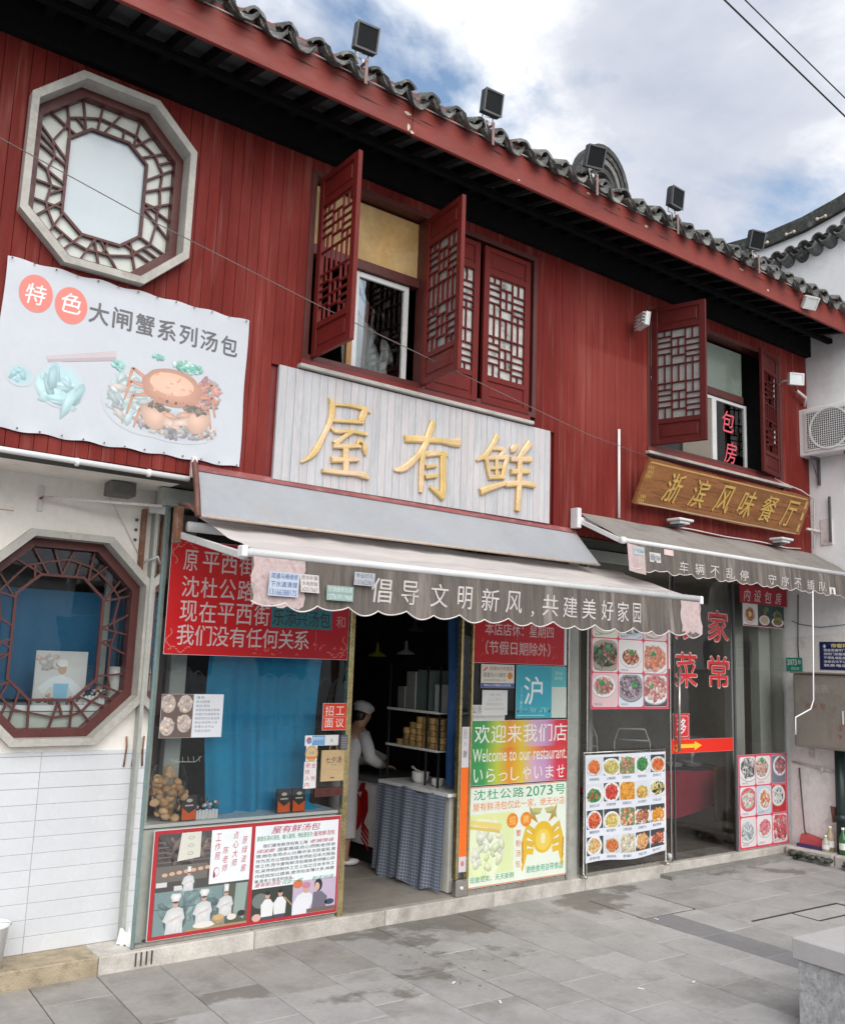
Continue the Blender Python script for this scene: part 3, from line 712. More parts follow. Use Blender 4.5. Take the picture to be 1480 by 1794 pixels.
# lattice leaves ------------------------------------------------------
def leaf_mesh():
    W, H = .54, 1.40; st = .062; lat = MB(); fr = MB(); pn = [MB(), MB()]
    fr.box(0, st, -.018, .018, 0, H, .003); fr.box(W - st, W, -.018, .018, 0, H, .003)
    zt = (0, .045, .205, .25, H - .25, H - .205, H - .045, H)
    for a, b in ((0, .045), (.205, .25), (H - .25, H - .205), (H - .045, H)): fr.box(st, W - st, -.017, .017, a, b, .002)
    for q, (a, b) in enumerate(((.045, .205), (H - .205, H - .045))):
        pn[q].box(st, W - st, -.006, .006, a, b); pn[q].box(st + .025, W - st - .025, -.013, .013, a + .025, b - .025, .006)
    u = (W - 2 * st) / 6; v = (H - .5) / 15; z0 = .25; t = .0055; d = .009
    def Hs(r, a, b): lat.box(st + a * u, st + b * u, -d, d, z0 + r * v - t, z0 + r * v + t)
    def Vs(c, a, b): lat.box(st + c * u - t, st + c * u + t, -d + .001, d - .001, z0 + a * v, z0 + b * v)
    for base in (0, 9):
        for r_ in (0, 6): Hs(base + r_, 0, 6)
        Vs(2, base, base + 6); Vs(4, base, base + 6); Vs(3, base + 1.5, base + 4.5); Hs(base + 1.5, 2, 4); Hs(base + 4.5, 2, 4)
        Hs(base + 2, 0, 2); Hs(base + 3, 0, 3); Hs(base + 4, 0, 2); Vs(1, base, base + 2); Vs(1, base + 4.9, base + 6); Hs(base + 4.9, 0, 2)
        Hs(base + 2, 4, 6); Hs(base + 3, 3, 6); Hs(base + 4, 4, 6); Vs(5, base + 4, base + 6); Vs(5, base, base + 1.1); Hs(base + 1.1, 4, 6)
    for c in (1, 2, 3, 4, 5): Vs(c, 6, 9)
    back = MB(); back.box(st, W - st, .010, .014, .25, H - .25)
    return fr, pn, lat, back
_fr, _pn, _lat, _bk = leaf_mesh()
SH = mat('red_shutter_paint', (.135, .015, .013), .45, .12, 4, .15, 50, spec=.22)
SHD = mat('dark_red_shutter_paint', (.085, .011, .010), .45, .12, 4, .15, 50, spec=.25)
BACKD = mat('patchy_window_film', (.46, .47, .45), .5, .25, 8, .1, 30, dirt=((.03, .033, .03), .95, 9))
BACKL = mat('cloudy_glass', (.27, .275, .27), .25, .12, 6, .05, 30, dirt=((.30, .25, .24), .7, 5))
LM = {}
def leaf(parent, loc, rz, m, back, label, mirror=False):
    key = (m.name, back.name if back else None)
    if key not in LM: LM[key] = (_fr.mesh('stile_frame', m), _pn[0].mesh('shutter_panel', m), _pn[1].mesh('shutter_panel', m), _lat.mesh('lattice', m), _bk.mesh('backing_pane', back) if back else None)
    o = bpy.data.objects.new('shutter', LM[key][0]); COL.objects.link(o); o.parent = parent; o.location = Vector(loc) - wloc(parent); o.rotation_euler = (0, 0, rz)
    if mirror: o.scale = (-1, 1, 1)
    if label: o['label'] = label
    for nm, me in zip(('panel', 'panel', 'lattice', 'backing'), LM[key][1:]):
        if me: c = bpy.data.objects.new(nm, me); COL.objects.link(c); c.parent = o
    return o
def seg_frame(nm, x0, x1, z0, z1, y0, y1, w, m, parent):
    mb = MB(); mb.box(x0, x0 + w, y0, y1, z0, z1, .002); mb.box(x1 - w, x1, y0, y1, z0, z1, .002)
    mb.box(x0 + w, x1 - w, y0 + .001, y1 - .001, z0, z0 + w, .002); mb.box(x0 + w, x1 - w, y0 + .001, y1 - .001, z1 - w, z1, .002); return mb.build(nm, m, parent)
# opening 1: X 3.16-5.42
def sill(x0, x1, z, nm):
    mb = MB(); mb.box(x0, x1, RY - .05, RY + .14, z - .03, z, .004); a = mb.build(nm, STONE, shop)
    mb = MB(); mb.box(x0 + .02, x1 - .02, RY - .022, RY + .13, z + .001, z + .045, .004); mb.build('sill_rail', REDD, shop)
sill(3.09, 5.41, 4.082, 'window_sill'); sill(6.95, 9.43, 4.085, 'window_sill')
seg_frame('opening_frame', 3.12, 5.46, 4.127, 5.62, RY - .012, RY + .12, .045, BROWN, shop)
seg_frame('opening_frame', 6.98, 9.33, 4.13, 5.58, RY - .012, RY + .12, .045, BROWN, shop)
leaf(shop, (3.20, RY - .02, 4.145), radians(-91), SH, None, 'open shutter leaf seen edge on, leftmost of the upper window')
leaf(shop, (4.20, RY - .02, 4.145), radians(180 + 84), SH, BACKL, 'open shutter leaf with cloudy glass, second of the upper window')
leaf(shop, (4.24, RY + .0, 4.14), 0, SH, BACKD, None); leaf(shop, (4.83, RY + .0, 4.14), 0, SH, BACKD, None)
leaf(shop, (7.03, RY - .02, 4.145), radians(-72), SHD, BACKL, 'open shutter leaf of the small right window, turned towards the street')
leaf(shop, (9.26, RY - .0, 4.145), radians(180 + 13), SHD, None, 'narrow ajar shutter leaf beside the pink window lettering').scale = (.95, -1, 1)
# window 1 inner parts
mb = MB(); mb.box(4.20, 4.24, RY - .01, RY + .11, 4.14, 5.57, .003); mb.build('mullion', BROWN, shop)
mb = MB(); mb.box(3.165, 4.2, RY + .06, RY + .14, 4.99, 5.07, .003); mb.build('transom', BROWN, shop)
mb = MB(); mb.box(3.165, 4.2, RY + .10, RY + .12, 5.07, 5.56); mb.build('transom_board', OCHRE, shop)
wf = seg_frame('sash_frame', 3.60, 4.12, 4.13, 4.985, RY + .09, RY + .13, .042, ALU, shop)
mb = MB(); mb.box(3.642, 4.078, RY + .105, RY + .109, 4.17, 4.94); mb.build('pane', GLASS, wf)
mb = MB(); mb.box(3.56, 3.60, RY + .1, RY + .14, 4.13, 4.985); mb.build('sash_stile', mat('varnished_pine', (.34, .17, .06), .45, .15, 8), wf)
def curtain(x0, x1, z0, z1, y, amp, waves, m, seed=0, tail=0.0, ny=10):
    rr = random.Random(seed); ph = [rr.uniform(0, 6) for _ in range(4)]; fr_ = [waves * rr.uniform(.7, 1.3) for _ in range(3)]
    mb = MB()
    def fn(s, t):
        spread = 1 + tail * (1 - t) ** 2
        x = (x0 + x1) / 2 + (x1 - x0) * (s - .5) * spread + .01 * sin(7 * t + ph[3])
        w = sum(sin(2 * pi * f * s + p + .4 * t * (i + 1)) for i, (f, p) in enumerate(zip(fr_, ph))) / 3
        return (x, y + amp * w * (.45 + .55 * (1 - t)), z0 + (z1 - z0) * t + (.02 * sin(9 * s + ph[1]) * (1 - t)))
    mb.grid(fn, int(waves * 14), ny); return mb
curtain(3.62, 4.15, 4.12, 4.62, RY + .26, .015, 4, mat('grey_curtain', (.38, .40, .43), .85, .08, 4), 2).build('curtain', MATS['grey_curtain'], shop)
mb = MB(); mb.add([(3.64, RY + .27, 4.6), (4.12, RY + .27, 4.55), (4.1, RY + .27, 4.62), (3.9, RY + .27, 4.63), (3.74, RY + .27, 4.72), (3.66, RY + .27, 4.78)], [(0, 1, 2, 3, 4, 5)]); mb.build('curtain_fold', MATS['grey_curtain'], shop)
# rooms behind the upper windows
for a, b in ((3.05, 5.5), (6.9, 9.5)):
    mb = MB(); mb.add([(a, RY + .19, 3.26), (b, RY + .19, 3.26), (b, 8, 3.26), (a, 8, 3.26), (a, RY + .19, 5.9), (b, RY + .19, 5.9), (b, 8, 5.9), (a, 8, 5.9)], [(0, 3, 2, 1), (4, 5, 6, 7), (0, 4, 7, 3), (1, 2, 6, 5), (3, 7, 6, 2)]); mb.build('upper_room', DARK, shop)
# window 2 inner parts
mb = MB(); mb.box(7.03, 8.72, RY + .08, RY + .14, 4.92, 5.0, .003); mb.build('transom', BROWN, shop)
mb = MB(); mb.box(7.03, 8.72, RY + .10, RY + .115, 5.0, 5.5); mb.build('transom_pane', mat('green_grey_pane', (.17, .21, .18), .12, .1, 2, .02, 5), shop)
wf = seg_frame('sash_frame', 7.12, 8.80, 4.13, 4.915, RY + .10, RY + .13, .035, ALU, shop)
mb = MB(); mb.box(8.16, 8.235, RY + .09, RY + .135, 4.165, 4.88, .002); mb.build('meeting_stile', ALU, wf)
mb = MB(); mb.box(7.16, 7.70, RY + .118, RY + .12, 4.165, 4.88); mb.build('pane', BLK, wf)
mb = MB(); mb.box(7.66, 7.70, RY + .095, RY + .13, 4.165, 4.88); mb.box(7.70, 8.16, RY + .112, RY + .116, 4.165, 4.88); mb.build('blind_pane', mat('brown_grey_blind', (.19, .17, .14), .6, .05, 2), wf)
mb = MB(); mb.box(8.235, 8.765, RY + .112, RY + .116, 4.165, 4.88); mb.build('lettered_pane', GLASSD, wf)
p = Print(onY(RY + .108)); p.text('包', 8.36, 4.56, 8.58, 4.80, (.66, .10, .14), 1, .01, .25); p.text('房', 8.38, 4.22, 8.62, 4.46, (.66, .10, .14), 1, .01, .25)
p.build('pane_lettering', PRINTM, wf)

# ================================================================== ground floor left wall
lw = MB(); lw.box(-2.5, 1.24, 6.3, 6.36, .1, 3.12); lw.box(2.362, 2.40, 6.3, 6.36, .1, 3.12); lw.box(1.24, 2.362, 6.3, 6.36, .1, 1.38); lw.box(1.24, 2.362, 6.3, 6.36, 2.75, 3.12)
for poly in ([(1.24, 2.75), (1.24, 2.46), (1.535, 2.75)], [(2.362, 2.75), (2.065, 2.75), (2.362, 2.46)], [(1.24, 1.38), (1.535, 1.38), (1.24, 1.67)], [(2.362, 1.38), (2.362, 1.67), (2.065, 1.38)]): lw.prism(poly, 6.3, 6.36)
lwo = lw.build('lower_wall', LIME, shop)
z = .112; row = 0
tm = {}
while z < 1.33:
    h = .0995; x = -1.6 + (.0 if row % 2 else .0)
    z1 = min(z + h, 1.335)
    xx = [1.75 - .61 * k for k in range(6, 0, -1)] + [1.75, 2.345]
    for a, b in zip(xx[:-1], xx[1:]):
        if b < .8: continue
        key = (round(b - a, 3), round(z1 - z, 3))
        if key not in tm: mb = MB(); mb.box(0, key[0] - .002, 0, .010, 0, key[1] - .002, .002); tm[key] = mb.mesh('tile', WTILE)
        inst('tile', tm[key], lwo, (a, 6.2905 + random.uniform(-.0008, .0008), z))
    z += h; row += 1
mb = MB()
for (x_, z_) in ((1.0, 2.95), (1.15, 2.86)): mb.box(x_, x_ + .28, 6.2985, 6.3, z_, z_ + .006)
mb.build('crack', mat('brown_crack', (.4, .3, .2), .9), lwo)
# corner post and side glass panel
mb = MB(); mb.box(2.36, 2.43, 6.16, 6.298, .112, 3.11, .004); mb.build('corner_post', GREYP, shop)
mb = MB(); mb.box(2.34, 2.36, 6.21, 6.29, .112, 2.99, .003); mb.build('post_cover', GREYP, shop)

# ================================================================== shop front 1 (soup dumplings)
G = 6.05
front = thing('shopfront', 'glazed front of the main restaurant with brass trimmed doorway', 'shopfront', (4.3, G, .11))
def pane(nm, x0, x1, z0, z1, m, par, y=G, th=.004):
    mb = MB(); mb.add([(x0, y, z0), (x1, y, z0), (x1, y, z1), (x0, y, z1)], [(0, 1, 2, 3)]); return mb.build(nm, m, par)
def bar(nm, x0, x1, y0, y1, z0, z1, m, par, ch=.003): mb = MB(); mb.box(x0, x1, y0, y1, z0, z1, ch); return mb.build(nm, m, par)
pane('glass_pane', 2.365, 3.885, .13, 2.99, GLASS, front)
mb = MB(); mb.add([(2.352, G, .13), (2.352, 6.30, .13), (2.352, 6.30, 2.99), (2.352, G, 2.99)], [(0, 1, 2, 3)]); mb.build('side_glass_pane', GLASS, front)
bar('glass_edge', 2.345, 2.365, G - .012, G + .012, .112, 2.99, mat('green_glass_edge', (.16, .24, .24), .2), front)
bar('header', 2.30, 6.32, G - .03, G + .06, 2.99, 3.11, GREYP, front)
bar('door_header', 3.93, 5.03, G - .02, G + .03, 2.6, 2.66, BRASS, front)
pane('transom_glass', 3.93, 5.03, 2.66, 2.98, GLASS, front)
bar('brass_post', 3.886, 3.93, G - .02, G + .03, .112, 2.99, BRASS, front)
bar('brass_post', 5.0, 5.022, G - .025, G + .03, .25, 2.99, BRASS, front)
pane('glass_pane', 5.025, 5.125, .25, 2.99, GLASS, front)
bar('brass_post', 5.125, 5.142, G - .022, G + .03, .112, 2.99, BRASS, front)
pane('glass_pane', 5.145, 6.28, .13, 2.99, GLASS, front, G + .006)
bar('steel_post', 6.285, 6.305, G - .02, G + .04, .112, 2.99, STEEL, front)
bar('bottom_rail', 5.145, 6.28, G - .01, G + .03, .112, .15, STEEL, front)
bar('bottom_rail', 2.37, 3.88, G + .001, G + .03, .112, .14, STEEL, front)
lk = MB(); lk.box(5.005, 5.125, G - .03, G + .03, .115, .245, .006); lko = lk.build('patch_lock', STEEL, front)
mb = MB(); mb.tube([(5.06, G - .04, .18), (5.06, G - .028, .18)], .016, 10); mb.build('lock_cylinder', CERAM, lko)
# doorway threshold
mb = MB(); mb.box(3.93, 5.0, G + .0, 6.33, .1125, .116); mb.build('threshold', FLOOR, shop)
# interior room 1
room = MB()
def quad(mb, *p): mb.add(p, [tuple(range(len(p)))])
quad(room, (2.40, 6.36, .11), (2.40, 9.75, .11), (2.40, 9.75, 3.1), (2.40, 6.36, 3.1))
quad(room, (2.40, 9.75, .11), (6.36, 9.75, .11), (6.36, 9.75, 3.1), (2.40, 9.75, 3.1))
quad(room, (6.36, 9.75, .11), (6.36, 6.1, .11), (6.36, 6.1, 3.1), (6.36, 9.75, 3.1))
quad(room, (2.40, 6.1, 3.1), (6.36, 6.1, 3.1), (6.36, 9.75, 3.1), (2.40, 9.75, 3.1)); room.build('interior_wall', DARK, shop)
fo = MB(); fo.box(-2.5, 9.86, 6.345, 9.8, .02, .108); floor_o = fo.build('interior_floor', FLOOR, shop)
for k in range(1, 6): m_ = MB(); m_.box(2.4, 6.36, 6.34 + .6 * k, 6.344 + .6 * k, .1085, .109); m_.build('floor_joint', KERB, floor_o)
# room behind the lower octagon window
mb = MB(); quad(mb, (-2.4, 8.2, .11), (2.39, 8.2, .11), (2.39, 8.2, 3.1), (-2.4, 8.2, 3.1)); quad(mb, (-2.4, 6.37, 3.1), (2.39, 6.37, 3.1), (2.39, 8.2, 3.1), (-2.4, 8.2, 3.1)); mb.build('interior_wall', LIME, shop)
bar('window_shelf', 1.0, 2.39, 6.43, 6.75, 1.58, 1.62, WHITE, shop)
bar('lower_panel', 1.0, 2.39, 6.432, 6.45, 1.3, 1.575, FROST, shop)
c = curtain(.9, 2.375, 1.62, 2.40, 6.80, .03, 6, mat('window_curtain_blue', (.010, .13, .28), .7, .1, 3), 11)
solo(c, 'window_curtain', MATS['window_curtain_blue'], 'flat blue curtain behind the lower octagonal window', 'curtain')
pw_ = MB(); pw_.box(2.20, 2.24, 6.7, 6.74, 1.62, 3.0); pw_.build('inner_post', PALEW, shop)
# chef photo board in the octagon window
ph = thing('photo_board', 'photo board of a chef in white standing on the sill of the lower octagonal window', 'photo board', (1.86, 6.45, 1.62))
p = Print(onY(6.44)); p.rect(1.70, 1.625, 2.03, 1.97, (.62, .62, .62)); p.blobs(1.78, 1.90, .08, .05, 20, .02, [(.6, .45, .4), (.5, .5, .5)], 1)
p.blobs(1.86, 1.66, .14, .03, 40, .013, [(.25, .1, .08), (.1, .1, .1), (.5, .3, .2)], 2)
p.poly([(1.72, 1.73), (1.80, 1.80), (1.87, 1.82), (1.94, 1.79), (2.02, 1.72), (1.96, 1.68), (1.92, 1.74), (1.80, 1.74), (1.76, 1.69)], (.7, .74, .78), 3)
p.poly([(1.83, 1.63), (1.91, 1.63), (1.92, 1.76), (1.82, 1.76)], (.25, .5, .68), 4); p.ell(1.87, 1.855, .028, .035, (.55, .36, .28), 5); p.ell(1.87, 1.895, .036, .025, (.78, .78, .78), 6)
p.build('photo', PRINT, ph)
bar('backing', 1.695, 2.035, 6.445, 6.455, 1.62, 1.975, WHITE, ph)
def flower_box(x, y, z, w, label, cat='flower box', s=1.0):
    t = thing('flower_box', label, cat, (x, y, z))
    n = max(4, int(w / .022)); tr = MB(); tr.box(x - w / 2, x + w / 2, y - .03, y + .03, z, z + .05 * s, .002); bx = tr.build('trough', CERAM, t)
    mb = MB(); mb.box(0, w / n - .004, -.004, 0, 0, .062 * s, .002); pm_ = mb.mesh('picket', WHITE)
    for k in range(n): inst('picket', pm_, bx, (x - w / 2 + k * w / n, y - .032, z + (.004 if k % 2 else 0)))
    lf_ = MB(); rr = random.Random(int(x * 100))
    for k in range(90):
        a = rr.uniform(0, 6.3); c_ = Vector((x + rr.uniform(-.55, .55) * w, y + rr.uniform(-.03, .03), z + .06 * s + abs(rr.gauss(0, .03)) * s))
        d = Vector((cos(a), sin(a) * .6 - .3, rr.uniform(-.2, .9))).normalized() * .018; e = d.cross(Vector((0, 0, 1))).normalized() * .007
        lf_.add([c_ - d, c_ + e, c_ + d, c_ - e], [(0, 1, 2, 3)])
    lf_.build('foliage', LEAF, t)
    fc = [mat('orange_petals', (.62, .16, .05), .6), mat('white_petals', (.75, .73, .66), .6), mat('lilac_petals', (.45, .36, .5), .6)]
    for k in range(11):
        m_ = MB(); m_.blob((x + rr.uniform(-.5, .5) * w, y - .03 + rr.uniform(-.01, .02), z + (.07 + rr.random() * .045) * s), .012 * s, 8, 4, (1, .6, 1)); m_.build('flower', fc[0] if k < 2 else rr.choice(fc[1:]), t)
    return t
flower_box(2.10, 6.46, 1.62, .14, 'white trough of small flowers beside the chef photo in the octagonal window')
wv = MB(); wv.lathe([(.001, 0), (.05, 0), (.055, .05), (.052, .22), (.045, .26), (.001, .26)], (2.25, 6.50, 1.62), 20)
solo(wv, 'jar', CERAM, 'tall white enamel jar at the right edge of the lower octagonal window', 'jar')

# window display of shop 1
bar('display_shelf', 2.36, 3.88, G + .03, G + .36, .84, .865, WHITE, shop)
pillar = MB(); pillar.box(2.62, 2.74, 6.42, 6.5, .11, 3.0, .004); pillar.build('inner_pillar', PALEW, shop)
bar('inner_brown_panel', 2.405, 2.60, 6.5, 6.53, .9, 3.0, BROWN, shop)
bar('lower_backing', 2.37, 3.88, G + .05, G + .07, .14, .83, DARKG, shop)
c = curtain(2.86, 3.80, .85, 2.25, 6.30, .06, 4.6, BLUE, 4, -.12, 16)
t = solo(c, 'curtain', BLUE, 'wide bright blue curtain hanging behind the left shop window', 'curtain', None, (3.3, 6.3, .85))
mb = MB(); mb.grid(lambda s, t: (3.62 + .24 * s, 6.2 - .02 * sin(6 * s), .868 + .10 * (1 - s) ** 2 * t), 6, 3); mb.build('curtain_tail', BLUE, t)
# bread heap in cone basket
bb = thing('bread_basket', 'cone shaped clear bag piled with small brown buns in the shop window', 'bread', (2.56, G + .13, .866))
rr = random.Random(5); bm_ = []
for k in range(3):
    mb = MB(); mb.blob((0, 0, 0), .034, 9, 6, (1.0, 1, .72)); bm_.append(mb.mesh('bun', BREAD))
for lay in range(11):
    z = .90 + lay * .030; w = .035 + .10 * sin(min(1, (lay + 1) / 6.5) * pi / 2) if lay < 7 else .13 * (1 - (lay - 6) / 6)
    for k in range(max(2, int(w / .026))):
        inst('bun', rr.choice(bm_), bb, (2.555 + rr.uniform(-w, w) - .004 * lay + .02, G + .10 + rr.uniform(-.05, .05), z + rr.uniform(-.01, .01)), (rr.uniform(-.6, .6), rr.uniform(-.6, .6), rr.uniform(0, 3)))
mb = MB(); mb.lathe([(.03, 0), (.07, .06), (.125, .18), (.135, .28), (.11, .36)], (2.56, G + .125, .868), 18); mb.build('clear_bag', glass('clear_film', (.93, .92, .9), 1.25, .15), bb)
wb = thing('wire_rack', 'empty white wire basket hanging in front of the inner pillar', 'wire basket', (2.66, G + .2, 1.27))
mb = MB()
for k in range(3): mb.tube([(2.55 + .03 * k, G + .12, 1.27 + .01 * k), (2.60, G + .1, 1.255), (2.74, G + .1, 1.25), (2.79, G + .12, 1.285)], .0025, 5)
for k in range(6): mb.tube([(2.57 + .04 * k, G + .10, 1.25), (2.57 + .04 * k, G + .12, 1.285)], .0018, 5)
mb.build('wires', CERAM, wb)
def candy_box(x, label):
    t = thing('snack_box', label, 'box', (x, G + .08, .866), 'small orange and black boxes in the window'); bar('carton', x - .055, x + .055, G + .06, G + .09, .866, 1.035, mat('black_card', (.035, .03, .03), .4), t)
    p = Print(onY(G + .0595)); p.poly([(x - .05, .873), (x + .05, .873), (x + .05, .945), (x + .0, .915), (x - .05, .955)], (.75, .12, .02), 0); p.ell(x, 1.0, .022, .012, (.6, .58, .55), 1); p.rect(x - .03, .962, x + .03, .972, (.6, .55, .5), 1)
    p.build('front_print', PRINT, t); return t
candy_box(2.70, 'orange and black carton leaning between the bun bag and the flower box')
candy_box(3.43, 'left one of the pair of orange and black cartons under the curtain'); candy_box(3.555, 'right one of the pair of orange and black cartons under the curtain')
flower_box(2.84, G + .11, .866, .17, 'white picket fence flower box with orange and white blooms in the shop window')

# ---------------------------------------------------------------- posters on the glass
GY = G - .004
def poster(name, label, cat, x0, x1, z0, z1, th=.003, y=GY, m=WHITE):
    t = thing(name, label, cat, ((x0 + x1) / 2, y, z0)); mb = MB(); mb.box(x0, x1, y - th + .0002, y, z0, z1); mb.build('sheet', m, t); return t, Print(onY(y - th))
# red notice
t, p = poster('red_notice', 'large red notice in white characters with two green patches, left of the doorway', 'notice', 2.405, 3.875, 1.98, 2.77)
p.grad(2.407, 1.982, 3.873, 2.768, [(.55, .008, .012)] * 2 + [(.42, .01, .02)] * 2, 0)
CW = (.62, .52, .52); TEAL = (.03, .17, .20)
rows = (("原平西街", 2.555, 2.70, 4), ("沈杜公路改", 2.375, 2.52, 5), ("现在平西街", 2.205, 2.35, 5), ("我们没有任何关系!", 2.045, 2.185, 9))
for s_, a, b, n in rows:
    x = 2.50 if n < 9 else 2.49
    for k, ch in enumerate(s_):
        w = .125; e = .055 if ch == '!' else 0
        p.text(ch, x + k * .14 * (.93 if n == 9 else 1) + e, a, x + k * .14 * (.93 if n == 9 else 1) + w * (.82 if ch == '原' else 1) - e * 1.3, b, CW, 2, .018)
p.rect(3.06, 2.55, 3.30, 2.71, TEAL, 1); p.text('乐', 3.08, 2.56, 3.19, 2.69, K_, 2, .02)
p.rect(3.20, 2.20, 3.72, 2.355, TEAL, 1); p.text('乐添兴汤包', 3.215, 2.215, 3.705, 2.335, K_, 2, .02); p.text('和', 3.76, 2.22, 3.84, 2.31, (.45, .25, .25), 2, .01)
for (a, b, sx, sz) in ((2.42, 2.75, 1, -1), (2.42, 2.0, 1, 1), (3.86, 2.0, -1, 1)):
    for k in range(12):
        q = k / 12; p.ell(a + sx * (.02 + .16 * q), b + sz * (.015 + .02 * sin(9 * q)), .008, .003, (.60, .30, .26), 1, 6); p.ell(a + sx * (.015 + .02 * cos(8 * q)), b + sz * (.02 + .14 * q), .003, .008, (.60, .30, .26), 1, 6)
for k in range(26): a = random.uniform(3.0, 3.85); b = random.uniform(1.99, 2.09); p.poly([(a, b), (a + random.uniform(.01, .05), b + .004), (a + random.uniform(0, .03), b + random.uniform(.01, .03))], (.62, .10, .07), 1)
p.build('lettering', PRINT, t)
# work photo / text board
t, p = poster('photo_notice_board', 'red framed board of chef photos and shop story under the left window', 'board', 2.44, 3.88, .145, .832, .012)
FR = (.42, .03, .04)
p.rect(2.442, .147, 3.878, .83, FR); L1 = 1
p.rect(2.47, .17, 3.145, .805, (.085, .08, .08), L1); p.blobs(2.65, .70, .17, .08, 60, .02, [(.10, .09, .09), (.2, .16, .14), (.05, .05, .05)], 1.1, 3); p.rect(3.175, .17, 3.86, .805, (.74, .79, .82), L1)
for k in range(5): p.rect(2.475, .62 + .032 * k, 2.85, .63 + .032 * k, (.16, .13, .13), 2)
p.rect(2.47, .5, 2.83, .60, (.16, .15, .14), 2); p.poly([(2.61, .625), (2.77, .64), (2.77, .805), (2.63, .805)], (.62, .62, .56), 3)
for k in range(3): p.ell(2.70, .67 + .05 * k, .022, .012, (.38, .38, .34), 4); p.ell(2.70, .67 + .05 * k, .016, .008, (.60, .60, .55), 5)
for k in range(7): p.ell(2.53 + .05 * k, .545 + .004 * k, .02, .012, (.62, .38, .26), 4)
p.rect(2.475, .47, 2.55, .50, (.6, .6, .6), 4); p.rect(2.60, .44, 2.66, .47, (.6, .6, .6), 4)
def chef(u, v, s, L, hat=0, coat=(.66, .68, .70)):
    p.ell(u, v + .12 * s, .115 * s, .125 * s, (.10, .13, .13), L - .5); p.fan([(u - .085 * s, v), (u + .085 * s, v), (u + .08 * s, v + .10 * s), (u + .10 * s, v + .13 * s), (u + .075 * s, v + .215 * s), (u + .03 * s, v + .235 * s), (u - .03 * s, v + .235 * s), (u - .08 * s, v + .21 * s), (u - .12 * s, v + .12 * s), (u - .085 * s, v + .10 * s)], coat, L, .8)
    p.poly([(u - .06 * s, v + .10 * s), (u + .06 * s, v + .14 * s), (u + .055 * s, v + .16 * s), (u - .055 * s, v + .125 * s)], (.60, .50, .47), L + 1)
    p.ell(u, v + .262 * s, .027 * s, .034 * s, (.55, .34, .26), L + 1)
    p.ell(u, v + .285 * s, .03 * s, .016 * s, (.05, .04, .04), L + 1.2); 
    if hat == 0: p.fan([(u - .03 * s, v + .285 * s), (u + .03 * s, v + .285 * s), (u + .055 * s, v + .33 * s), (u + .045 * s, v + .355 * s), (u - .04 * s, v + .36 * s), (u - .055 * s, v + .33 * s)], (.78, .78, .78), L + 2)
    else: p.fan([(u - .028 * s, v + .285 * s), (u + .028 * s, v + .285 * s), (u + .032 * s, v + .37 * s), (u - .03 * s, v + .375 * s)], (.78, .78, .78), L + 2)
    p.ell(u - .01 * s, v + .265 * s, .004 * s, .003 * s, K_, L + 3, 6); p.ell(u + .012 * s, v + .265 * s, .004 * s, .003 * s, K_, L + 3, 6)
    for k in range(16):
        a, b = random.uniform(-.07, .07), random.uniform(.02, .2); g_ = random.uniform(.78, 1.08); p.poly([(u + (a - .004) * s, v + b * s), (u + (a + .010) * s, v + (b - .004) * s), (u + (a + .006) * s, v + (b - .035) * s)], tuple(c_ * g_ for c_ in coat), L + .3)
    p.poly([(u - .09 * s, v), (u - .082 * s, v), (u - .075 * s, v + .10 * s), (u - .08 * s, v + .10 * s)], (.5, .52, .55), L + 1)
chef(2.70, .43, .42, 5, 1)
p.rect(2.47, .17, 3.145, .44, (.19, .27, .28), 2); p.rect(2.98, .17, 3.145, .44, (.10, .11, .09), 3)
for k in range(4): p.rect(2.47 + .16 * k, .17, 2.474 + .16 * k, .43, (.09, .13, .14), 3)
p.blobs(2.75, .33, .26, .08, 50, .025, [(.17, .25, .26), (.22, .31, .32), (.14, .20, .21)], 2.2, 2.5); p.rect(2.47, .33, 2.98, .336, (.10, .14, .15), 3.4); p.poly([(3.04, .25), (3.12, .20), (3.14, .44), (3.05, .44)], (.28, .36, .34), 4)
chef(2.62, .172, .70, 6, 0); chef(2.82, .20, .64, 8, 0); chef(2.98, .235, .56, 7, 1)
p.rect(2.70, .17, 3.145, .185, (.38, .25, .14), 12); p.ell(2.83, .20, .08, .02, (.70, .68, .64), 13); p.ell(2.93, .225, .045, .03, (.42, .28, .13), 13); p.ell(2.93, .235, .04, .018, (.55, .38, .2), 14); p.ell(3.03, .225, .035, .02, (.7, .66, .6), 13); p.ell(3.1, .24, .03, .02, (.04, .04, .04), 13)
p.rect(2.845, .455, 3.145, .805, (.76, .80, .83), 9)
MG = (.45, .03, .10)
def column(s_, u, v, h=.05, w=.042, L=10, col=MG):
    for k, ch in enumerate(s_): p.text(ch, u, v - k * h * 1.22 - h, u + w, v - k * h * 1.22, col, L, .008, .2)
column('工作照', 2.875, .78, .05); column('陈老师', 2.935, .69, .048); column('点心大师', 3.005, .785, .05); column('原绿波廊', 3.075, .745, .05)
p.ell(2.895, .53, .022, .03, MG, 10); p.ell(2.897, .53, .018, .025, (.76, .80, .83), 11); p.ell(2.88, .51, .008, .02, MG, 11)
p.text('屋有鲜汤包', 3.30, .745, 3.70, .795, MG, 10, .01, .2)
p.text('原是乐添兴汤包，被人冒用，特此更名为', 3.19, .70, 3.64, .735, (.02, .28, .13), 10, .012); p.text('屋有鲜汤包', 3.65, .70, 3.83, .735, (.45, .02, .05), 10, .012)
para = ['我们屋有鲜汤包有上海', '国家高级点心师陈老师亲', '理,她在各项点心比赛中多次获金奖,曾', '作为百方公馆指定陈老师赴日本大阪指', '导工作,而今屋有鲜汤包是陈老师精心研', '究,采传统的制作工艺上加之日本多年工', '作经验加以提高,使汤包皮薄汁多,味更', '美,是老少皆宜的佳品。']
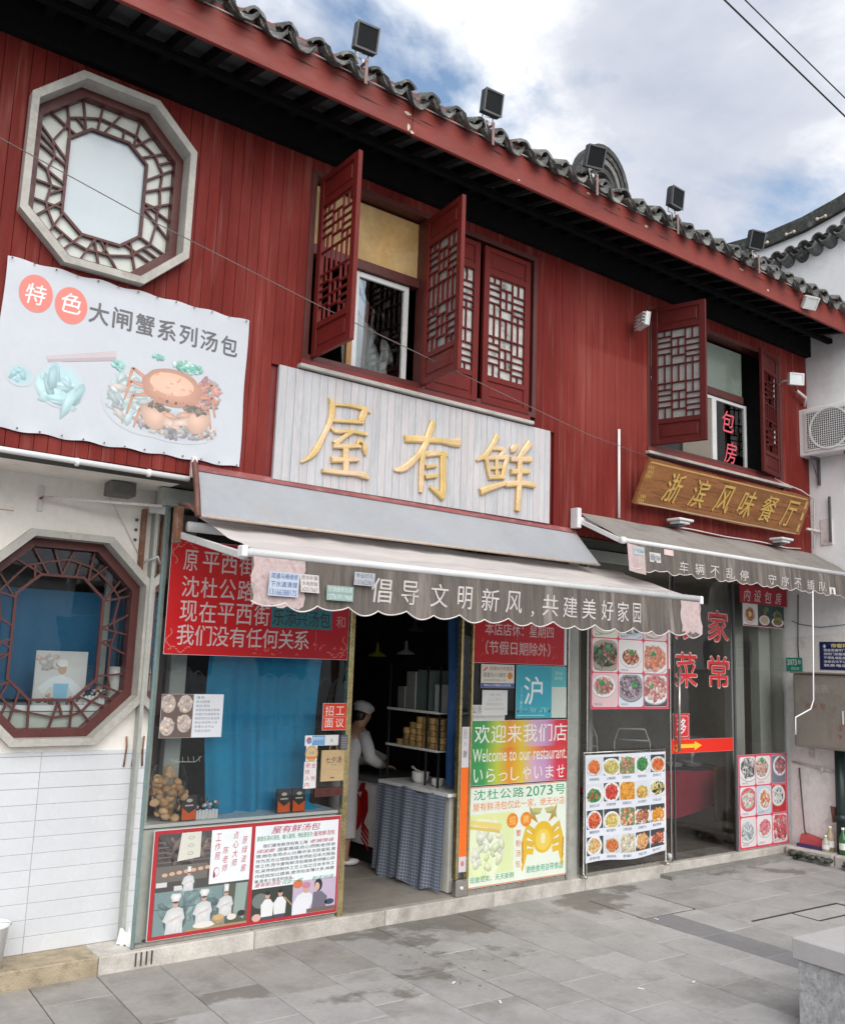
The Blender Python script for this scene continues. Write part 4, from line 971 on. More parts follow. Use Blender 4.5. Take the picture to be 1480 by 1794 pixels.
for k, s_ in enumerate(para):
    x0 = 3.24 if k == 0 else (3.36 if k == 1 else 3.19); x1 = 3.60 if k == 0 else (3.84 if k < 7 else 3.50); zt = .678 - .0335 * k
    p.text(s_, x0, zt - .024, x1, zt, (.04, .04, .05), 10, .004)
p.text('老城隍庙', 3.62, .655, 3.83, .68, MG, 10, .004, .3); p.text('绿波廊', 3.19, .62, 3.34, .645, MG, 10, .004, .3)
p.text('屋有鲜汤包', 3.19, .392, 3.40, .42, MG, 10, .004, .3); p.text('仅此一家', 3.41, .392, 3.58, .42, (.03, .28, .14), 10, .004, .3); p.text('别无分店', 3.65, .392, 3.84, .42, (.03, .28, .14), 10, .004, .3)
p.rect(3.175, .17, 3.50, .382, (.05, .055, .05), 2); p.ell(3.24, .30, .06, .05, (.16, .19, .18), 3)
for u, v in ((3.30, .19), (3.40, .195)):
    p.poly([(u - .045, v), (u + .045, v), (u + .05, v + .08), (u + .02, v + .115), (u - .02, v + .115), (u - .05, v + .08)], (.72, .73, .75), 4); p.ell(u, v + .14, .018, .024, (.55, .36, .28), 5); p.ell(u, v + .155, .019, .014, K_, 6); p.poly([(u - .04, .172), (u + .04, .172), (u + .045, v), (u - .045, v)], (.08, .08, .12), 4)
p.ell(3.22, .19, .035, .025, (.66, .4, .36), 5); 
for k in range(6): p.ell(3.44 + .01 * k, .30 - .01 * k, .004, .006, (.8, .5, .2), 5, 6)
p.rect(3.50, .17, 3.86, .40, (.50, .42, .55), 2); p.ell(3.54, .38, .04, .03, (.60, .18, .08), 3)
p.poly([(3.50, .172), (3.62, .172), (3.67, .25), (3.66, .30), (3.60, .325), (3.54, .30), (3.50, .24)], (.70, .72, .78), 4); p.ell(3.61, .345, .03, .036, (.55, .36, .30), 5); p.ell(3.61, .365, .036, .022, (.50, .22, .32), 6)
p.ell(3.71, .355, .034, .045, K_, 4); p.ell(3.70, .345, .022, .03, (.58, .40, .34), 6); p.poly([(3.66, .20), (3.78, .20), (3.79, .27), (3.74, .31), (3.67, .31)], (.16, .15, .2), 5); p.ell(3.81, .23, .04, .02, (.05, .07, .12), 5); p.rect(3.62, .172, 3.86, .20, (.18, .12, .1), 6)
p.build('printed_face', PRINT, t)
# blue side poster on the side glass
t = thing('side_poster', 'tall blue and green poster standing behind the narrow side glass', 'poster', (2.36, 6.17, .12))
mb = MB(); mb.box(2.358, 2.361, 6.06, 6.29, .13, .86); mb.build('sheet', WHITE, t)
p = Print(lambda u, v, L: (2.3578 - L * .0004, u, v)); p.rect(6.062, .13, 6.288, .858, (.22, .47, .62)); p.blobs(6.17, .75, .08, .08, 14, .03, [(.35, .6, .55), (.4, .65, .7), (.2, .4, .6)], 1)
p.blobs(6.17, .55, .08, .05, 14, .025, [(.5, .65, .6), (.2, .4, .7)], 2); p.rect(6.08, .3, 6.26, .46, (.42, .66, .42), 1); p.rect(6.07, .22, 6.25, .26, (.6, .72, .78), 1); p.build('print', PRINT, t)
# small notices
t, p = poster('food_photo', 'photo sheet of dumplings taped at the left edge of the glass', 'photo', 2.42, 2.645, 1.425, 1.715)
p.rect(2.421, 1.426, 2.644, 1.714, (.14, .10, .09)); DC = [(.62, .50, .42), (.66, .58, .50), (.55, .42, .33), (.5, .42, .42)]
for (u, v) in ((2.47, 1.65), (2.59, 1.65), (2.47, 1.50), (2.59, 1.52)): p.ell(u, v, .05, .06, (.5, .44, .42), 1); p.blobs(u, v, .045, .055, 20, .014, DC, 2)
p.build('print', PRINT, t)
t, p = poster('paper_notice', 'white sheet of handwritten lines taped next to the dumpling photo', 'notice', 2.648, 2.868, 1.425, 1.715)
p.rect(2.649, 1.426, 2.867, 1.714, (.68, .71, .76)); LN = ['通告', '各位顾客', '本店汤包', '现做现卖每日新鲜', '如需打包请提前说', '谢谢您的光临支持', '营业时间早六点', '至晚七点半止', '节假日除外']
for k, s_ in enumerate(LN): p.text(s_, 2.665, 1.683 - .028 * k, 2.665 + min(.18, .021 * len(s_) + .02), 1.702 - .028 * k, (.14, .16, .22), 1, -.004)
p.build('print', PRINTM, t)
t, p = poster('red_job_sign', 'small red sign of four white characters by the doorway', 'sign', 3.68, 3.887, 1.455, 1.655); p.rect(3.682, 1.457, 3.885, 1.653, (.72, .05, .02))
p.text('招', 3.70, 1.562, 3.775, 1.635, (.8, .72, .68), 1, .01); p.text('工', 3.795, 1.568, 3.87, 1.63, (.8, .72, .68), 1, .01); p.text('面', 3.70, 1.475, 3.775, 1.542, (.8, .72, .68), 1, .01); p.text('议', 3.795, 1.475, 3.87, 1.542, (.8, .72, .68), 1, .01)
p.rect(3.69, 1.552, 3.88, 1.5545, (.8, .5, .4), 1); p.build('print', PRINT, t)
t, p = poster('sticker', 'blue and white card stickers under the red job sign', 'sticker', 3.54, 3.83, 1.345, 1.42); p.rect(3.60, 1.347, 3.71, 1.418, (.16, .36, .62)); p.text('电信支付', 3.61, 1.385, 3.70, 1.41, W_, 1, .01); p.rect(3.712, 1.347, 3.828, 1.418, (.72, .73, .74)); p.ell(3.575, 1.383, .032, .032, (.72, .73, .76), 1); p.ell(3.575, 1.383, .022, .024, (.5, .1, .14), 2); p.ell(3.58, 1.376, .018, .014, (.15, .3, .6), 3); p.ell(3.77, 1.38, .012, .014, (.5, .5, .5), 1); p.build('print', PRINT, t)
t, p = poster('keypad', 'small grey keypad beside the brass door post', 'keypad', 3.84, 3.90, 1.31, 1.42, .02, GY, DGREY)
for i in range(3):
    for j in range(5): p.rect(3.848 + i * .016, 1.322 + j * .018, 3.858 + i * .016, 1.334 + j * .018, (.25, .26, .28), 0)
p.build('keys', PRINT, t)
t, p = poster('round_sticker', 'round tan sticker on the glass above the red lettered strip', 'sticker', 3.555, 3.65, 1.235, 1.345, .001); p.ell(3.602, 1.29, .055, .058, (.55, .36, .16), 1); p.ell(3.602, 1.29, .042, .045, (.6, .46, .3), 2); p.text('认证', 3.58, 1.285, 3.625, 1.305, (.1, .2, .08), 3, .01); p.rect(3.565, 1.25, 3.64, 1.268, (.7, .2, .04), 3); p.build('print', PRINT, t)
t, p = poster('no_entry_strip', 'vertical white strip with red characters on the window', 'sign', 3.545, 3.65, 1.04, 1.232); p.rect(3.546, 1.041, 3.649, 1.231, (.72, .72, .72))
for k, ch in enumerate('谢绝入内'): p.text(ch, 3.556, 1.19 - .046 * k, 3.593, 1.222 - .046 * k, (.55, .04, .1), 1, .01)
for k, ch in enumerate('宠物'): p.text(ch, 3.606, 1.185 - .09 * k, 3.64, 1.218 - .09 * k, (.55, .04, .1), 1, .01)
p.build('print', PRINTM, t)
t, p = poster('paper_bag', 'brown kraft paper bag with black brush logo hung on the glass', 'paper bag', 3.685, 3.885, 1.085, 1.31, .012, GY, mat('kraft_paper', (.50, .36, .20), .8, .08, 6)); p.text('七夕汤', 3.72, 1.215, 3.86, 1.262, (.06, .045, .03), 0, .03, .1); p.rect(3.77, 1.20, 3.81, 1.204, (.2, .15, .1), 0); p.rect(3.76, 1.165, 3.83, 1.167, (.3, .22, .14), 0); p.rect(3.77, 1.105, 3.80, 1.114, (.1, .08, .05), 0); p.build('print', PRINTM, t)
hb = MB(); hb.tube([(3.75, GY - .01, 1.31), (3.76, GY - .012, 1.345), (3.81, GY - .012, 1.345), (3.82, GY - .01, 1.31)], .003, 5); hb.build('handle', MATS['kraft_paper'], t)
t, p = poster('wooden_plaque', 'small carved wooden plaque below the kraft paper bag', 'plaque', 3.64, 3.885, .975, 1.04, .012, GY, BROWN); p.text('二 营 业', 3.66, .99, 3.86, 1.025, (.03, .02, .01), 0, .01); p.build('carving', PRINT, t)

# ---- right glass of shop 1
t, p = poster('closing_day_notice', 'red notice with two white lines right of the doorway', 'notice', 5.15, 6.275, 1.995, 2.52)
p.grad(5.152, 1.997, 6.273, 2.518, [(.50, .008, .015), (.45, .008, .015), (.55, .01, .02), (.52, .01, .02)]); p.text('本店店休：星期四', 5.27, 2.235, 6.10, 2.345, (.66, .50, .50), 1, .018); p.text('（节假日期除外）', 5.28, 2.07, 6.06, 2.19, (.66, .50, .50), 1, .018)
for k in range(40): a = random.uniform(5.2, 6.25); b = random.uniform(2.0, 2.2); p.poly([(a, b), (a + random.uniform(.0, .02), b + .01), (a + random.uniform(.01, .05), b + random.uniform(.02, .06))], (.62, .13, .11), 1)
p.build('lettering', PRINT, t)
bar('white_strip', 6.235, 6.27, GY - .0095, GY - .0045, 2.0, 2.35, WHITE, t)
t, p = poster('phone_ad', 'small cream and blue advertisement under the red notice', 'advertisement', 5.235, 5.62, 1.785, 1.985); p.rect(5.236, 1.786, 5.619, 1.984, (.66, .63, .55)); p.rect(5.236, 1.786, 5.619, 1.825, (.06, .10, .30), 1)
p.text('全国24小时送货', 5.33, 1.935, 5.60, 1.968, (.2, .06, .04), 1, .012); p.text('超值为111城市', 5.26, 1.875, 5.52, 1.915, (.12, .10, .08), 1, .012); p.ell(5.57, 1.89, .03, .03, (.6, .22, .05), 1); p.text('购买满额包邮一件', 5.27, 1.84, 5.52, 1.86, (.25, .25, .25), 1); p.text('微信公众号搜索关注有惊喜', 5.27, 1.797, 5.58, 1.817, W_, 2, .008); p.poly([(5.255, 1.93), (5.30, 1.965), (5.31, 1.955), (5.27, 1.925)], (.6, .05, .05), 1); p.build('print', PRINT, t)
t, p = poster('typed_notice', 'small typed white paper under the cream advertisement', 'notice', 5.255, 5.545, 1.555, 1.765); p.rect(5.256, 1.556, 5.544, 1.764, (.62, .63, .62)); 
for k, s_ in enumerate(['通 知', '上门 取件', '顾客请注意安全', '谢谢合作共同维护']): p.text(s_, 5.34 - .02 * k, 1.715 - .04 * k, 5.46 + .02 * k, 1.738 - .04 * k, (.38, .38, .38), 1, -.004)
p.build('print', PRINTM, t)
t, p = poster('newspaper_scrap', 'black and white printed sheet half hidden under the typed notice', 'notice', 5.148, 5.52, 1.51, 1.64, .002, GY + .0015); p.rect(5.149, 1.511, 5.519, 1.639, (.55, .55, .54)); p.text('公 示', 5.155, 1.57, 5.25, 1.63, (.1, .1, .1), 1, .02); p.text('经营范围卫生许可证号', 5.155, 1.53, 5.50, 1.55, (.15, .15, .15), 1, .01); p.build('print', PRINTM, t)
t, p = poster('hygiene_notice', 'turquoise city poster with a large white character and blank green side', 'poster', 5.645, 6.275, 1.525, 1.985); p.rect(5.646, 1.526, 6.274, 1.984, (.045, .36, .47)); p.rect(6.08, 1.80, 6.274, 1.984, (.10, .42, .46), 1); p.rect(6.085, 1.527, 6.274, 1.80, (.55, .62, .56), 1)
p.text('沪', 5.74, 1.64, 5.97, 1.89, (.72, .80, .82), 2, .03); p.text('2016', 6.12, 1.91, 6.22, 1.94, (.4, .62, .62), 2, .01); p.text('餐饮版', 6.12, 1.865, 6.22, 1.895, (.4, .62, .62), 2, .01)
for k in range(60): a = 5.65 + .43 * random.random(); h = random.uniform(.01, .05) + (.06 if abs(a - 5.70) < .008 else 0); p.rect(a, 1.575, a + random.uniform(.003, .012), 1.575 + h, (.20, .55, .64), 2)
p.rect(5.71, 1.60, 5.714, 1.80, (.45, .68, .74), 3); p.ell(5.712, 1.66, .01, .012, (.5, .7, .75), 3); p.ell(5.712, 1.72, .007, .008, (.5, .7, .75), 3); p.rect(5.66, 1.545, 6.0, 1.552, (.4, .66, .72), 3); p.build('print', PRINT, t)
t, p = poster('welcome_poster', 'rainbow coloured welcome poster in three languages', 'poster', 5.148, 6.30, .975, 1.51)
rb = [(.04, .27, .09), (.05, .30, .09), (.45, .55, .06), (.70, .28, .03), (.68, .50, .04), (.60, .38, .50), (.52, .30, .52), (.62, .04, .08), (.60, .03, .04)]
rb2 = [(.04, .27, .09), (.08, .33, .06), (.5, .5, .05), (.72, .18, .03), (.66, .50, .05), (.72, .30, .08), (.6, .10, .10), (.64, .05, .05), (.62, .05, .04)]
z_ = [.977, 1.10, 1.20, 1.28, 1.38, 1.508]
for k in range(5): p.grad(5.15, z_[k], 6.298, z_[k + 1], [tuple(a * (1 - (k in (2,)) * .999) + b * ((k in (2,)) * .999) for a, b in zip(c1, c2)) for c1, c2 in zip(rb, rb2)])
for k, ch in enumerate('欢迎来我们店'): p.text(ch, 5.18 + .187 * k, 1.32, 5.35 + .187 * k, 1.475, (.80, .80, .74), 1, .012)
p.text('Welcome to our restaurant.', 5.165, 1.165, 6.285, 1.275, (.78, .78, .70), 1, -.004)
for k, ch in enumerate('いらつしやいませ'):
    h = .11 if ch not in 'つ' else .07; p.text(ch, 5.18 + .140 * k, 1.0, 5.28 + .140 * k, 1.0 + h, (.78, .78, .74), 1, .005)
p.build('lettering', PRINT, t)
t, p = poster('address_poster', 'green and orange poster with a yellow crab and the street number', 'poster', 5.14, 6.30, .155, .965)
BG = (.70, .80, .68); p.rect(5.142, .157, 6.298, .963, (.62, .26, .14)); p.rect(5.15, .167, 6.29, .955, (.72, .79, .70), 1)
for k, ch in enumerate('沈杜公路2073号'):
    p.text(ch, 5.185 + (.148 * k if k < 4 else .60 + .085 * (k - 4) if k < 8 else .955), .855 + .0, 5.315 + (.148 * k if k < 4 else .545 + .085 * (k - 4) if k < 8 else .955), .94, (.02, .30, .14), 2, .018)
p.text('屋有鲜汤包仅此一家，绝无分店', 5.18, .765, 6.265, .835, (.72, .20, .04), 2, .014)
p.rect(5.151, .25, 5.65, .74, (.66, .76, .42), 2); p.ell(5.33, .47, .20, .26, (.72, .80, .56), 3); p.ell(5.36, .44, .13, .20, (.76, .82, .68), 4); p.ell(5.30, .34, .13, .12, (.70, .80, .48), 5)
p.blobs(5.35, .45, .18, .2, 26, .04, [(.72, .8, .55), (.68, .78, .5), (.76, .82, .66)], 5.2); p.poly([(5.151, .72), (5.66, .66), (5.67, .72), (5.4, .738), (5.151, .738)], (.70, .74, .34), 6)
p.poly([(5.151, .70), (5.151, .665), (5.50, .60), (5.51, .65)], (.74, .60, .20), 7); p.poly([(5.151, .655), (5.151, .63), (5.48, .575), (5.49, .60)], (.66, .5, .14), 7)
YC = (.72, .46, .03); YD = (.48, .25, .02)
cu, cv = 6.00, .50
p.ell(cu, cv, .13, .135, YC, 4, 28); p.ell(cu, cv - .02, .09, .09, (.74, .56, .10), 5); p.ell(cu, cv - .01, .03, .045, (.78, .70, .42), 6); p.text('王', cu - .025, cv - .05, cu + .025, cv + .03, (.8, .74, .5), 7, .01)
for s_ in (-1, 1):
    p.poly([(cu + s_ * .06, cv + .12), (cu + s_ * .15, cv + .17), (cu + s_ * .17, cv + .27), (cu + s_ * .12, cv + .23), (cu + s_ * .09, cv + .17)][::s_], YD, 4); p.poly([(cu + s_ * .17, cv + .15), (cu + s_ * .15, cv + .24), (cu + s_ * .02, cv + .24), (cu + s_ * .04, cv + .20), (cu + s_ * .11, cv + .19)][::s_], (.35, .36, .12), 5)
    p.poly([(cu + s_ * .01, cv + .245), (cu + s_ * .05, cv + .205), (cu + s_ * .14, cv + .225), (cu + s_ * .12, cv + .255)][::s_], (.50, .48, .20), 6)
    for k in range(4):
        a = .10 - .07 * k; p.poly([(cu + s_ * .11, cv + a * .8), (cu + s_ * .20, cv + a + .03), (cu + s_ * .26, cv + a - .13), (cu + s_ * .24, cv + a - .16), (cu + s_ * .19, cv + a - .02), (cu + s_ * .12, cv + a * .8 - .05)][::s_], YC if k % 2 else (.66, .44, .06), 4 + .3 * k)
    p.poly([(cu + s_ * .24, cv - .02), (cu + s_ * .26, cv - .02), (cu + s_ * .25, cv - .20), (cu + s_ * .235, cv - .20)][::s_], YD, 6)
for (u, ch) in ((5.63, '招'), (5.79, '牌')): p.ell(u, .665, .065, .062, (.75, .22, .02), 8); p.text(ch, u - .035, .63, u + .035, .70, (.80, .62, .2), 9, .015)
for k, ch in enumerate('蟹粉汤包'): p.text(ch, 5.675, .53 - .085 * k, 5.73, .585 - .085 * k, (.66, .16, .06), 8, .01)
p.text('现做现卖，天天新鲜', 5.165, .195, 5.66, .245, (.03, .30, .12), 8, .006); p.text('谢绝食用自带食品', 5.80, .215, 6.25, .275, (.02, .36, .22), 8, .014)
p.build('printed_face', PRINT, t)
t, p = poster('thank_you_strip', 'narrow orange and white strip with black characters beside the doorway', 'sign', 5.04, 5.12, .30, 1.46, .003, GY - .002)
p.rect(5.041, .301, 5.119, 1.459, (.62, .60, .64)); p.rect(5.041, .42, 5.119, 1.13, (.85, .16, .015), 1); p.text('谢', 5.055, 1.21, 5.10, 1.27, K_, 2, .01); p.text('光', 5.058, 1.30, 5.095, 1.34, (.3, .3, .3), 2, 0); p.text('谢绝还价', 5.06, 1.36, 5.10, 1.45, (.3, .3, .3), 2, 0); p.ell(5.08, .365, .018, .022, (.6, .2, .2), 2); p.build('print', PRINT, t)

# ================================================================== things inside shop 1
CX = 4.97
ct = thing('counter', 'long counter inside the doorway draped with a checked blue cloth', 'counter', (5.3, 6.7, .11))
bar('counter_top', CX - .01, 5.55, 6.10, 7.12, .885, .915, WHITE, ct)
bar('carcass', CX + .05, 5.5, 6.15, 7.1, .12, .884, DARKG, ct)
def drape(s, t):
    y = 6.14 + (7.12 - 6.14) * s; w = .5 * sin(2 * pi * 3.1 * s + .6) + .3 * sin(2 * pi * 6.3 * s + 2) + .2 * sin(2 * pi * 1.3 * s)
    flare = (1 - t) ** 1.2
    return (CX - .012 - .045 * flare + .035 * w * (.25 + .75 * flare), y, .125 + .02 * sin(14 * s) + (.885 - .125) * t)
mb = MB(); mb.grid(drape, 60, 12); mb.build('cloth', CHECK, ct)
rk = thing('shelf_rack', 'black and white metal shelf rack standing on the counter', 'rack', (5.3, 6.8, .916))
for (y) in (6.42, 6.60, 7.18):
    mb = MB(); mb.box(5.09, 5.105, y - .008, y + .008, .916, 1.95); mb.build('upright', BLK, rk)
for y in (6.42, 7.18): mb = MB(); mb.box(5.45, 5.465, y - .008, y + .008, .916, 1.95); mb.build('upright', BLK, rk)
for z in (1.225, 1.55): mb = MB(); mb.box(5.08, 5.47, 6.41, 7.19, z - .012, z, .002); mb.box(5.076, 5.08, 6.41, 7.19, z - .014, z + .008); mb.build('shelf', CERAM, rk)
stc = thing('steamer_stack', 'piled bamboo steamers on the middle shelf of the rack', 'steamers', (5.2, 6.75, 1.227))
sm = MB(); sm.lathe([(.001, 0), (.046, 0), (.05, .004), (.05, .024), (.047, .026), (.05, .028), (.05, .05), (.042, .052), (.001, .045)], (0, 0, 0), 14); sme = sm.mesh('steamer', BAMB)
rr = random.Random(9)
for col_ in range(7):
    y = 6.46 + .095 * col_; n = (5, 5, 5, 5, 4, 3, 1)[col_]
    for k in range(n):
        for xx in (5.15, 5.26): inst('steamer', sme, stc, (xx + rr.uniform(-.006, .006), y + rr.uniform(-.006, .006), 1.228 + k * .054), (0, 0, rr.uniform(0, 3)))
for (y, s_, lab) in ((6.75, 1.0, 'white two handled pot with a spoon across it, on the counter'), (6.50, .7, 'small white bowl next to the pot on the counter')):
    t = thing('pot', lab, 'pot', (5.16, y, .917)); mb = MB(); mb.lathe([(.001, 0), (.05 * s_, 0), (.075 * s_, .03 * s_), (.08 * s_, .09 * s_), (.083 * s_, .095 * s_), (.075 * s_, .09 * s_), (.07 * s_, .04 * s_), (.001, .02 * s_)], (5.16, y, .917), 18); mb.build('bowl', CERAM, t)
    if s_ == 1.0:
        mb = MB(); mb.tube([(5.14, y - .11, 1.0), (5.15, y - .05, 1.015), (5.15, y + .05, 1.022), (5.14, y + .10, 1.045)], [.006, .005, .008, .014], 6); mb.build('spoon', CERAM, t)
        for s2 in (-1, 1): mb = MB(); mb.tube([(5.16, y + s2 * .075, .99), (5.16, y + s2 * .105, 1.0), (5.16, y + s2 * .105, .975), (5.16, y + s2 * .075, .965)], .006, 6); mb.build('handle', CERAM, t)
for i, (y0, y1, h, c, lb) in enumerate(((6.98, 7.10, .20, (.20, .22, .20), 'low grey box on the top shelf, at the far end'), (6.82, 6.97, .34, (.24, .26, .23), 'tall grey box in the middle of the top shelf'), (6.62, 6.80, .36, (.12, .17, .15), 'dark green box nearest the doorway on the top shelf'), (6.45, 6.54, .24, (.45, .47, .48), 'narrow white carton behind the rack upright on the top shelf'))):
    t = thing('storage_box', lb, 'box', (5.2, (y0 + y1) / 2, 1.552)); bar('carton', 5.13, 5.34, y0, y1, 1.552, 1.552 + h, mat('carton_%s' % 'abcd'[i], c, .5), t); bar('lid_strip', 5.127, 5.129, y0 + .002, y0 + .01, 1.56, 1.55 + h, CERAM, t, 0)
# red lidded picture counter
t = thing('picture_counter', 'white cabinet with a printed red crab behind the checked counter', 'cabinet', (5.3, 7.6, .11))
bar('cabinet', 5.03, 5.6, 7.14, 8.6, .28, .86, mat('cabinet_white', (.62, .60, .60), .4), t); bar('plinth', 5.10, 5.55, 7.2, 8.5, .11, .28, BLK, t); bar('worktop', 5.0, 5.62, 7.135, 8.65, .861, .90, DGREY, t)
p = Print(lambda u, v, L: (5.0298 - L * .0004, u, v))
p.ell(7.62, .56, .17, .19, (.42, .012, .014), 1, 24); p.ell(7.62, .60, .13, .12, (.58, .03, .02), 2); p.blobs(7.62, .64, .1, .06, 9, .012, [(.75, .3, .25)], 3); 
p.poly([(7.44, .45), (7.36, .60), (7.38, .76), (7.46, .80), (7.50, .70)], (.30, .008, .012), 2); p.poly([(7.55, .74), (7.50, .83), (7.42, .84), (7.44, .76)], (.34, .01, .012), 3); p.poly([(7.76, .72), (7.74, .84), (7.82, .82), (7.84, .70)], (.3, .01, .01), 2)
for k in range(4): p.poly([(7.46, .50 - .05 * k), (7.34, .42 - .05 * k), (7.33, .38 - .05 * k), (7.47, .45 - .04 * k)], (.36, .01, .012), 2)
p.build('crab_print', PRINT, t)
# pendant lamps
for (x, y, z, c, lb, cord) in ((5.50, 7.5, 2.05, (.45, .47, .46), 'white cone pendant lamp hanging over the counter', 3.08), (5.22, 7.6, 2.02, (.30, .30, .02), 'yellow green pendant shade left of the white lamp', 3.08), (5.9, 7.9, 2.3, (.1, .12, .1), 'dim pendant shade at the back right', 3.08)):
    t = thing('pendant_lamp', lb, 'lamp', (x, y, z), 'pendant lamps'); mb = MB(); mb.lathe([(.09, 0), (.085, .015), (.02, .05), (.012, .13), (.001, .14)], (x, y, z), 18); mb.build('lamp_shade', mat('shade%d' % int(x * 100), c, .4), t); mb = MB(); mb.tube([(x, y, z + .13), (x, y, cord)], .003, 5); mb.build('cord', BLK, t)
MATS['shade550'].name = 'white_shade'; MATS['shade522'].name = 'yellow_shade'; MATS['shade590'].name = 'dim_shade'
c = curtain(5.04, 5.24, .935, 2.55, 6.25, .03, 1.5, NAVY, 8, -.3, 12)
solo(c, 'door_curtain', NAVY, 'narrow dark blue curtain gathered at the right side of the doorway', 'curtain', None, (5.12, 6.25, .93))
bar('wall_board', 4.9, 5.6, 9.70, 9.74, 1.5, 1.9, DARKG, shop, 0)

# ---- the cook: one skinned body, coat and hat on top
PX, PY = 4.83, 7.50
per = thing('person', 'cook in a white coat and white cap bending over the counter inside the doorway', 'person', (PX, PY, .11))
def skin_obj(name, verts, edges, radii, m, parent, root=0, sub=2):
    me = bpy.data.meshes.new(name); off = wloc(parent); me.from_pydata([tuple(Vector(v) - off) for v in verts], edges, [])
    o = bpy.data.objects.new(name, me); COL.objects.link(o)
    o.modifiers.new('s', 'SKIN')
    for i, r in enumerate(radii):
        d = me.skin_vertices[0].data[i]; d.radius = (r, r) if not isinstance(r, tuple) else r; d.use_root = (i == root)
    sb = o.modifiers.new('u', 'SUBSURF'); sb.levels = sub; sb.render_levels = sub
    me2 = bpy.data.meshes.new_from_object(o.evaluated_get(bpy.context.evaluated_depsgraph_get())); me2.name = name
    bpy.data.objects.remove(o); me2.materials.clear(); me2.materials.append(m)
    for q in me2.polygons: q.use_smooth = True
    o = bpy.data.objects.new(name, me2); COL.objects.link(o); o.parent = parent; return o
def B(f, s_, z): return (PX + f, PY + s_, .11 + z)     # f towards the counter (+X), s sideways (+Y), z up
V, E, R = [], [], []
def chain(pts, start=None):
    prev = start
    for (f_, s_, z_, r_) in pts:
        V.append(B(f_, s_, z_)); R.append(r_); i = len(V) - 1
        if prev is not None: E.append((prev, i))
        prev = i
    return prev
pel = chain([(0, 0, .80, .115)]); chest = chain([(.02, 0, .95, .11), (.06, 0, 1.08, .125), (.11, 0, 1.18, .115)], pel)
nk = chain([(.145, 0, 1.25, .055)], chest); hd = chain([(.17, 0, 1.30, .07), (.19, 0, 1.36, .082), (.195, 0, 1.40, .06)], nk)
chain([(.275, 0, 1.345, .012)], hd - 1)   # nose
for s_ in (-1, 1):
    k = chain([(.0, .085 * s_, .74, .085), (.01, .09 * s_, .42, .055), (-.01, .09 * s_, .09, .038), (.02, .09 * s_, .035, .035), (.12, .095 * s_, .022, .028)], pel)
    sh = chain([(.12, .15 * s_, 1.16, .055), (.14, .20 * s_, .98, .042), (.30, .17 * s_, .90, .034), (.36, .14 * s_, .885, .024), (.40, .13 * s_, .88, .030)], chest)
    for j, (dy, ln) in enumerate(((-.028, .06), (-.010, .07), (.010, .066), (.028, .052))): chain([(.425, .13 * s_ + dy, .878, .0095), (.425 + ln * .6, .13 * s_ + dy * 1.15, .868, .0085), (.42 + ln, .13 * s_ + dy * 1.15, .845, .0075)], sh)
    chain([(.40, .13 * s_ - .045 * s_, .872, .010), (.43, .13 * s_ - .055 * s_, .86, .009)], sh)
skin_obj('body', V, E, R, SKIN, per, 0, 1)
def tubeskin(name, pts, m, par, n=14):
    mb = MB(); mb.tube([B(*q[:3]) for q in pts], [q[3] for q in pts], n); return mb.build(name, m, par)
mb = MB(); cr = [(.0, .26, .155), (.0, .5, .15), (0, .8, .150), (.02, .95, .135), (.06, 1.08, .155), (.11, 1.19, .125), (.14, 1.235, .062)]
vs, fs = [], []; n = 18
for (f_, z_, r_) in cr:
    for k in range(n): a = 2 * pi * k / n; vs.append(B(f_ + r_ * .80 * cos(a) + .006 * sin(5 * a + z_ * 9), r_ * 1.12 * sin(a), z_))
for i in range(len(cr) - 1):
    for k in range(n): fs.append((i * n + k, i * n + (k + 1) % n, (i + 1) * n + (k + 1) % n, (i + 1) * n + k))
mb.add(vs, fs, True)
for s_ in (-1, 1): mb.tube([B(.11, .12 * s_, 1.18), B(.13, .19 * s_, 1.06), B(.145, .205 * s_, .98), B(.22, .19 * s_, .935), B(.315, .165 * s_, .90)], [.07, .062, .06, .052, .046], 12)
mb.build('coat', WCLOTH, per)
mb = MB(); M = Matrix.Translation(B(.185, 0, 1.405)) @ Matrix.Rotation(.35, 4, 'Y'); mb.lathe([(.001, .075), (.05, .072), (.095, .05), (.11, .02), (.09, -.01), (.088, -.035)], (0, 0, 0), 18, M); mb.build('cap', WCLOTH, per)
mb = MB(); mb.blob(B(.15, 0, 1.345), .070, 12, 8, (.85, .95, 1.0)); mb.build('hair', HAIR, per)
for s_ in (-1, 1): mb = MB(); mb.blob(B(.06, .095 * s_, .035), .05, 10, 6, (1.9, .8, .6)); mb.build('shoe', WHITE, per)
mb = MB(); mb.add([B(.34, -.12, .90), B(.50, -.10, .88), B(.55, .08, .95), B(.40, .10, 1.02), B(.34, .0, 1.0), B(.42, -.02, .86), B(.33, -.1, .75)], [(0, 1, 5, 6), (0, 5, 2, 3, 4)]); solo(mb, 'cloth', WCLOTH, 'white cloth held in the hands of the bending cook', 'cloth')

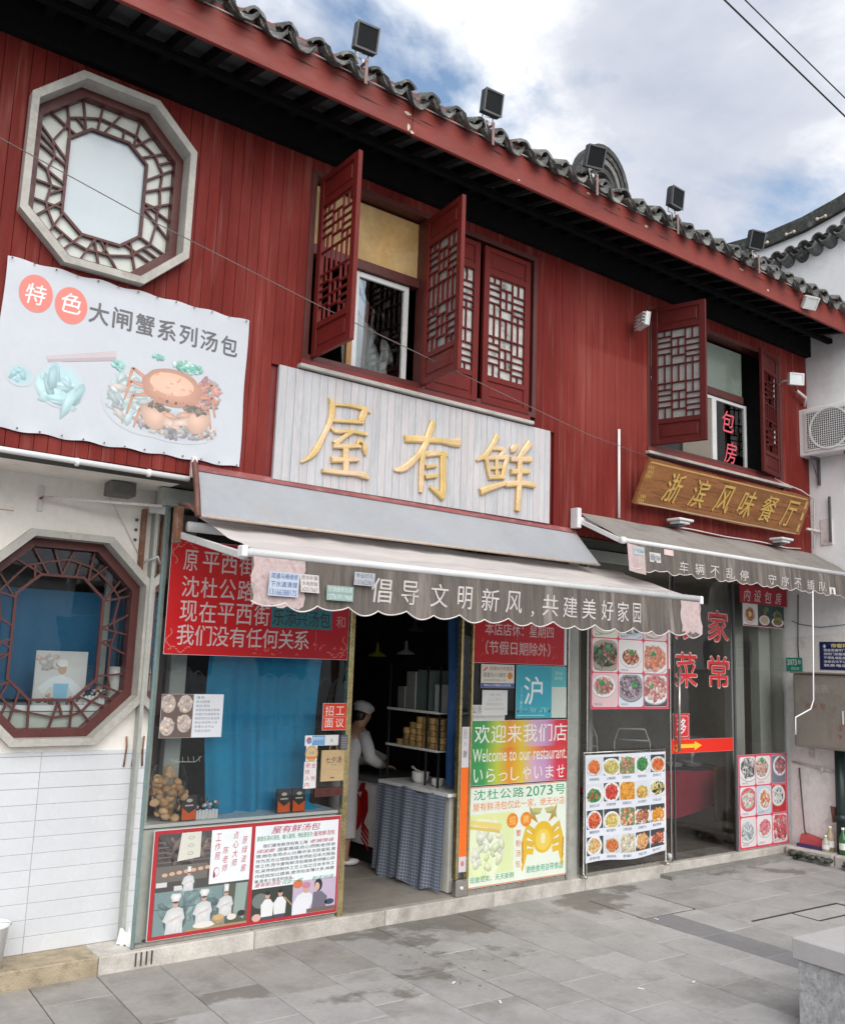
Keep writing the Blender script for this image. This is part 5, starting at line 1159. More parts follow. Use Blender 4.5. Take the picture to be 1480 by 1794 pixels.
# ================================================================== wall hung things, upper floor
t = thing('crab_banner', 'white vinyl banner with a steamed crab and grey characters under the upper octagonal window', 'banner', (1.88, RY - .02, 3.25))
mb = MB(); mb.grid(lambda s, q: (1.095 + 1.585 * s + .004 * sin(9 * q), RY - .018 + .004 * sin(31 * s) * (1 if q in (0, 1) else 0), 3.25 + 1.045 * q + .006 * sin(40 * s) * (1 if q in (0, 1) else 0)), 80, 24); mb.build('vinyl', mat('banner_vinyl', (.50, .535, .585), .45, .03, 2, .05, 8, dirt=((.46, .48, .52), .5, 2)), t)
def BAN(u, v):
    s, q = (u - 1.095) / 1.585, (v - 3.25) / 1.045; return RY - .0196
p = Print(lambda u, v, L: (u, BAN(u, v) - L * .00012, v))
for (u, ch) in ((1.275, '特'), (1.485, '色')): p.ell(u, 4.105 if ch == '特' else 4.085, .098, .118, (.70, .20, .17), 0, 32); p.text(ch, u - .06, 4.035, u + .06, 4.165, (.76, .76, .78), 1, .02, .15)
GB = (.115, .115, .13)
for k, ch in enumerate('大闸蟹系列汤包'): p.text(ch, 1.595 + .148 * k, 4.01, 1.72 + .148 * k, 4.15, GB, 1, .06)
NL = len(p.c)
TL = [(.33, .55, .60), (.40, .62, .66), (.46, .66, .70)]
def soft(u, v, ru, rv, c, L, n=7):
    b = (.50, .53, .58)
    for k in range(n): q = 1 - k / n; p.ell(u, v, ru * (.55 + .45 * q), rv * (.55 + .45 * q), tuple(x + (y - x) * (1 - q) ** .8 for x, y in zip(b, c)), L + k * .12, 26)
soft(1.235, 3.585, .08, .07, TL[0], 1); soft(1.47, 3.575, .15, .145, TL[1], 2); p.blobs(1.47, 3.55, .11, .09, 18, .03, [(.36, .57, .62), (.44, .64, .68)], 3, 3); p.blobs(1.22, 3.58, .05, .04, 8, .02, [(.30, .5, .56)], 3)
p.poly([(1.37, 3.735), (1.385, 3.70), (1.785, 3.80), (1.785, 3.865)], (.40, .34, .38), 4); p.poly([(1.37, 3.735), (1.377, 3.715), (1.785, 3.825), (1.785, 3.865)], (.50, .44, .47), 5)
soft(2.02, 3.55, .30, .20, (.44, .60, .64), 1); soft(2.2, 3.45, .30, .11, (.40, .42, .46), 2)
p.blobs(1.90, 3.58, .13, .14, 90, .022, [(.56, .62, .64), (.40, .50, .52), (.62, .56, .52), (.45, .58, .6), (.36, .40, .40)], 3, 2.6)
p.blobs(2.22, 3.44, .28, .06, 90, .018, [(.28, .26, .28), (.40, .40, .40), (.2, .2, .22), (.5, .42, .38)], 5, 2)
p.blobs(2.42, 3.70, .09, .10, 50, .02, [(.36, .18, .18), (.5, .24, .2), (.4, .3, .3)], 7, 2)
for s_ in (-1, 1):
    for k in range(4):     # walking legs
        a0 = radians(20 - 26 * k); x0, y0 = 2.17 + s_ * .16 * cos(a0), 3.68 + .09 * sin(a0); x1, y1 = x0 + s_ * .12, y0 + .07 - .05 * k; x2, y2 = x1 + s_ * .03, y1 - .13
        for (xa, ya, xb, yb, w) in ((x0, y0, x1, y1, .016), (x1, y1, x2, y2, .011)):
            dx, dy = xb - xa, yb - ya; L_ = math.hypot(dx, dy); nx, ny = -dy / L_ * w, dx / L_ * w
            p.fan([(xa + nx, ya + ny), (xb + nx * .5, yb + ny * .5), (xb - nx * .5, yb - ny * .5), (xa - nx, ya - ny)], (.58, .27, .18), 9 + .3 * k)
p.fan([(2.17 + .205 * cos(t_) * (1 + .03 * sin(9 * t_)), 3.70 + .128 * sin(t_)) for t_ in [2 * pi * k / 36 for k in range(36)]], (.66, .34, .23), 11, .62)
p.fan([(2.165 + .15 * cos(t_), 3.725 + .075 * sin(t_)) for t_ in [2 * pi * k / 30 for k in range(30)]], (.72, .46, .33), 11.5, .93)
for k in range(26):
    t_ = random.uniform(0, 2 * pi); q_ = random.random() ** .5; p.ell(2.165 + .15 * q_ * cos(t_), 3.715 + .085 * q_ * sin(t_), random.uniform(.006, .02), random.uniform(.004, .010), random.choice([(.70, .42, .30), (.60, .30, .21), (.74, .52, .42), (.64, .36, .26)]), 12 + k * .03, 8)
for u in (-.03, .03): p.ell(2.17 + u, 3.605, .009, .012, (.12, .06, .05), 13.5, 8)
for k in range(9): p.ell(2.09 + .02 * k, 3.592 + .006 * abs(k - 4), .008, .010, (.42, .18, .13), 13, 7)
for s_, bx, by in ((-1, 2.07, 3.50), (1, 2.35, 3.52)):   # big claws folded in front
    p.fan([(bx + s_ * .10 * cos(t_), by + .078 * sin(t_) + .02 * cos(2 * t_)) for t_ in [2 * pi * k / 22 for k in range(22)]], (.70, .46, .35), 14 + s_ * .2, .66)
    p.blobs(bx - s_ * .02, by + .06, .07, .025, 30, .011, [(.16, .11, .08), (.26, .19, .14), (.10, .08, .06)], 14.5, 2)
    p.fan([(bx - s_ * .05, by - .05), (bx - s_ * .17, by - .075), (bx - s_ * .16, by - .03), (bx - s_ * .06, by + .0)], (.72, .54, .44), 15.8 + s_ * .2, .7)
    p.fan([(bx - s_ * .05, by + .005), (bx - s_ * .15, by - .01), (bx - s_ * .12, by + .03), (bx - s_ * .04, by + .035)], (.66, .38, .27), 16.5 + s_ * .2, .7)
p.blobs(2.26, 3.86, .10, .03, 46, .016, [(.12, .40, .32), (.2, .5, .4), (.5, .66, .6)], 16); p.blobs(2.06, 3.885, .05, .012, 12, .012, [(.2, .5, .42)], 16); p.blobs(1.81, 3.775, .035, .03, 14, .014, [(.25, .55, .5)], 16)
p.c = p.c[:NL] + [tuple(x * .9 + y * .1 for x, y in zip(c, (.52, .55, .60))) for c in p.c[NL:]]; p.build('banner_print', PRINT, t)
for k in range(13): m_ = MB(); m_.blob((1.12 + .128 * k, RY - .03, 4.285), .006, 6, 4); m_.blob((1.12 + .128 * k, RY - .03, 3.262), .006, 6, 4); m_.build('banner_nail', RUST, t)

# sign board with three gilt characters
sg = thing('sign_board', 'weathered white plank sign board with three gilt characters above the main canopy', 'sign', (4.29, RY - .02, 3.21))
bk = MB(); bk.box(2.945, 5.635, RY + .0, RY + .02, 3.212, 4.038); bko = bk.build('board', WHITEB, sg)
x = 2.94; pmz = {}
while x < 5.63:
    x1 = min(x + .0675, 5.64); key = round(x1 - x, 4)
    if key not in pmz: m_ = MB(); m_.box(0, key - .0018, 0, .018, 0, .83, .0018); pmz[key] = m_.mesh('plank', WHITEB)
    inst('plank', pmz[key], bko, (x, RY - .018 + random.uniform(-.0012, .0012), 3.21)); x += .0675
WU= [[(3.356, 3.875, 0.007), (3.381, 3.822, 0.026), (3.381, 3.758, 0.024), (3.364, 3.678, 0.022), (3.32, 3.581, 0.02), (3.269, 3.471, 0.025), (3.217, 3.407, 0.016), (3.15, 3.359, 0.005)], [(3.399, 3.835, 0.012), (3.501, 3.849, 0.012), (3.622, 3.853, 0.015), (3.676, 3.848, 0.021), (3.719, 3.833, 0.006)], [(3.668, 3.846, 0.025), (3.655, 3.804, 0.03), (3.638, 3.762, 0.027), (3.643, 3.743, 0.014)], [(3.391, 3.712, 0.014), (3.508, 3.727, 0.014), (3.658, 3.746, 0.014)], [(3.38, 3.655, 0.009), (3.425, 3.635, 0.017), (3.549, 3.657, 0.014), (3.693, 3.66, 0.014)], [(3.557, 3.652, 0.017), (3.486, 3.598, 0.017), (3.423, 3.542, 0.027)], [(3.41, 3.521, 0.017), (3.519, 3.536, 0.017), (3.615, 3.556, 0.014)], [(3.638, 3.553, 0.013), (3.611, 3.565, 0.01), (3.621, 3.592, 0.012), (3.647, 3.6, 0.013), (3.671, 3.578, 0.014), (3.68, 3.541, 0.02), (3.69, 3.503, 0.01)], [(3.513, 3.513, 0.024), (3.518, 3.43, 0.026), (3.522, 3.348, 0.022)], [(3.401, 3.418, 0.024), (3.51, 3.432, 0.017), (3.625, 3.454, 0.015)], [(3.328, 3.325, 0.015), (3.443, 3.33, 0.017), (3.604, 3.342, 0.017), (3.672, 3.342, 0.024), (3.727, 3.321, 0.007)]]
YOU= [[(4.055, 3.689, 0.028), (4.185, 3.709, 0.027), (4.401, 3.732, 0.022), (4.511, 3.738, 0.03), (4.584, 3.751, 0.038)], [(4.318, 3.872, 0.025), (4.289, 3.787, 0.031), (4.241, 3.665, 0.027), (4.181, 3.577, 0.024), (4.09, 3.485, 0.03), (4.02, 3.44, 0.023), (3.96, 3.427, 0.007)], [(4.232, 3.62, 0.021), (4.221, 3.506, 0.024), (4.221, 3.377, 0.024), (4.219, 3.295, 0.017)], [(4.254, 3.598, 0.024), (4.372, 3.626, 0.022), (4.46, 3.627, 0.022)], [(4.427, 3.626, 0.03), (4.432, 3.495, 0.03), (4.437, 3.365, 0.029), (4.432, 3.281, 0.027)], [(4.435, 3.277, 0.024), (4.374, 3.312, 0.021), (4.308, 3.346, 0.012)], [(4.264, 3.5, 0.017), (4.36, 3.523, 0.012)], [(4.262, 3.417, 0.017), (4.369, 3.442, 0.014)]]
XIAN= [[(4.997, 3.873, 0.027), (4.939, 3.775, 0.023), (4.87, 3.69, 0.023), (4.784, 3.635, 0.01)], [(4.952, 3.764, 0.016), (5.073, 3.775, 0.019), (5.038, 3.709, 0.019)], [(4.859, 3.661, 0.016), (4.99, 3.69, 0.019), (5.117, 3.712, 0.022)], [(4.889, 3.657, 0.019), (4.909, 3.578, 0.019), (4.929, 3.508, 0.016)], [(5.112, 3.702, 0.022), (5.083, 3.605, 0.024), (5.067, 3.528, 0.019)], [(4.996, 3.692, 0.016), (5.001, 3.528, 0.016)], [(4.909, 3.587, 0.013), (5.077, 3.622, 0.013)], [(4.917, 3.511, 0.018), (5.079, 3.539, 0.018)], [(4.833, 3.381, 0.029), (4.938, 3.427, 0.026), (5.093, 3.486, 0.019)], [(5.226, 3.835, 0.015), (5.177, 3.797, 0.033), (5.159, 3.766, 0.007)], [(5.365, 3.872, 0.034), (5.284, 3.777, 0.028), (5.248, 3.724, 0.022)], [(5.155, 3.704, 0.022), (5.381, 3.736, 0.025)], [(5.164, 3.598, 0.024), (5.364, 3.629, 0.02)], [(5.105, 3.479, 0.024), (5.291, 3.515, 0.024), (5.43, 3.516, 0.022)], [(5.254, 3.725, 0.024), (5.253, 3.528, 0.027), (5.24, 3.28, 0.024)]]

for ci, (ch, ST) in enumerate(zip('屋有鲜', (WU, YOU, XIAN))):
    mb = MB()
    for si, st in enumerate(ST):
        # resample smoothly
        P = []
        for i in range(len(st) - 1):
            a, b = st[i], st[i + 1]; q0 = st[i - 1] if i else a; q3 = st[i + 2] if i + 2 < len(st) else b
            for k in range(4):
                t_ = k / 4; P.append(tuple(.5 * ((2 * a[j]) + (b[j] - q0[j]) * t_ + (2 * q0[j] - 5 * a[j] + 4 * b[j] - q3[j]) * t_ ** 2 + (-q0[j] + 3 * a[j] - 3 * b[j] + q3[j]) * t_ ** 3) for j in range(3)))
        P.append(st[-1]); e = .0009 * si; vs, fs = [], []
        for i, q in enumerate(P):
            a, b = P[max(i - 1, 0)], P[min(i + 1, len(P) - 1)]; d = Vector((b[0] - a[0], b[1] - a[1])).normalized(); nn = Vector((-d[1], d[0])); w = max(q[2], .003) * 1.02
            y0 = RY - .019; y1 = RY - .034 - e; y2 = RY - .034 - e - min(.009, w * .4)
            c_ = Vector((q[0], q[1]))
            if i == 0: c_ -= d * w * .35
            if i == len(P) - 1: c_ += d * w * .35
            for s_, yy in ((1, y0), (1, y1), (.55, y2), (-.55, y2), (-1, y1), (-1, y0)): z = c_ + nn * w * s_; vs.append((z[0], yy, z[1]))
        for i in range(len(P) - 1):
            for k in range(5): fs.append((i * 6 + k, i * 6 + k + 1, (i + 1) * 6 + k + 1, (i + 1) * 6 + k))
        m_ = (len(P) - 1) * 6; fs += [(0, 5, 4, 3, 2, 1), tuple(m_ + k for k in range(6))]; mb.add(vs, fs)
    mb.build('gilt_character', GOLD, sg)

# carved wooden sign: leans out at the top
ws = thing('wooden_sign', 'brown carved wooden sign with six gold characters under the right upper window', 'sign', (8.03, 5.5, 3.52))
def wsp(u, v, d): # u along X, v 0..1 up the face, d out
    return (u, 5.575 - .165 * v - d * .93, 3.52 + .40 * v - d * .35)
mb = MB(); n = 44
rr = random.Random(4)
def top(s): return .0 + .02 * sin(8 * s + 1) + .012 * sin(23 * s)
vs = []
for (d, ) in ((0,), (.035,)):
    for j in range(2):
        for i in range(n + 1): s = i / n; vs.append(wsp(6.64 + 2.76 * s + (.02 if j else -.01) * (1 - s) + .01 * sin(9 * j + s), (j * 1.0 + (top(s) if j else -.6 * top(s + .3))), d))
m_ = n + 1; fs = []
for i in range(n): fs += [(2 * m_ + i, 2 * m_ + i + 1, 3 * m_ + i + 1, 3 * m_ + i), (i, m_ + i, m_ + i + 1, i + 1), (m_ + i, 3 * m_ + i, 3 * m_ + i + 1, m_ + i + 1), (i, i + 1, 2 * m_ + i + 1, 2 * m_ + i)]
fs += [(0, 2 * m_, 3 * m_, m_), (n, m_ + n, 3 * m_ + n, 2 * m_ + n)]; mb.add(vs, fs); mb.build('board', WOODS, ws)
p = Print(lambda u, v, L: wsp(u, v, .0365 + L * .0006))
p.build
p2 = Print(lambda u, v, L: wsp(u, v, .0362 + L * .00015))
cs = '浙滨风味餐厅'
for k, ch in enumerate(cs): p2.text(ch, 6.955 + .397 * k, .14, 7.225 + .397 * k, .80, (.09, .035, .015), .8, .05, .3)
for k, ch in enumerate(cs): p2.text(ch, 6.97 + .397 * k, .17, 7.24 + .397 * k, .84, (.52, .33, .08), 2, .032, .3)
for k in range(5): p2.text('田', 6.67 + .012 * (k % 2), .06 + .09 * k if k < 2 else .4 + .1 * k, 6.74 + .012 * (k % 2), .13 + .09 * k if k < 2 else .47 + .1 * k, (.58, .40, .10), 1, 0)
for k in range(40):
    u = rr.uniform(6.75, 9.3); v = rr.uniform(.08, .9); L_ = rr.uniform(.08, .4); p2.poly([(u, v), (u + L_, v + rr.uniform(-.03, .03)), (u + L_ * 1.1, v + .012), (u + .02, v + .018)], (.16, .065, .025), .5)
p2.rect(6.68, .93, 9.33, .965, (.50, .30, .10), .6); p2.rect(6.68, .02, 9.33, .05, (.40, .32, .22), .6)
for k in range(3): p2.rect(9.32, .1 + .3 * k, 9.36, .3 + .3 * k, (.50, .33, .12), .7)
p2.build('carved_lettering', CLOTHP, ws)

# roof edge floodlights (seen from behind)
def flood(x, y, z, yaw, pitch, label, s=1.0, roofb=True):
    t = thing('floodlight', label, 'floodlight', (x, y, z), 'black floodlights along the roof edge')
    M = Matrix.Translation((x, y, z + .185 * s)) @ Matrix.Rotation(yaw, 4, 'Z') @ Matrix.Rotation(pitch, 4, 'X')
    mb = MB(); mb.box(-.085 * s, .085 * s, -.012, .045, -.09 * s, .09 * s, .008, M); mb.build('housing', BLK, t)
    for k in range(9): pass
    mb = MB()
    for k in range(8): mb.box((-.075 + .02 * k) * s, (-.069 + .02 * k) * s, -.026, -.0125, -.08 * s, .08 * s, 0, M)
    fin = mb.build('heat_sink', BLK, t); fin['kind'] = 'stuff'
    mb = MB(); mb.box(-.078 * s, .078 * s, .0455, .048, -.082 * s, .082 * s, 0, M); mb.build('lens', LENSD, t)
    mb = MB(); q_ = .085 * s; mb.ring([(-q_, -q_ * 1.06), (q_, -q_ * 1.06), (q_, q_ * 1.06), (-q_, q_ * 1.06)], [(-q_ * .86, -q_ * .9), (q_ * .86, -q_ * .9), (q_ * .86, q_ * .9), (-q_ * .86, q_ * .9)], .0482, .054); mb.v = [tuple(M @ Vector(v_)) for v_ in mb.v]; mb.build('bezel', DGREY, t)
    mb = MB(); mb.tube([M @ Vector((-.05, -.01, -.09 * s)), M @ Vector((-.05, -.01, -.125 * s)), M @ Vector((.05, -.01, -.125 * s)), M @ Vector((.05, -.01, -.09 * s))], .006, 6); mb.tube([M @ Vector((0, -.01, -.125 * s)), (x, y, z + .03), (x, y, z)], .009, 8); mb.build('yoke', LGREY, t)
    mb = MB(); mb.tube([M @ Vector((-.07, -.02, -.08 * s)), (x - .06, y - .01, z + .06), (x - .03, y, z - .02), (x, y + .01, z - .05)], .003, 5); mb.build('cable', WIREW, t)
    mb = MB(); mb.box(x - .012, x + .012, y - .05, y - .044, z - .17, z + .02, .001); mb.box(x - .012, x + .012, y - .05, y + .06, z - .006, z, .001); mb.build('bracket', mat('faded_pink_strip', (.24, .15, .14), .6, .2, 8), t)
    return t
fl = ((3.06, radians(150), -.25, 'first floodlight from the left on the roof edge, against blue sky and cloud'), (4.22, radians(152), -.2, 'second floodlight from the left on the roof edge, above the open shutters'),
      (5.38, radians(140), -.45, 'third floodlight on the roof edge, tilted in front of the ridge ornament'), (6.45, radians(158), -.15, 'fourth floodlight on the roof edge, alone against grey cloud'), (7.72, radians(140), -.4, 'fifth floodlight on the roof edge, where the curved white gable begins'))
for i, (x, yw, pt, lb) in enumerate(fl): flood(x, 4.93, 6.05, yw + radians(24), pt * .8, lb, 1.02)
def wallflood(x, y, z, dirv, label, ax, s=1.0):
    t = thing('wall_floodlight', label, 'floodlight', (x, y, z)); d = Vector(dirv).normalized(); q = d.to_track_quat('Z', 'Y').to_matrix().to_4x4(); M = Matrix.Translation((x, y, z)) @ q
    mb = MB(); mb.box(-.09 * s, .09 * s, -.07 * s, .07 * s, -.03, .015, .006, M); mb.build('housing', LGREY, t)
    mb = MB(); mb.ring([(-.09 * s, -.07 * s), (.09 * s, -.07 * s), (.09 * s, .07 * s), (-.09 * s, .07 * s)], [(-.072 * s, -.052 * s), (.072 * s, -.052 * s), (.072 * s, .052 * s), (-.072 * s, .052 * s)], .0155, .022)
    mb.v = [M @ Vector((v[0], v[2], v[1])) for v in mb.v]; mb.build('bezel', LGREY, t)
    mb = MB(); mb.box(-.07 * s, .07 * s, -.05 * s, .05 * s, .0155, .017, 0, M); mb.build('lens', LENS, t)
    mb = MB()
    for k in range(4): mb.box(-.08 * s, .08 * s, (-.05 + .033 * k) * s, (-.044 + .033 * k) * s, -.055, -.031, 0, M)
    mb.build('cooling_fins', LGREY, t)
    mb = MB(); mb.tube([M @ Vector((0, 0, -.05))] + [Vector(a) for a in ax], .01, 8); mb.build('bracket_arm', LGREY, t); return t
wallflood(6.72, 5.50, 5.30, (.85, -.35, -.12), 'silver floodlight on the red planks left of the small window, seen from its finned back', [(6.74, 5.60, 5.26), (6.78, RY, 5.26)], 1.0)
wallflood(9.10, 5.34, 5.20, (-.45, -.85, -.1), 'silver floodlight with a pale lens by the neighbour wall, above the air conditioner', [(9.12, 5.50, 5.22), (9.25, RY, 5.24)], .95)
wallflood(8.72, 4.93, 5.86, (-.25, -.8, -.6), 'small floodlight clamped under the roof edge at the right', [(8.74, 5.0, 5.95), (8.8, 5.02, 6.02)], .95)
for i, x in enumerate((7.28, 9.02)):
    t = thing('spotlight', ('left', 'right')[i] + ' flat grey spotlight on a stub under the wooden sign, above the right awning', 'spotlight', (x, 5.52, 3.40), 'flat spotlights under the wooden sign')
    bar('housing', x - .11, x + .11, 5.44, 5.60, 3.41, 3.435, LGREY, t, .006); bar('heat_sink', x - .08, x + .07, 5.46, 5.58, 3.385, 3.409, LGREY, t, .003); bar('stub', x - .05, x + .04, 5.50, 5.66, 3.36, 3.384, DGREY, t, .003)
mb = MB(); mb.tube([(7.28, 5.60, 3.37), (7.6, 5.64, 3.385), (8.2, 5.65, 3.375), (8.8, 5.64, 3.385), (9.02, 5.6, 3.37), (9.3, 5.64, 3.37), (9.6, 5.64, 3.39)], .007, 6); solo(mb, 'lamp_cable', PINKW, 'pale cable strung between the two flat spotlights', 'cable')
mb = MB(); mb.tube([(9.20, RY - .01, 5.33), (9.17, RY - .015, 5.29), (9.16, RY - .015, 4.7), (9.15, RY - .015, 4.13), (9.3, RY - .02, 4.10), (9.6, 5.62, 4.06), (9.84, 5.60, 3.99), (9.83, 5.60, 3.6), (9.80, 5.6, 3.41)], .008, 6); solo(mb, 'wall_cable', WIREW, 'white cable running down the jamb of the small window to the neighbour wall', 'cable')
mb = MB(); mb.tube([(6.54, RY - .02, 3.37), (6.54, RY - .02, 4.22)], .013, 10); solo(mb, 'white_pole', WHITE, 'thin white vertical pole on the red planks left of the wooden sign', 'pole')
mb = MB(); pts = [(-.2, 5.37, 5.10), (.93, 5.37, 4.86), (1.82, 5.37, 4.66), (3.07, 5.37, 4.43), (4.1, 5.40, 4.28), (5.2, 5.5, 4.16), (6.04, 5.58, 4.07), (7.0, 5.645, 4.02)]; mb.tube(pts, .0035, 5); solo(mb, 'slack_wire', mat('grey_wire', (.16, .13, .12), .6), 'thin wire sagging across the red front from upper left to the right window', 'wire')
for i, (zl, zr) in enumerate(((7.845, 7.55), (8.005, 7.76))):
    mb = MB(); mb.tube([(3.0, 4.3, 8.36 + .16 * i), (6.33 + .31 * i, 4.3, zl), (8.4, 4.3, zr), (12, 4.3, 7.13 + .25 * i), (20, 4.3, 6.7 + .5 * i)], .009 - .002 * i, 6); solo(mb, 'overhead_cable', WIRE, ('thicker lower', 'thinner upper')[i] + ' of the two cables crossing the top right sky', 'cable', 'overhead cables in the top right corner')

# ================================================================== metal canopy and awning 1
cn = thing('metal_canopy', 'grey sheet metal rain canopy with a red top strip over the main awning', 'canopy', (4.15, RY, 2.85))
TL_, TR_, BL_, BR_ = Vector((2.37, RY - .03, 3.185)), Vector((5.96, RY - .03, 3.165)), Vector((2.275, 5.33, 2.845)), Vector((5.92, 5.33, 2.865))
def cnp(s, q, d=0): a = TL_.lerp(TR_, s); b = BL_.lerp(BR_, s); v = a.lerp(b, q); return (v.x, v.y - d * .7, v.z + d + .004 * sin(s * 17) * sin(q * 3))
mb = MB(); mb.grid(lambda s, q: cnp(s, q), 40, 6, True); mb.grid(lambda s, q: cnp(s, q, -.004), 40, 6, True); mb.build('metal_sheet', SHEET, cn)
mb = MB(); mb.grid(lambda s, q: cnp(s, -.11 + .15 * q, .006), 40, 2, False); mb.build('top_strip', mat('faded_red_strip', (.24, .075, .075), .6, .2, 4, dirt=((.40, .26, .25), .6, 8)), cn)
mb = MB(); mb.tube([cnp(0, 1.02, -.004), cnp(.5, 1.02, -.004), cnp(1, 1.02, -.004)], .011, 6); mb.build('edge_bar', mat('rusty_beige_angle', (.45, .38, .32), .6, .2, 5, dirt=((.33, .16, .07), .8, 5)), cn)
mb = MB(); M = None
mb.tube([(2.36, 5.66, 3.26), (2.31, 5.46, 3.02), (2.265, 5.31, 2.83)], .020, 4); mb.build('end_angle', RUSTB, cn)
mb = MB(); mb.tube([(2.27, 5.33, 2.85), (2.28, 5.5, 2.92), (2.29, 5.68, 2.95)], .014, 4); mb.build('brace', RUSTB, cn)
mb = MB(); mb.box(2.335, 2.375, 5.63, 5.665, 3.13, 3.27, .004); mb.build('corner_bracket', PINKW, cn)

AY_ = 5.10
def sag_awning(x0, x1, yb, zb, yf, zf, sag, m, nm='fabric'):
    mb = MB()
    def fn(s, q): return (x0 + (x1 - x0) * s, yb + (yf - yb) * q, zb + (zf - zb) * q - sag * sin(pi * q) * (.6 + .4 * sin(6 * s + 1)) + .004 * sin(30 * s + 4 * q) * q + .014 * sin(pi * q) * noise.noise(Vector((s * 22, q * 3.5, x0))) + .01 * noise.noise(Vector((s * 7 + q * 2, q * 2, x0))))
    mb.grid(fn, 150, 16); return mb
def VF(x, z, A):
    x0, x1, y, z1, z0, waves, y_b = A
    s = (x - x0) / (x1 - x0); q = min(1, max(0, (z - z0 + .03) / (z1 - z0 + .03)))
    return y - y_b * (1 - q) * (.3 + .7 * sin(2 * pi * waves * .5 * s + 1) ** 2) + .006 * sin(2 * pi * waves * s) * (1 - q)
def valance(x0, x1, y, z1, z0, waves, amp, y_b=.03):
    mb = MB(); n = int((x1 - x0) / .02)
    def fn(s, q):
        x = x0 + (x1 - x0) * s
        zb = z0 - amp * abs(sin(pi * waves * s)) ** .7 + .01 * sin(3 * s * waves)
        z = zb + (z1 - zb) * q; return (x, VF(x, z, (x0, x1, y, z1, z0, waves, y_b)), z)
    mb.grid(fn, n, 8); return mb
a1 = thing('awning', 'large weathered retractable awning with brown grey valance over the main shop', 'awning', (4.45, 5.2, 2.3))
sag_awning(2.40, 6.50, RY - .04, 2.875, 4.80, 2.595, .012, AWN).build('fabric', AWN, a1)
mb = MB(); mb.tube([(2.335, 4.78, 2.575), (6.545, 4.78, 2.590)], .026, 12); mb.build('front_bar', ALU, a1)
mb = MB(); mb.tube([(2.33, RY - .06, 2.80), (6.54, RY - .06, 2.83)], .034, 12); mb.build('roller_tube', ALU, a1)
for x in (2.325, 6.545): mb = MB(); mb.box(x - .018, x + .018, 4.745, 4.815, 2.545, 2.612, .006); mb.build('end_cap', WHITE, a1)
v = valance(2.375, 6.53, 4.765, 2.565, 2.300, 19, .035); v.build('valance', VAL, a1)
V1 = (2.375, 6.53, 4.765, 2.565, 2.300, 19, .03); V2 = (5.99, 9.86, AY_ - .012, 3.04, 2.835, 23, .03)
def vpatch(x0, x1, z0, z1, m, nm, d):
    mb = MB(); mb.grid(lambda s, q: (x0 + (x1 - x0) * s + .012 * sin(9 * q), VF(x0 + (x1 - x0) * s, z0 + (z1 - z0) * q, V1) - .0025, z0 + (z1 - z0) * q + .012 * sin(20 * s) * (1 - q)), 10, 5); return mb.build(nm, m, a1)
vpatch(2.38, 2.72, 2.275, 2.555, VALP, 'pink_patch', .006); vpatch(6.27, 6.53, 2.30, 2.56, VALP, 'pink_patch', .006)
p = Print(lambda u, v, L: (u, VF(u, v, V1) - .002 - L * .0006, v))
VC = (.47, .44, .43)
ctx = '倡导文明新风，共建美好家园'; U = [(648, 697), (697, 735), (741, 775), (782, 810), (820, 853), (858, 893), (0, 0), (921, 950), (957, 985), (990, 1020), (1026, 1053), (1060, 1088), (1091, 1115)]
xs_ = [(3.20, 3.36), (3.43, 3.58), (3.665, 3.83), (3.90, 4.05), (4.125, 4.30), (4.355, 4.53), (4.58, 4.61), (4.735, 4.90), (4.96, 5.115), (5.175, 5.33), (5.385, 5.54), (5.595, 5.74), (5.79, 5.92)]
xs_ = [(3.20, 3.36), (3.43, 3.57), (3.66, 3.82), (3.89, 4.03), (4.10, 4.27), (4.32, 4.48), (4.56, 4.59), (4.68, 4.84), (4.89, 5.04), (5.09, 5.24), (5.30, 5.44), (5.48, 5.62), (5.66, 5.77)]
for ch, (a, b) in zip(ctx, xs_):
    p = Print(lambda u, v, L: (u, VF(u, v, V1) - .002 - L * .0006, v)); p.text(ch, a, 2.345 if ch != '，' else 2.33, b, 2.50 if ch != '，' else 2.37, VC, 2, .012, .12); p.build('character', CLOTHP, a1)
mb = MB(); mb.tube([(2.375 + 4.155 * i / 400, VF(2.375 + 4.155 * i / 400, 2.29, V1) - .002, 2.300 - .035 * abs(sin(pi * 19 * i / 400)) ** .7 + .01 * sin(3 * i / 400 * 19)) for i in range(401)], .0045, 4); mb.build('scalloped_trim', PINKW, a1)
def stk(x0, x1, z0, z1, bg, fg, lines, nm, skew=0):
    q = Print(lambda u, v, L: (u + skew * (v - z0), 4.765 - .042 - L * .001, v)); q.rect(x0, z0, x1, z1, bg, 0)
    h = (z1 - z0) / len(lines)
    for k, s_ in enumerate(lines): q.text(s_, x0 + .01, z1 - (k + .85) * h, x1 - .01, z1 - (k + .15) * h, fg, 1, .02)
    q.build(nm, PRINTM, a1)
stk(2.47, 2.665, 2.335, 2.475, (.42, .48, .58), (.10, .14, .3), ['疏通马桶维修', '下水道清理', '13166388175'], 'sticker', .05); stk(2.685, 2.81, 2.37, 2.475, (.55, .52, .52), (.25, .22, .22), ['防水补漏', '水电安装', '62517667'], 'sticker', -.1)
stk(2.86, 3.05, 2.335, 2.425, (.22, .32, .31), (.55, .62, .6), ['空调维修加液', '13761911968'], 'sticker'); stk(3.05, 3.20, 2.44, 2.52, (.36, .38, .42), (.15, .16, .2), ['专业打孔', '13162361'], 'sticker', .05)
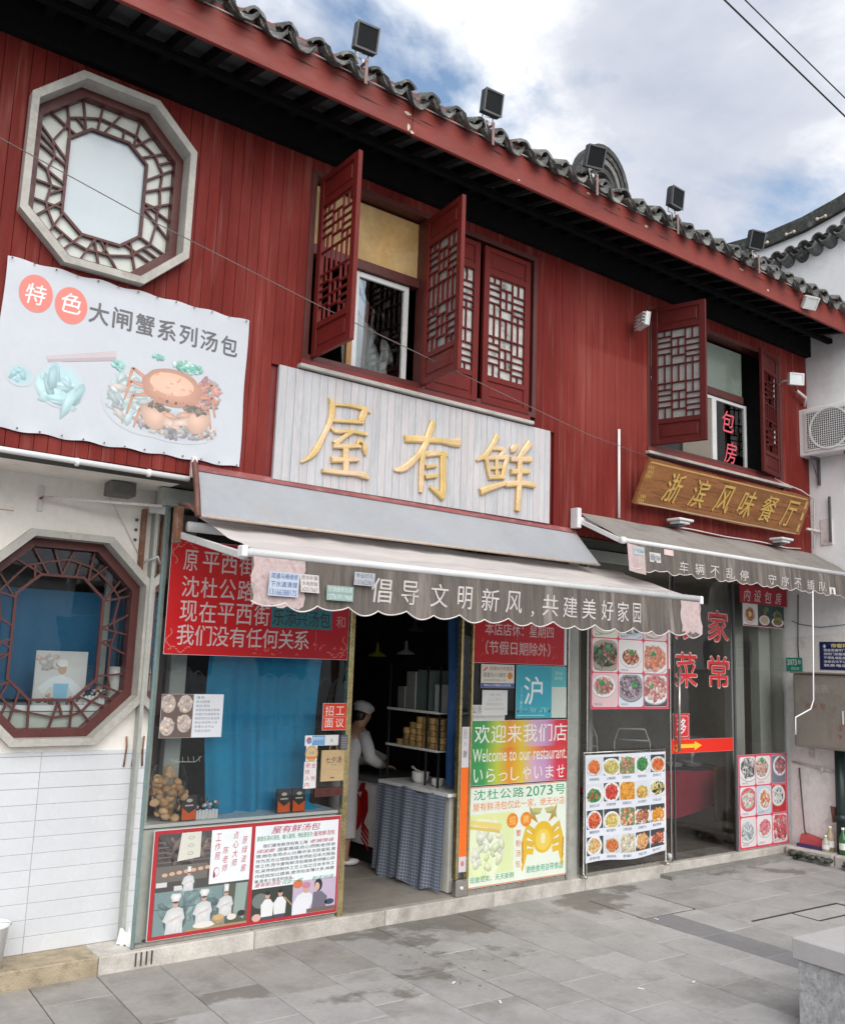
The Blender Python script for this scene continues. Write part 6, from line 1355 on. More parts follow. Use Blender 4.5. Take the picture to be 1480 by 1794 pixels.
# arms and brackets
mb = MB()
A, Bv = Vector((2.345, 5.74, 2.755)), Vector((2.375, 4.83, 2.555)); d = (Bv - A).normalized(); M = Matrix.Translation(A) @ d.to_track_quat('X', 'Z').to_matrix().to_4x4(); mb.box(0, (Bv - A).length, -.014, .014, -.022, .022, .004, M); mb.build('folding_arm', ALU, a1)
mb = MB(); mb.box(2.30, 2.345, 5.72, 5.80, 2.70, 2.94, .005); mo = mb.build('wall_plate', RUST, a1)
mb = MB(); A, Bv = Vector((6.52, 5.74, 2.755)), Vector((6.5, 4.83, 2.565)); d = (Bv - A).normalized(); M = Matrix.Translation(A) @ d.to_track_quat('X', 'Z').to_matrix().to_4x4(); mb.box(0, (Bv - A).length, -.014, .014, -.022, .022, .004, M); mb.build('folding_arm', ALU, a1)
mb = MB(); mb.tube([(3.95, 5.62, 2.76), (4.4, 5.2, 2.62), (4.6, 4.82, 2.58)], .013, 6); mb.build('folding_arm', ALU, a1)
# old pink rod and plates on the white wall
t = thing('old_rod', 'faded pink iron rod bolted to the white wall above the lower octagonal window', 'iron rod', (1.7, 6.0, 2.9))
mb = MB(); mb.tube([(1.58, 6.22, 2.965), (2.28, 5.95, 2.965)], .011, 8); mb.build('rod', PINKW, t); bar('wall_plate', 1.565, 1.60, 6.285, 6.30, 2.88, 3.05, PINKW, t); mb = MB(); mb.tube([(1.58, 6.29, 2.965), (1.58, 6.21, 2.965)], .008, 6); mb.build('bolt', RUST, t)
t = thing('angle_bracket', 'rusty slotted iron angle standing off the corner of the white wall', 'bracket', (2.33, 6.2, 2.55)); bar('angle', 2.265, 2.295, 6.25, 6.298, 2.50, 2.98, RUST, t); bar('angle_arm', 2.295, 2.36, 6.2, 6.24, 2.95, 3.0, LGREY, t)
mb = MB(); mb.tube([(2.29, 6.25, 2.6), (2.38, 6.1, 2.66)], .008, 4); mb.build('slotted_strap', LGREY, t)
for k in range(3): mb = MB(); mb.tube([(2.235, 6.30, 2.90 - .07 * k), (2.235, 6.285, 2.90 - .07 * k)], .010, 8); mb.build('bolt', DGREY, t)
t = thing('junction_box', 'dark grey metal box under the white soffit', 'box', (2.06, 6.2, 3.0)); bar('case', 1.96, 2.13, 6.05, 6.2, 3.02, 3.112, mat('dirty_metal', (.13, .125, .115), .6, .25, 8), t, .004); mb = MB(); mb.tube([(2.0, 6.2, 3.02), (2.15, 6.29, 2.85), (2.30, 6.28, 2.6)], .003, 5); mb.build('cable', WIREW, t)
for k, (x_, c_) in enumerate(((2.295, RUST), (2.35, DGREY))):
    mb = MB(); mb.tube([(x_ - .005, 6.285, 1.42), (x_, 6.28, 1.35), (x_ - .008, 6.285, 1.22)], .006, 6); solo(mb, 'door_pull', c_, ('rust coloured', 'dark')[k] + ' thin vertical pull on the white corner strip', 'handle')

# ================================================================== awning 2
AY = 5.10
a2 = thing('awning', 'smaller grey awning with slogan valance over the right hand restaurant', 'awning', (7.9, 5.3, 2.75))
sag_awning(5.99, 9.86, RY - .05, 3.35, AY + .02, 3.065, .01, AWN2).build('fabric', AWN2, a2)
mb = MB(); mb.tube([(5.97, AY, 3.055), (9.88, AY, 3.065)], .022, 12); mb.build('front_bar', ALU, a2)
mb = MB(); mb.tube([(5.97, RY - .06, 3.28), (9.86, RY - .06, 3.28)], .03, 10); mb.build('roller_tube', ALU, a2)
bar('wall_plate', 5.905, 5.955, RY - .10, RY - .01, 3.20, 3.38, LGREY, a2, .004)
mb = MB(); A, Bv = Vector((5.96, 5.58, 3.26)), Vector((5.98, 5.13, 3.05)); d = (Bv - A).normalized(); M = Matrix.Translation(A) @ d.to_track_quat('X', 'Z').to_matrix().to_4x4(); mb.box(0, (Bv - A).length, -.012, .012, -.02, .02, .003, M); mb.build('folding_arm', ALU, a2)
mb = MB(); mb.tube([(5.975, AY, 3.055), (5.94, AY, 3.055)], .03, 12); mb.build('end_cap', WHITE, a2)
valance(5.99, 9.86, AY - .012, 3.04, 2.835, 23, .02).build('valance', VAL, a2)
mb = MB(); mb.grid(lambda s, q: (5.99 + .22 * s, VF(5.99 + .22 * s, 2.80 + .235 * q, V2) - .003, 2.80 + .235 * q - .02 * s), 8, 4); mb.build('pink_patch', VALP, a2)
p = Print(lambda u, v, L: (u, VF(u, v, V2) - .004 - L * .0008, v))
for k, ch in enumerate('车辆不乱停 守序不插队'):
    if ch != ' ': p.text(ch, 6.66 + .229 * k, 2.845, 6.80 + .229 * k, 2.945, VC, 2, .02, .15); p.build('character', CLOTHP, a2); p = Print(p.fn)
for (a, b, c, d_, bg, s_) in ((6.06, 6.20, 2.945, 3.01, (.35, .42, .45), '开锁'), (6.27, 6.42, 2.90, 2.985, (.5, .48, .47), '疏通'), (6.47, 6.60, 2.98, 3.03, (.6, .45, .46), ''), (9.15, 9.27, 2.83, 2.90, (.6, .58, .58), '')):
    p.rect(a, c, b, d_, bg, 2)
    if s_: p.text(s_ + '13764', a + .01, c + .015, b - .01, d_ - .015, (.15, .2, .25), 3, .02)
    p.build('sticker', CLOTHP, a2); p = Print(p.fn)
mb = MB(); mb.tube([(5.99 + 3.87 * i / 400, VF(5.99 + 3.87 * i / 400, 2.83, V2) - .002, 2.835 - .02 * abs(sin(pi * 23 * i / 400)) ** .7 + .01 * sin(3 * i / 400 * 23)) for i in range(401)], .0035, 4); mb.build('scalloped_trim', PINKW, a2)
mb = MB(); mb.tube([(8.62, 4.95, 2.82), (8.62, 4.98, 1.75), (8.60, 5.0, 1.66), (8.36, 5.02, 1.58), (8.32, 5.0, 1.42)], .0065, 8); ck = solo(mb, 'awning_crank', WHITE, 'white bent crank rod hanging from the right awning in front of the grey cabinet', 'crank')

# ================================================================== shop front 2
f2 = thing('shopfront', 'frameless glazed front of the right hand restaurant with red window characters', 'shopfront', (8.2, G, .11))
bar('column', 6.335, 6.47, G + .02, G + .20, .0, 3.1, mat('grey_green_column', (.36, .37, .34), .5, .12, 3, dirt=((.2, .2, .18), .5, 5)), f2, .004)
bar('column', 6.475, 6.54, G + .06, G + .22, .0, 3.1, DARK, f2, .004)
bar('glass_edge', 6.548, 6.565, G - .012, G + .012, .112, 3.0, STEEL, f2)
bar('header', 6.31, 9.88, G - .03, G + .06, 3.0, 3.11, GREYP, f2)
pane('glass_pane', 6.565, 7.775, .14, 3.0, GLASSD, f2); pane('door_leaf', 7.86, 8.88, .135, 3.0, GLASSD, f2, G + .01); pane('glass_pane', 8.905, 9.86, .14, 3.0, GLASSD, f2)
bar('glass_edge', 7.775, 7.79, G - .01, G + .01, .112, 3.0, STEEL, f2); bar('glass_edge', 7.848, 7.86, G - .005, G + .02, .13, 3.0, DGREY, f2); bar('glass_edge', 8.88, 8.905, G - .012, G + .014, .112, 3.0, DGREY, f2)
pane('glass_pane', 7.79, 7.848, .14, 3.0, GLASSD, f2, G + .002)
bar('bottom_rail', 6.565, 7.79, G - .01, G + .03, .112, .14, STEEL, f2); bar('bottom_rail', 8.905, 9.86, G - .01, G + .03, .112, .14, STEEL, f2)
hd_ = MB(); hd_.tube([(7.87, G - .045, 1.18), (7.87, G - .05, 2.02)], .014, 10); ho = hd_.build('door_handle', STEEL, f2)
hd_ = MB(); hd_.tube([(7.87, G - .045, 1.3), (7.87, G + .005, 1.3)], .008, 6); hd_.tube([(7.87, G - .045, 1.9), (7.87, G + .005, 1.9)], .008, 6); hd_.build('handle_stub', STEEL, f2)
p = Print(onY(G + .004))
for ch, a, c, b, d_ in (('家', 8.44, 2.31, 8.80, 2.64), ('常', 8.43, 1.82, 8.80, 2.15), ('炒', 7.89, 2.31, 8.24, 2.66), ('菜', 7.88, 1.82, 8.24, 2.17)):
    p.text(ch, a - .012, c - .012, b + .012, d_ + .012, (.66, .52, .50), 0, .075); p.text(ch, a, c, b, d_, (.62, .035, .04), 1, .035)
p.build('window_lettering', PRINT, f2)
t, p = poster('push_sticker', 'small red square sticker with a white character beside the door handle', 'sticker', 7.83, 8.10, 1.295, 1.55, .002, G + .004, PINKW); p.rrect(7.832, 1.297, 8.098, 1.548, .02, (.60, .03, .04), 0); p.rrect(7.85, 1.315, 8.08, 1.53, .02, (.66, .40, .42), .5); p.rrect(7.857, 1.322, 8.073, 1.523, .02, (.60, .03, .04), 1); p.text('移', 7.895, 1.345, 8.045, 1.505, (.8, .76, .8), 2, .03); p.build('print', PRINT, t)
t, p = poster('arrow_strip', 'bright red strip with a yellow arrow across the glass door', 'sign', 7.79, 8.845, 1.155, 1.29, .002, G + .003, WHITE); p.rect(7.791, 1.156, 8.844, 1.289, (.78, .025, .012), 0)
p.poly([(7.93, 1.205), (8.18, 1.205), (8.18, 1.178), (8.30, 1.225), (8.18, 1.27), (8.18, 1.243), (7.93, 1.243)], (.80, .56, .03), 1); p.ell(7.87, 1.20, .03, .03, (.8, .56, .03), 1); p.rect(7.845, 1.2, 7.895, 1.24, (.8, .56, .03), 1); p.ell(7.87, 1.21, .016, .02, (.78, .025, .012), 2); p.build('print', PRINT, t)
PK = (.66, .06, .12)
def dish_grid(p, x0, x1, z0, z1, nc, nr, dishes, border, gap, caps=None, L=1):
    w = (x1 - x0) / nc; h = (z1 - z0) / nr
    for r_ in range(nr):
        for c_ in range(nc):
            u0, u1 = x0 + c_ * w + gap, x0 + (c_ + 1) * w - gap; v1, v0 = z1 - r_ * h - gap, z1 - (r_ + 1) * h + gap
            d_ = dishes[(r_ * nc + c_) % len(dishes)]; bg, plate, cols = d_[:3]
            p.rrect(u0 - .003, v0 - .003, u1 + .003, v1 + .003, .03, (.74, .70, .71), L); p.rrect(u0, v0, u1, v1, .028, bg, L + 1)
            uu, vv = (u0 + u1) / 2 + random.uniform(-.03, .03), (v0 + v1) / 2 + random.uniform(-.01, .04); q_ = random.choice((.95, 1.05, 1.2, 1.5))
            p.clip = (u0 + .006, v0 + .006, u1 - .006, v1 - .006); food(p, uu, vv, (u1 - u0) * .46 * q_, (v1 - v0) * .40 * q_ * random.uniform(.8, 1.1), cols, plate, 56, L + 2)
            if len(d_) > 3: p.blobs(uu + random.uniform(-.06, .08), vv + random.uniform(0, .08), .035, .025, 9, .016, [(.05, .28, .10), (.1, .35, .15)], L + 7)
            p.clip = None
            for k in range(5): p.text('鱼肉丝虾蟹鸡鸭菜汤面'[(r_ * 3 + c_ * 2 + k) % 10], u0 + .03 + .022 * k, v0 + .012, u0 + .048 + .022 * k, v0 + .032, (.25, .22, .25), L + 5, .01)
PW_ = (.76, .76, .78)
MD = [((.72, .74, .62), (.70, .72, .60), [(.7, .2, .2), (.74, .74, .7), (.6, .66, .5)]), ((.60, .66, .74), (.62, .68, .76), [(.16, .16, .16), (.6, .66, .7), (.3, .3, .32), (.62, .67, .74)]), ((.70, .60, .60), (.74, .62, .58), [(.70, .24, .20), (.72, .46, .40), (.7, .3, .3)]),
      ((.74, .70, .66), (.40, .36, .32), [(.08, .08, .07), (.05, .22, .08), (.5, .22, .18), (.25, .12, .1)], 1), ((.76, .72, .74), PW_, [(.62, .10, .08), (.7, .5, .25), (.68, .3, .22), (.15, .08, .06)], 1), ((.72, .74, .70), PW_, [(.74, .30, .20), (.70, .22, .14), (.72, .36, .26)], 1),
      ((.72, .52, .55), PW_, [(.62, .18, .18), (.4, .14, .12), (.7, .5, .42), (.2, .28, .18)], 1), ((.62, .70, .78), (.34, .32, .36), [(.22, .16, .22), (.38, .30, .36), (.12, .1, .12), (.5, .4, .45)], 1), ((.08, .08, .09), PW_, [(.68, .24, .24), (.7, .55, .5), (.5, .2, .2)], 1)]
t, p = poster('nine_dish_poster', 'pink bordered poster of nine dishes high on the glass, half under the main awning', 'menu poster', 6.60, 7.755, 1.60, 2.62); p.rect(6.601, 1.601, 7.754, 2.619, PK, 0); dish_grid(p, 6.615, 7.735, 1.615, 2.60, 3, 3, MD, PK, .008); p.build('printed_face', PRINT, t)
bar('paper_edge', 7.758, 7.785, GY - .003, GY, 2.0, 2.62, WHITE, t, 0)
MD2 = [((.70, .70, .72), PW_, [(.08, .08, .09), (.55, .55, .56), (.72, .72, .7), (.3, .3, .3)]), ((.74, .66, .66), PW_, [(.62, .16, .14), (.5, .6, .5), (.72, .5, .45)], 1), ((.18, .20, .26), PW_, [(.45, .14, .16), (.6, .3, .32), (.3, .12, .14)]),
       ((.70, .68, .74), (.66, .12, .14), [(.74, .72, .70), (.7, .66, .62), (.4, .6, .45), (.66, .2, .2)]), ((.48, .62, .72), PW_, [(.68, .12, .08), (.74, .4, .2), (.76, .7, .6)]), ((.50, .02, .03), (.72, .76, .76), [(.05, .07, .07), (.72, .76, .76), (.74, .76, .7), (.7, .74, .74)]),
       ((.74, .66, .68), (.66, .70, .72), [(.45, .5, .55), (.66, .70, .72), (.3, .34, .38), (.7, .7, .72)]), ((.74, .74, .76), PW_, [(.70, .10, .16), (.72, .28, .30), (.74, .4, .4)]), ((.72, .66, .68), PW_, [(.64, .08, .1), (.5, .1, .12), (.7, .4, .4)])]
t, p = poster('nine_dish_poster', 'pink bordered poster of nine seafood dishes standing low at the far right of the glass', 'menu poster', 8.91, 9.845, .12, 1.105, .004, GY - .006); p.rect(8.911, .121, 9.844, 1.104, PK, 0); dish_grid(p, 8.93, 9.825, .135, 1.09, 3, 3, MD2, PK, .010); p.build('printed_face', PRINT, t)
# 20 dish banner hanging on a stand
t = thing('menu_banner', 'white banner of twenty numbered dish photos hanging low in front of the glass', 'menu banner', (7.03, 5.98, .23))
def mbn(u, v, L=0): s = (u - 6.46) / 1.15; q = (v - .22) / .98; return (u + .01 * (1 - q) * sin(3 * s), 5.975 - .012 * sin(4 * s + 1) * (1 - q) - L * .00015, v + (.018 * sin(7 * s + .5) * (1 - q) ** 3))
mb = MB(); mb.grid(lambda s, q: mbn(6.46 + 1.15 * s, .235 + .955 * q, -1), 30, 12); mb.build('sheet', mat('banner_white', (.66, .70, .78), .5, .03, 3, .03, 10), t)
p = Print(lambda u, v, L: mbn(u, v, L + 1)); OR = [(.72, .16, .03), (.66, .08, .03), (.74, .28, .08)]; YL = [(.62, .52, .12), (.7, .62, .3), (.5, .42, .08)]; GR = [(.04, .24, .06), (.10, .34, .12), (.02, .14, .04)]; RD = [(.6, .03, .02), (.42, .02, .02), (.66, .14, .06)]; BR_ = [(.45, .16, .06), (.6, .28, .12), (.3, .08, .04)]; CM = [(.66, .62, .46), (.7, .66, .56), (.55, .5, .36)]
D20 = [(OR, 1), (YL, 0), ([(.5, .2, .14), (.6, .3, .24), (.1, .3, .08)], 0), (GR, 1), (OR, 0), (GR + [(.62, .05, .02)], 1), (RD, 0), ([(.76, .36, .04), (.74, .28, .03)], 1), ([(.7, .6, .14), (.66, .5, .1), (.5, .14, .06)], 1), ([(.03, .03, .03), (.6, .5, .12), (.7, .62, .3)], 1),
       (OR + RD, 0), (YL + [(.74, .36, .1)], 0), ([(.66, .2, .08), (.72, .44, .3), (.1, .25, .1)], 1), (BR_, 0), ([(.76, .34, .03), (.7, .26, .02)], 0), ([(.74, .4, .16), (.6, .6, .3), (.72, .3, .1)], 0), (BR_ + OR, 1), (CM, 1), ([(.74, .42, .2), (.72, .34, .12)], 0), (BR_ + RD, 0)]
NM = ['麻辣香锅', '上汤娃娃菜', '回锅肉片', '青椒肉丝', '宫保鸡丁', '蒜泥空心菜', '红烧排骨', '咸蛋黄玉米', '金针菇肥牛', '木耳山药', '糖醋里脊', '酸汤肥牛', '三鲜豆腐', '红烧狮子头', '脆皮炸鲜奶', '家常炒面', '黄焖鸡块', '清炒藕片', '干煸土豆条', '辣子鸡丁']
for i, (cl, w_) in enumerate(D20):
    c_, r_ = i % 5, i // 5; u0 = 6.478 + .226 * c_; v1 = 1.165 - .235 * r_; u1, v0 = u0 + .213, v1 - .165
    p.rect(u0, v0, u1, v1, (.60, .64, .72) if w_ else (.05, .055, .06), 1); p.clip = (u0, v0, u1, v1); q_ = (i * 7 % 5) / 5; food(p, (u0 + u1) / 2 + .03 * (q_ - .4), (v0 + v1) / 2 - .012 * (i % 3), (.10 + .035 * q_) * (1.5 if i % 5 == 2 else 1.2 if i % 4 == 1 else 1), (.078 + .02 * (i * 3 % 4) / 3) * (1.5 if i % 5 == 2 else .85 if i % 4 == 1 else 1), cl, (.74, .75, .76) if i % 4 else (.62, .64, .60), 60, 2); p.clip = None
    p.text(NM[i], u0 + .035, v0 - .042, u1 - .05, v0 - .016, (.04, .05, .08), 2, .01)
p.build('dish_photos', PRINT, t)
mb = MB(); mb.tube([(6.445, 5.985, 1.21), (7.62, 5.985, 1.21)], .008, 6); mb.build('top_rod', STEEL, t)
for x in (6.46, 7.62): mb = MB(); mb.tube([(x, 5.99, 1.21), (x, 5.99, .15), (x, 5.96, .12)], .007, 6); mb.tube([(x - .0, 5.95, .125), (x + .0, 6.03, .125)], .012, 8); mb.build('stand_leg', STEEL, t)
mb = MB()
mb.tube([(7.66, 5.985, .19), (7.675, 5.985, .19)], .03, 12); mb.build('caster', LGREY, t)
# private room sign
t = thing('private_room_sign', 'red sign of white characters with three dish photos hanging under the right awning', 'sign', (9.4, 6.0, 2.5)); bar('board', 8.93, 9.86, 5.985, 6.0, 2.755, 2.96, mat('sign_red', (.38, .01, .025), .4), t); bar('photo_board', 8.99, 9.80, 5.99, 6.0, 2.50, 2.752, WHITE, t)
p = Print(onY(5.9848))
for k, ch in enumerate('内设包房'): p.text(ch, 9.0 + .205 * k, 2.775, 9.13 + .205 * k, 2.91, (.70, .62, .62), 0, .01, .2)
p.build('lettering', PRINT, t)
p = Print(onY(5.9896)); p.rect(8.995, 2.505, 9.26, 2.75, (.70, .68, .66)); food(p, 9.12, 2.63, .115, .095, [(.55, .12, .08), (.6, .3, .15), (.2, .1, .05)], (.66, .62, .58), 50, 1); p.ell(9.12, 2.635, .03, .03, (.6, .56, .2), 8)
p.rect(9.27, 2.505, 9.795, 2.75, (.03, .06, .06), 0); food(p, 9.40, 2.58, .10, .055, [(.7, .6, .4), (.5, .55, .3), (.66, .4, .3)], (.72, .7, .68), 50, 1); p.ell(9.41, 2.66, .02, .02, (.6, .05, .04), 8); p.blobs(9.42, 2.70, .06, .03, 12, .014, [(.08, .2, .06)], 8); food(p, 9.66, 2.57, .12, .05, [(.3, .22, .1), (.2, .16, .08)], (.7, .68, .66), 50, 9); p.blobs(9.66, 2.63, .085, .07, 60, .016, [(.16, .18, .06), (.28, .26, .1), (.10, .10, .04)], 16); p.rect(8.995, 2.505, 9.795, 2.515, (.4, .03, .05), 30)
p.build('dish_photos', PRINT, t)
# ---- interior of shop 2
mb = MB(); quad(mb, (6.52, 9.6, .11), (9.86, 9.6, .11), (9.86, 9.6, 3.1), (6.52, 9.6, 3.1)); quad(mb, (6.52, 6.25, 3.1), (9.86, 6.25, 3.1), (9.86, 9.6, 3.1), (6.52, 9.6, 3.1)); quad(mb, (9.86, 6.08, .11), (9.86, 9.6, .11), (9.86, 9.6, 3.1), (9.86, 6.08, 3.1)); quad(mb, (6.52, 6.1, .11), (6.52, 9.6, .11), (6.52, 9.6, 3.1), (6.52, 6.1, 3.1)); mb.build('interior_wall', DARKG, f2)
bar('dado', 6.53, 9.85, 9.5, 9.59, .11, 1.1, mat('maroon_dado', (.09, .015, .02), .6), f2, 0)
bar('inner_column', 9.28, 9.52, 6.35, 6.45, .11, 3.08, PALEW, f2); bar('inner_column', 9.60, 9.82, 6.2, 6.32, .11, 3.08, PALEW, f2); bar('inner_column', 7.62, 7.68, 7.0, 7.06, .11, 3.08, PALEW, f2)
def round_table(x, y, r_, label, gp):
    t = thing('dining_table', label, 'table', (x, y, .11), gp); mb = MB(); n = 40; vs = [(x, y, .865)]; fs = []
    for j, (rr_, zz_) in enumerate(((r_, .865), (r_ + .015, .85), (r_ + .02, .62), (r_ + .02, .46))):
        for k in range(n): a = 2 * pi * k / n; q = rr_ + (.03 * sin(9 * a) * (j > 1)); vs.append((x + q * cos(a), y + q * sin(a), zz_ - (.12 * max(0, sin(2 * a)) ** 3 if j == 3 else 0)))
    for k in range(n): fs.append((0, 1 + k, 1 + (k + 1) % n))
    for j in range(3):
        for k in range(n): fs.append((1 + j * n + k, 1 + (j + 1) * n + k, 1 + (j + 1) * n + (k + 1) % n, 1 + j * n + (k + 1) % n))
    mb.add(vs, fs, True); mb.build('tablecloth', REDC, t); mb = MB(); mb.lathe([(r_ * .98, 0), (r_ * .98, .008), (.001, .008)], (x, y, .866), 40); mb.build('glass_top', mat('dark_glass_top', (.03, .035, .035), .08, .05), t)
    mb = MB(); mb.tube([(x, y, .11), (x, y, .86)], .04, 10); mb.build('pedestal', OCHRE, t); return t
t1 = round_table(9.22, 7.25, .62, 'round table with dark red cloth and stacked plates behind the glass door', 'red clothed tables'); round_table(7.2, 8.2, .6, 'round red clothed table further back on the left side of the right restaurant', 'red clothed tables')
for i, (x, y) in enumerate(((9.02, 6.98), (9.30, 6.92), (9.42, 7.08))):
    mb = MB()
    for k in range(3): mb.lathe([(.04, 0), (.10, .014), (.11, .02), (.095, .016), (.001, .006)], (x + .004 * k, y, .875 + .014 * k), 20)
    if i == 1: mb.lathe([(.03, 0), (.03, .002), (.006, .01), (.006, .06), (.035, .10), (.04, .13)], (x, y, .92), 12)
    solo(mb, 'plate_stack', CERAM, ('leftmost stack of white plates on the red table behind the door', 'plate stack with a glass on top in the middle of the red table', 'rightmost plate stack on the red table behind the door')[i], 'plates')
def wire_chair(x, y, rz, label):
    t = thing('chair', label, 'chair', (x, y, .11)); c, s = cos(rz), sin(rz)
    def T(a, b, z): return (x + a * c - b * s, y + a * s + b * c, .11 + z * 1.2)
    mb = MB(); mb.tube([T(-.2, .2, .0), T(-.2, .2, .45), T(-.19, .23, .9), T(-.14, .25, 1.02), T(.14, .25, 1.02), T(.19, .23, .9), T(.2, .2, .45), T(.2, .2, 0)], .011, 8); mb.build('back_frame', LGREY, t)
    mb = MB()
    for k in range(4): mb.tube([T(-.19, .235, .62 + .1 * k), T(0, .25, .62 + .1 * k), T(.19, .235, .62 + .1 * k)], .009, 6)
    mb.build('back_rail', LGREY, t); mb = MB(); mb.box(-.2, .2, -.2, .2, .42, .47, .02, Matrix.Translation((x, y, .11)) @ Matrix.Rotation(rz, 4, 'Z')); mb.build('seat', REDC, t)
    for sx in (-.18, .18): mb = MB(); mb.tube([T(sx, -.18, 0), T(sx, -.18, .42)], .011, 8); mb.build('leg', LGREY, t)
wire_chair(8.30, 6.98, radians(130), 'chrome backed chair seen through the glass above the twenty dish banner')
wire_chair(8.35, 7.6, radians(100), 'second chrome chair left of the red clothed table, in the dark')
bar('bamboo_blind', 9.3, 9.6, 6.6, 6.62, .3, .9, OCHRE, f2, 0)

# ================================================================== neighbour building
nb = thing('neighbour_building', 'white rendered building at the right with a curved tile capped gable', 'building', (10.2, 5, 0))
prof = [(-.5, 7.62), (2.0, 7.55), (4.2, 7.42), (5.12, 7.16), (5.5, 7.10), (5.9, 7.10), (6.3, 7.13), (6.7, 7.2), (7.4, 7.6)]
prof = [(1.5, 9.0), (3.0, 8.1), (4.2, 7.45), (4.7, 7.24), (5.12, 7.10), (5.6, 7.02), (6.1, 7.0), (6.7, 7.06), (7.4, 7.4)]
mb = MB(); mb.prism([(1.5, 0), (9.8, 0), (9.8, 7.4)] + prof[::-1], 9.90, 10.1, 'YZ'); wallo = mb.build('wall', NBW, nb)
mb = MB(); mb.prism([(5.0, .0), (6.03, .0), (6.03, 2.4), (5.0, 2.5)], 9.893, 9.8995, 'YZ'); mb.build('stained_render_patch', NBL, nb)
def pz(y):
    for (a, b), (c, d) in zip(prof[:-1], prof[1:]):
        if a <= y <= c: return b + (d - b) * (y - a) / (c - a)
    return prof[-1][1]
def cap(nm, dz0, dz1, x0, x1, m):
    mb = MB(); ys = [1.6 + .1 * k for k in range(58)]; vs = []
    for y in ys: z = pz(y); vs += [(x0, y, z + dz0), (x0, y, z + dz1), (x1, y, z + dz1), (x1, y, z + dz0)]
    fs = []
    for i in range(len(ys) - 1):
        for k in range(4): fs.append((i * 4 + k, i * 4 + (k + 1) % 4, (i + 1) * 4 + (k + 1) % 4, (i + 1) * 4 + k))
    mb.add(vs, fs); return mb.build(nm, m, nb)
cap('ridge_band', .24, .42, 9.78, 10.2, mat('mossy_black_ridge', (.045, .047, .045), .85, .4, 14, .6, 60, dirt=((.20, .21, .2), .6, 12))); cap('white_band', .10, .238, 9.84, 10.16, NBW); cap('tile_band', -.02, .10, 9.86, 10.14, TILE)  # lowest band is grey tile under the white one
rt = arc(.075, radians(8), radians(172), 7, .016, -.0, .16, .05); rt.v = [(-v[1], v[0], v[2]) for v in rt.v]; rt.f = [f[::-1] for f in rt.f]; rtm = rt.mesh('gable_tile', TILE)
dn = arc(.075, radians(8), radians(172), 7, .016, -.0, .16, .05, False); dn.v = [(-v[1], v[0], v[2]) for v in dn.v]; dn.f = [f[::-1] for f in dn.f]; dnm = dn.mesh('gable_drip_tile', TILE)
y = 3.6
while y < 7.2:
    sl = (pz(y + .1) - pz(y - .1)) / .2; inst('gable_tile', rtm, nb, (9.91, y, pz(y) + .03), (-math.atan(sl) * -1, 0, 0)); inst('gable_drip_tile', dnm, nb, (9.90, y + .09, pz(y + .09) + .02), (math.atan(sl), 0, 0)); y += .18
for k, (y, ln) in enumerate(((6.15, .18), (5.75, .10), (5.35, .10), (4.9, .10))):
    mb = MB(); z = pz(y) + .27; mb.tube([(9.775, y - ln / 2, z), (9.775, y + ln / 2, z - .0)], .011, 6); mb.blob((9.77, y - ln / 2, z), .022, 8, 5); mb.blob((9.77, y + ln / 2, z), .022, 8, 5); mb.build('lamp_strip', mat('cream_lamp_fitting', (.55, .48, .38), .5), nb)
# ridge end ornament behind the roof
og = thing('ridge_ornament', 'grey curved tile scroll rising behind the third floodlight', 'roof ornament', (8.0, 7.0, 7.4))
C0 = Vector((7.80, 7.0, 7.66))
for i, (ra, rb_) in enumerate(((.56, .49), (.475, .415), (.40, .335), (.29, .22))):
    po = [(C0.x + ra * cos(a) * .78, C0.z + ra * sin(a)) for a in [radians(-40 + 220 * k / 18) for k in range(19)]]; pi2 = [(C0.x + rb_ * cos(a) * .78, C0.z + rb_ * sin(a)) for a in [radians(-40 + 220 * k / 18) for k in range(19)]]
    mb = MB(); mb.prism(po + pi2[::-1], 6.95 + .012 * i, 7.12, 'XZ'); mb.build('scroll_course', MATS['mossy_black_ridge'] if i != 2 else mat('pale_course', (.16, .16, .15), .8, .3, 12), og)
mb = MB(); mb.box(7.45, 8.1, 6.99, 7.12, 7.1, 7.7); mb.build('core', MATS['mossy_black_ridge'], og)

# air conditioner on the neighbour wall
ac = thing('air_conditioner', 'white outdoor air conditioner with a round grille on the neighbour wall', 'air conditioner', (9.75, 5.4, 4.45))
AX = 9.70
bar('casing', AX, 9.896, 5.02, 5.69, 4.47, 5.03, WHITE, ac, .012)
mb = MB(); po = [(5.04, 4.52), (5.60, 4.52), (5.60, 4.99), (5.04, 4.99)]; pi2 = [(5.06, 4.54), (5.58, 4.54), (5.58, 4.97), (5.06, 4.97)]; mb.ring(po, pi2, AX - .012, AX - .001, 'YZ'); mb.build('grille_frame', WHITE, ac)
mb = MB(); mb.ring([(5.30 + .245 * cos(a), 4.755 + .245 * sin(a)) for a in [2 * pi * k / 28 for k in range(28)]], [(5.30 + .225 * cos(a), 4.755 + .225 * sin(a)) for a in [2 * pi * k / 28 for k in range(28)]], AX - .02, AX - .0005, 'YZ'); mb.build('fan_ring', WHITE, ac)
bar('grille_back', AX - .0008, AX - .0004, 5.06, 5.58, 4.54, 4.97, DGREY, ac, 0)
mb = MB()
for k in range(21): mb.tube([(AX - .012, 5.065 + .0255 * k, 4.545), (AX - .012, 5.065 + .0255 * k, 4.965)], .004, 4, False)
for k in range(17): mb.tube([(AX - .016, 5.065, 4.55 + .0255 * k), (AX - .016, 5.575, 4.55 + .0255 * k)], .004, 4, False)
g_ = mb.build('grille', WHITE, ac); g_['kind'] = 'stuff'
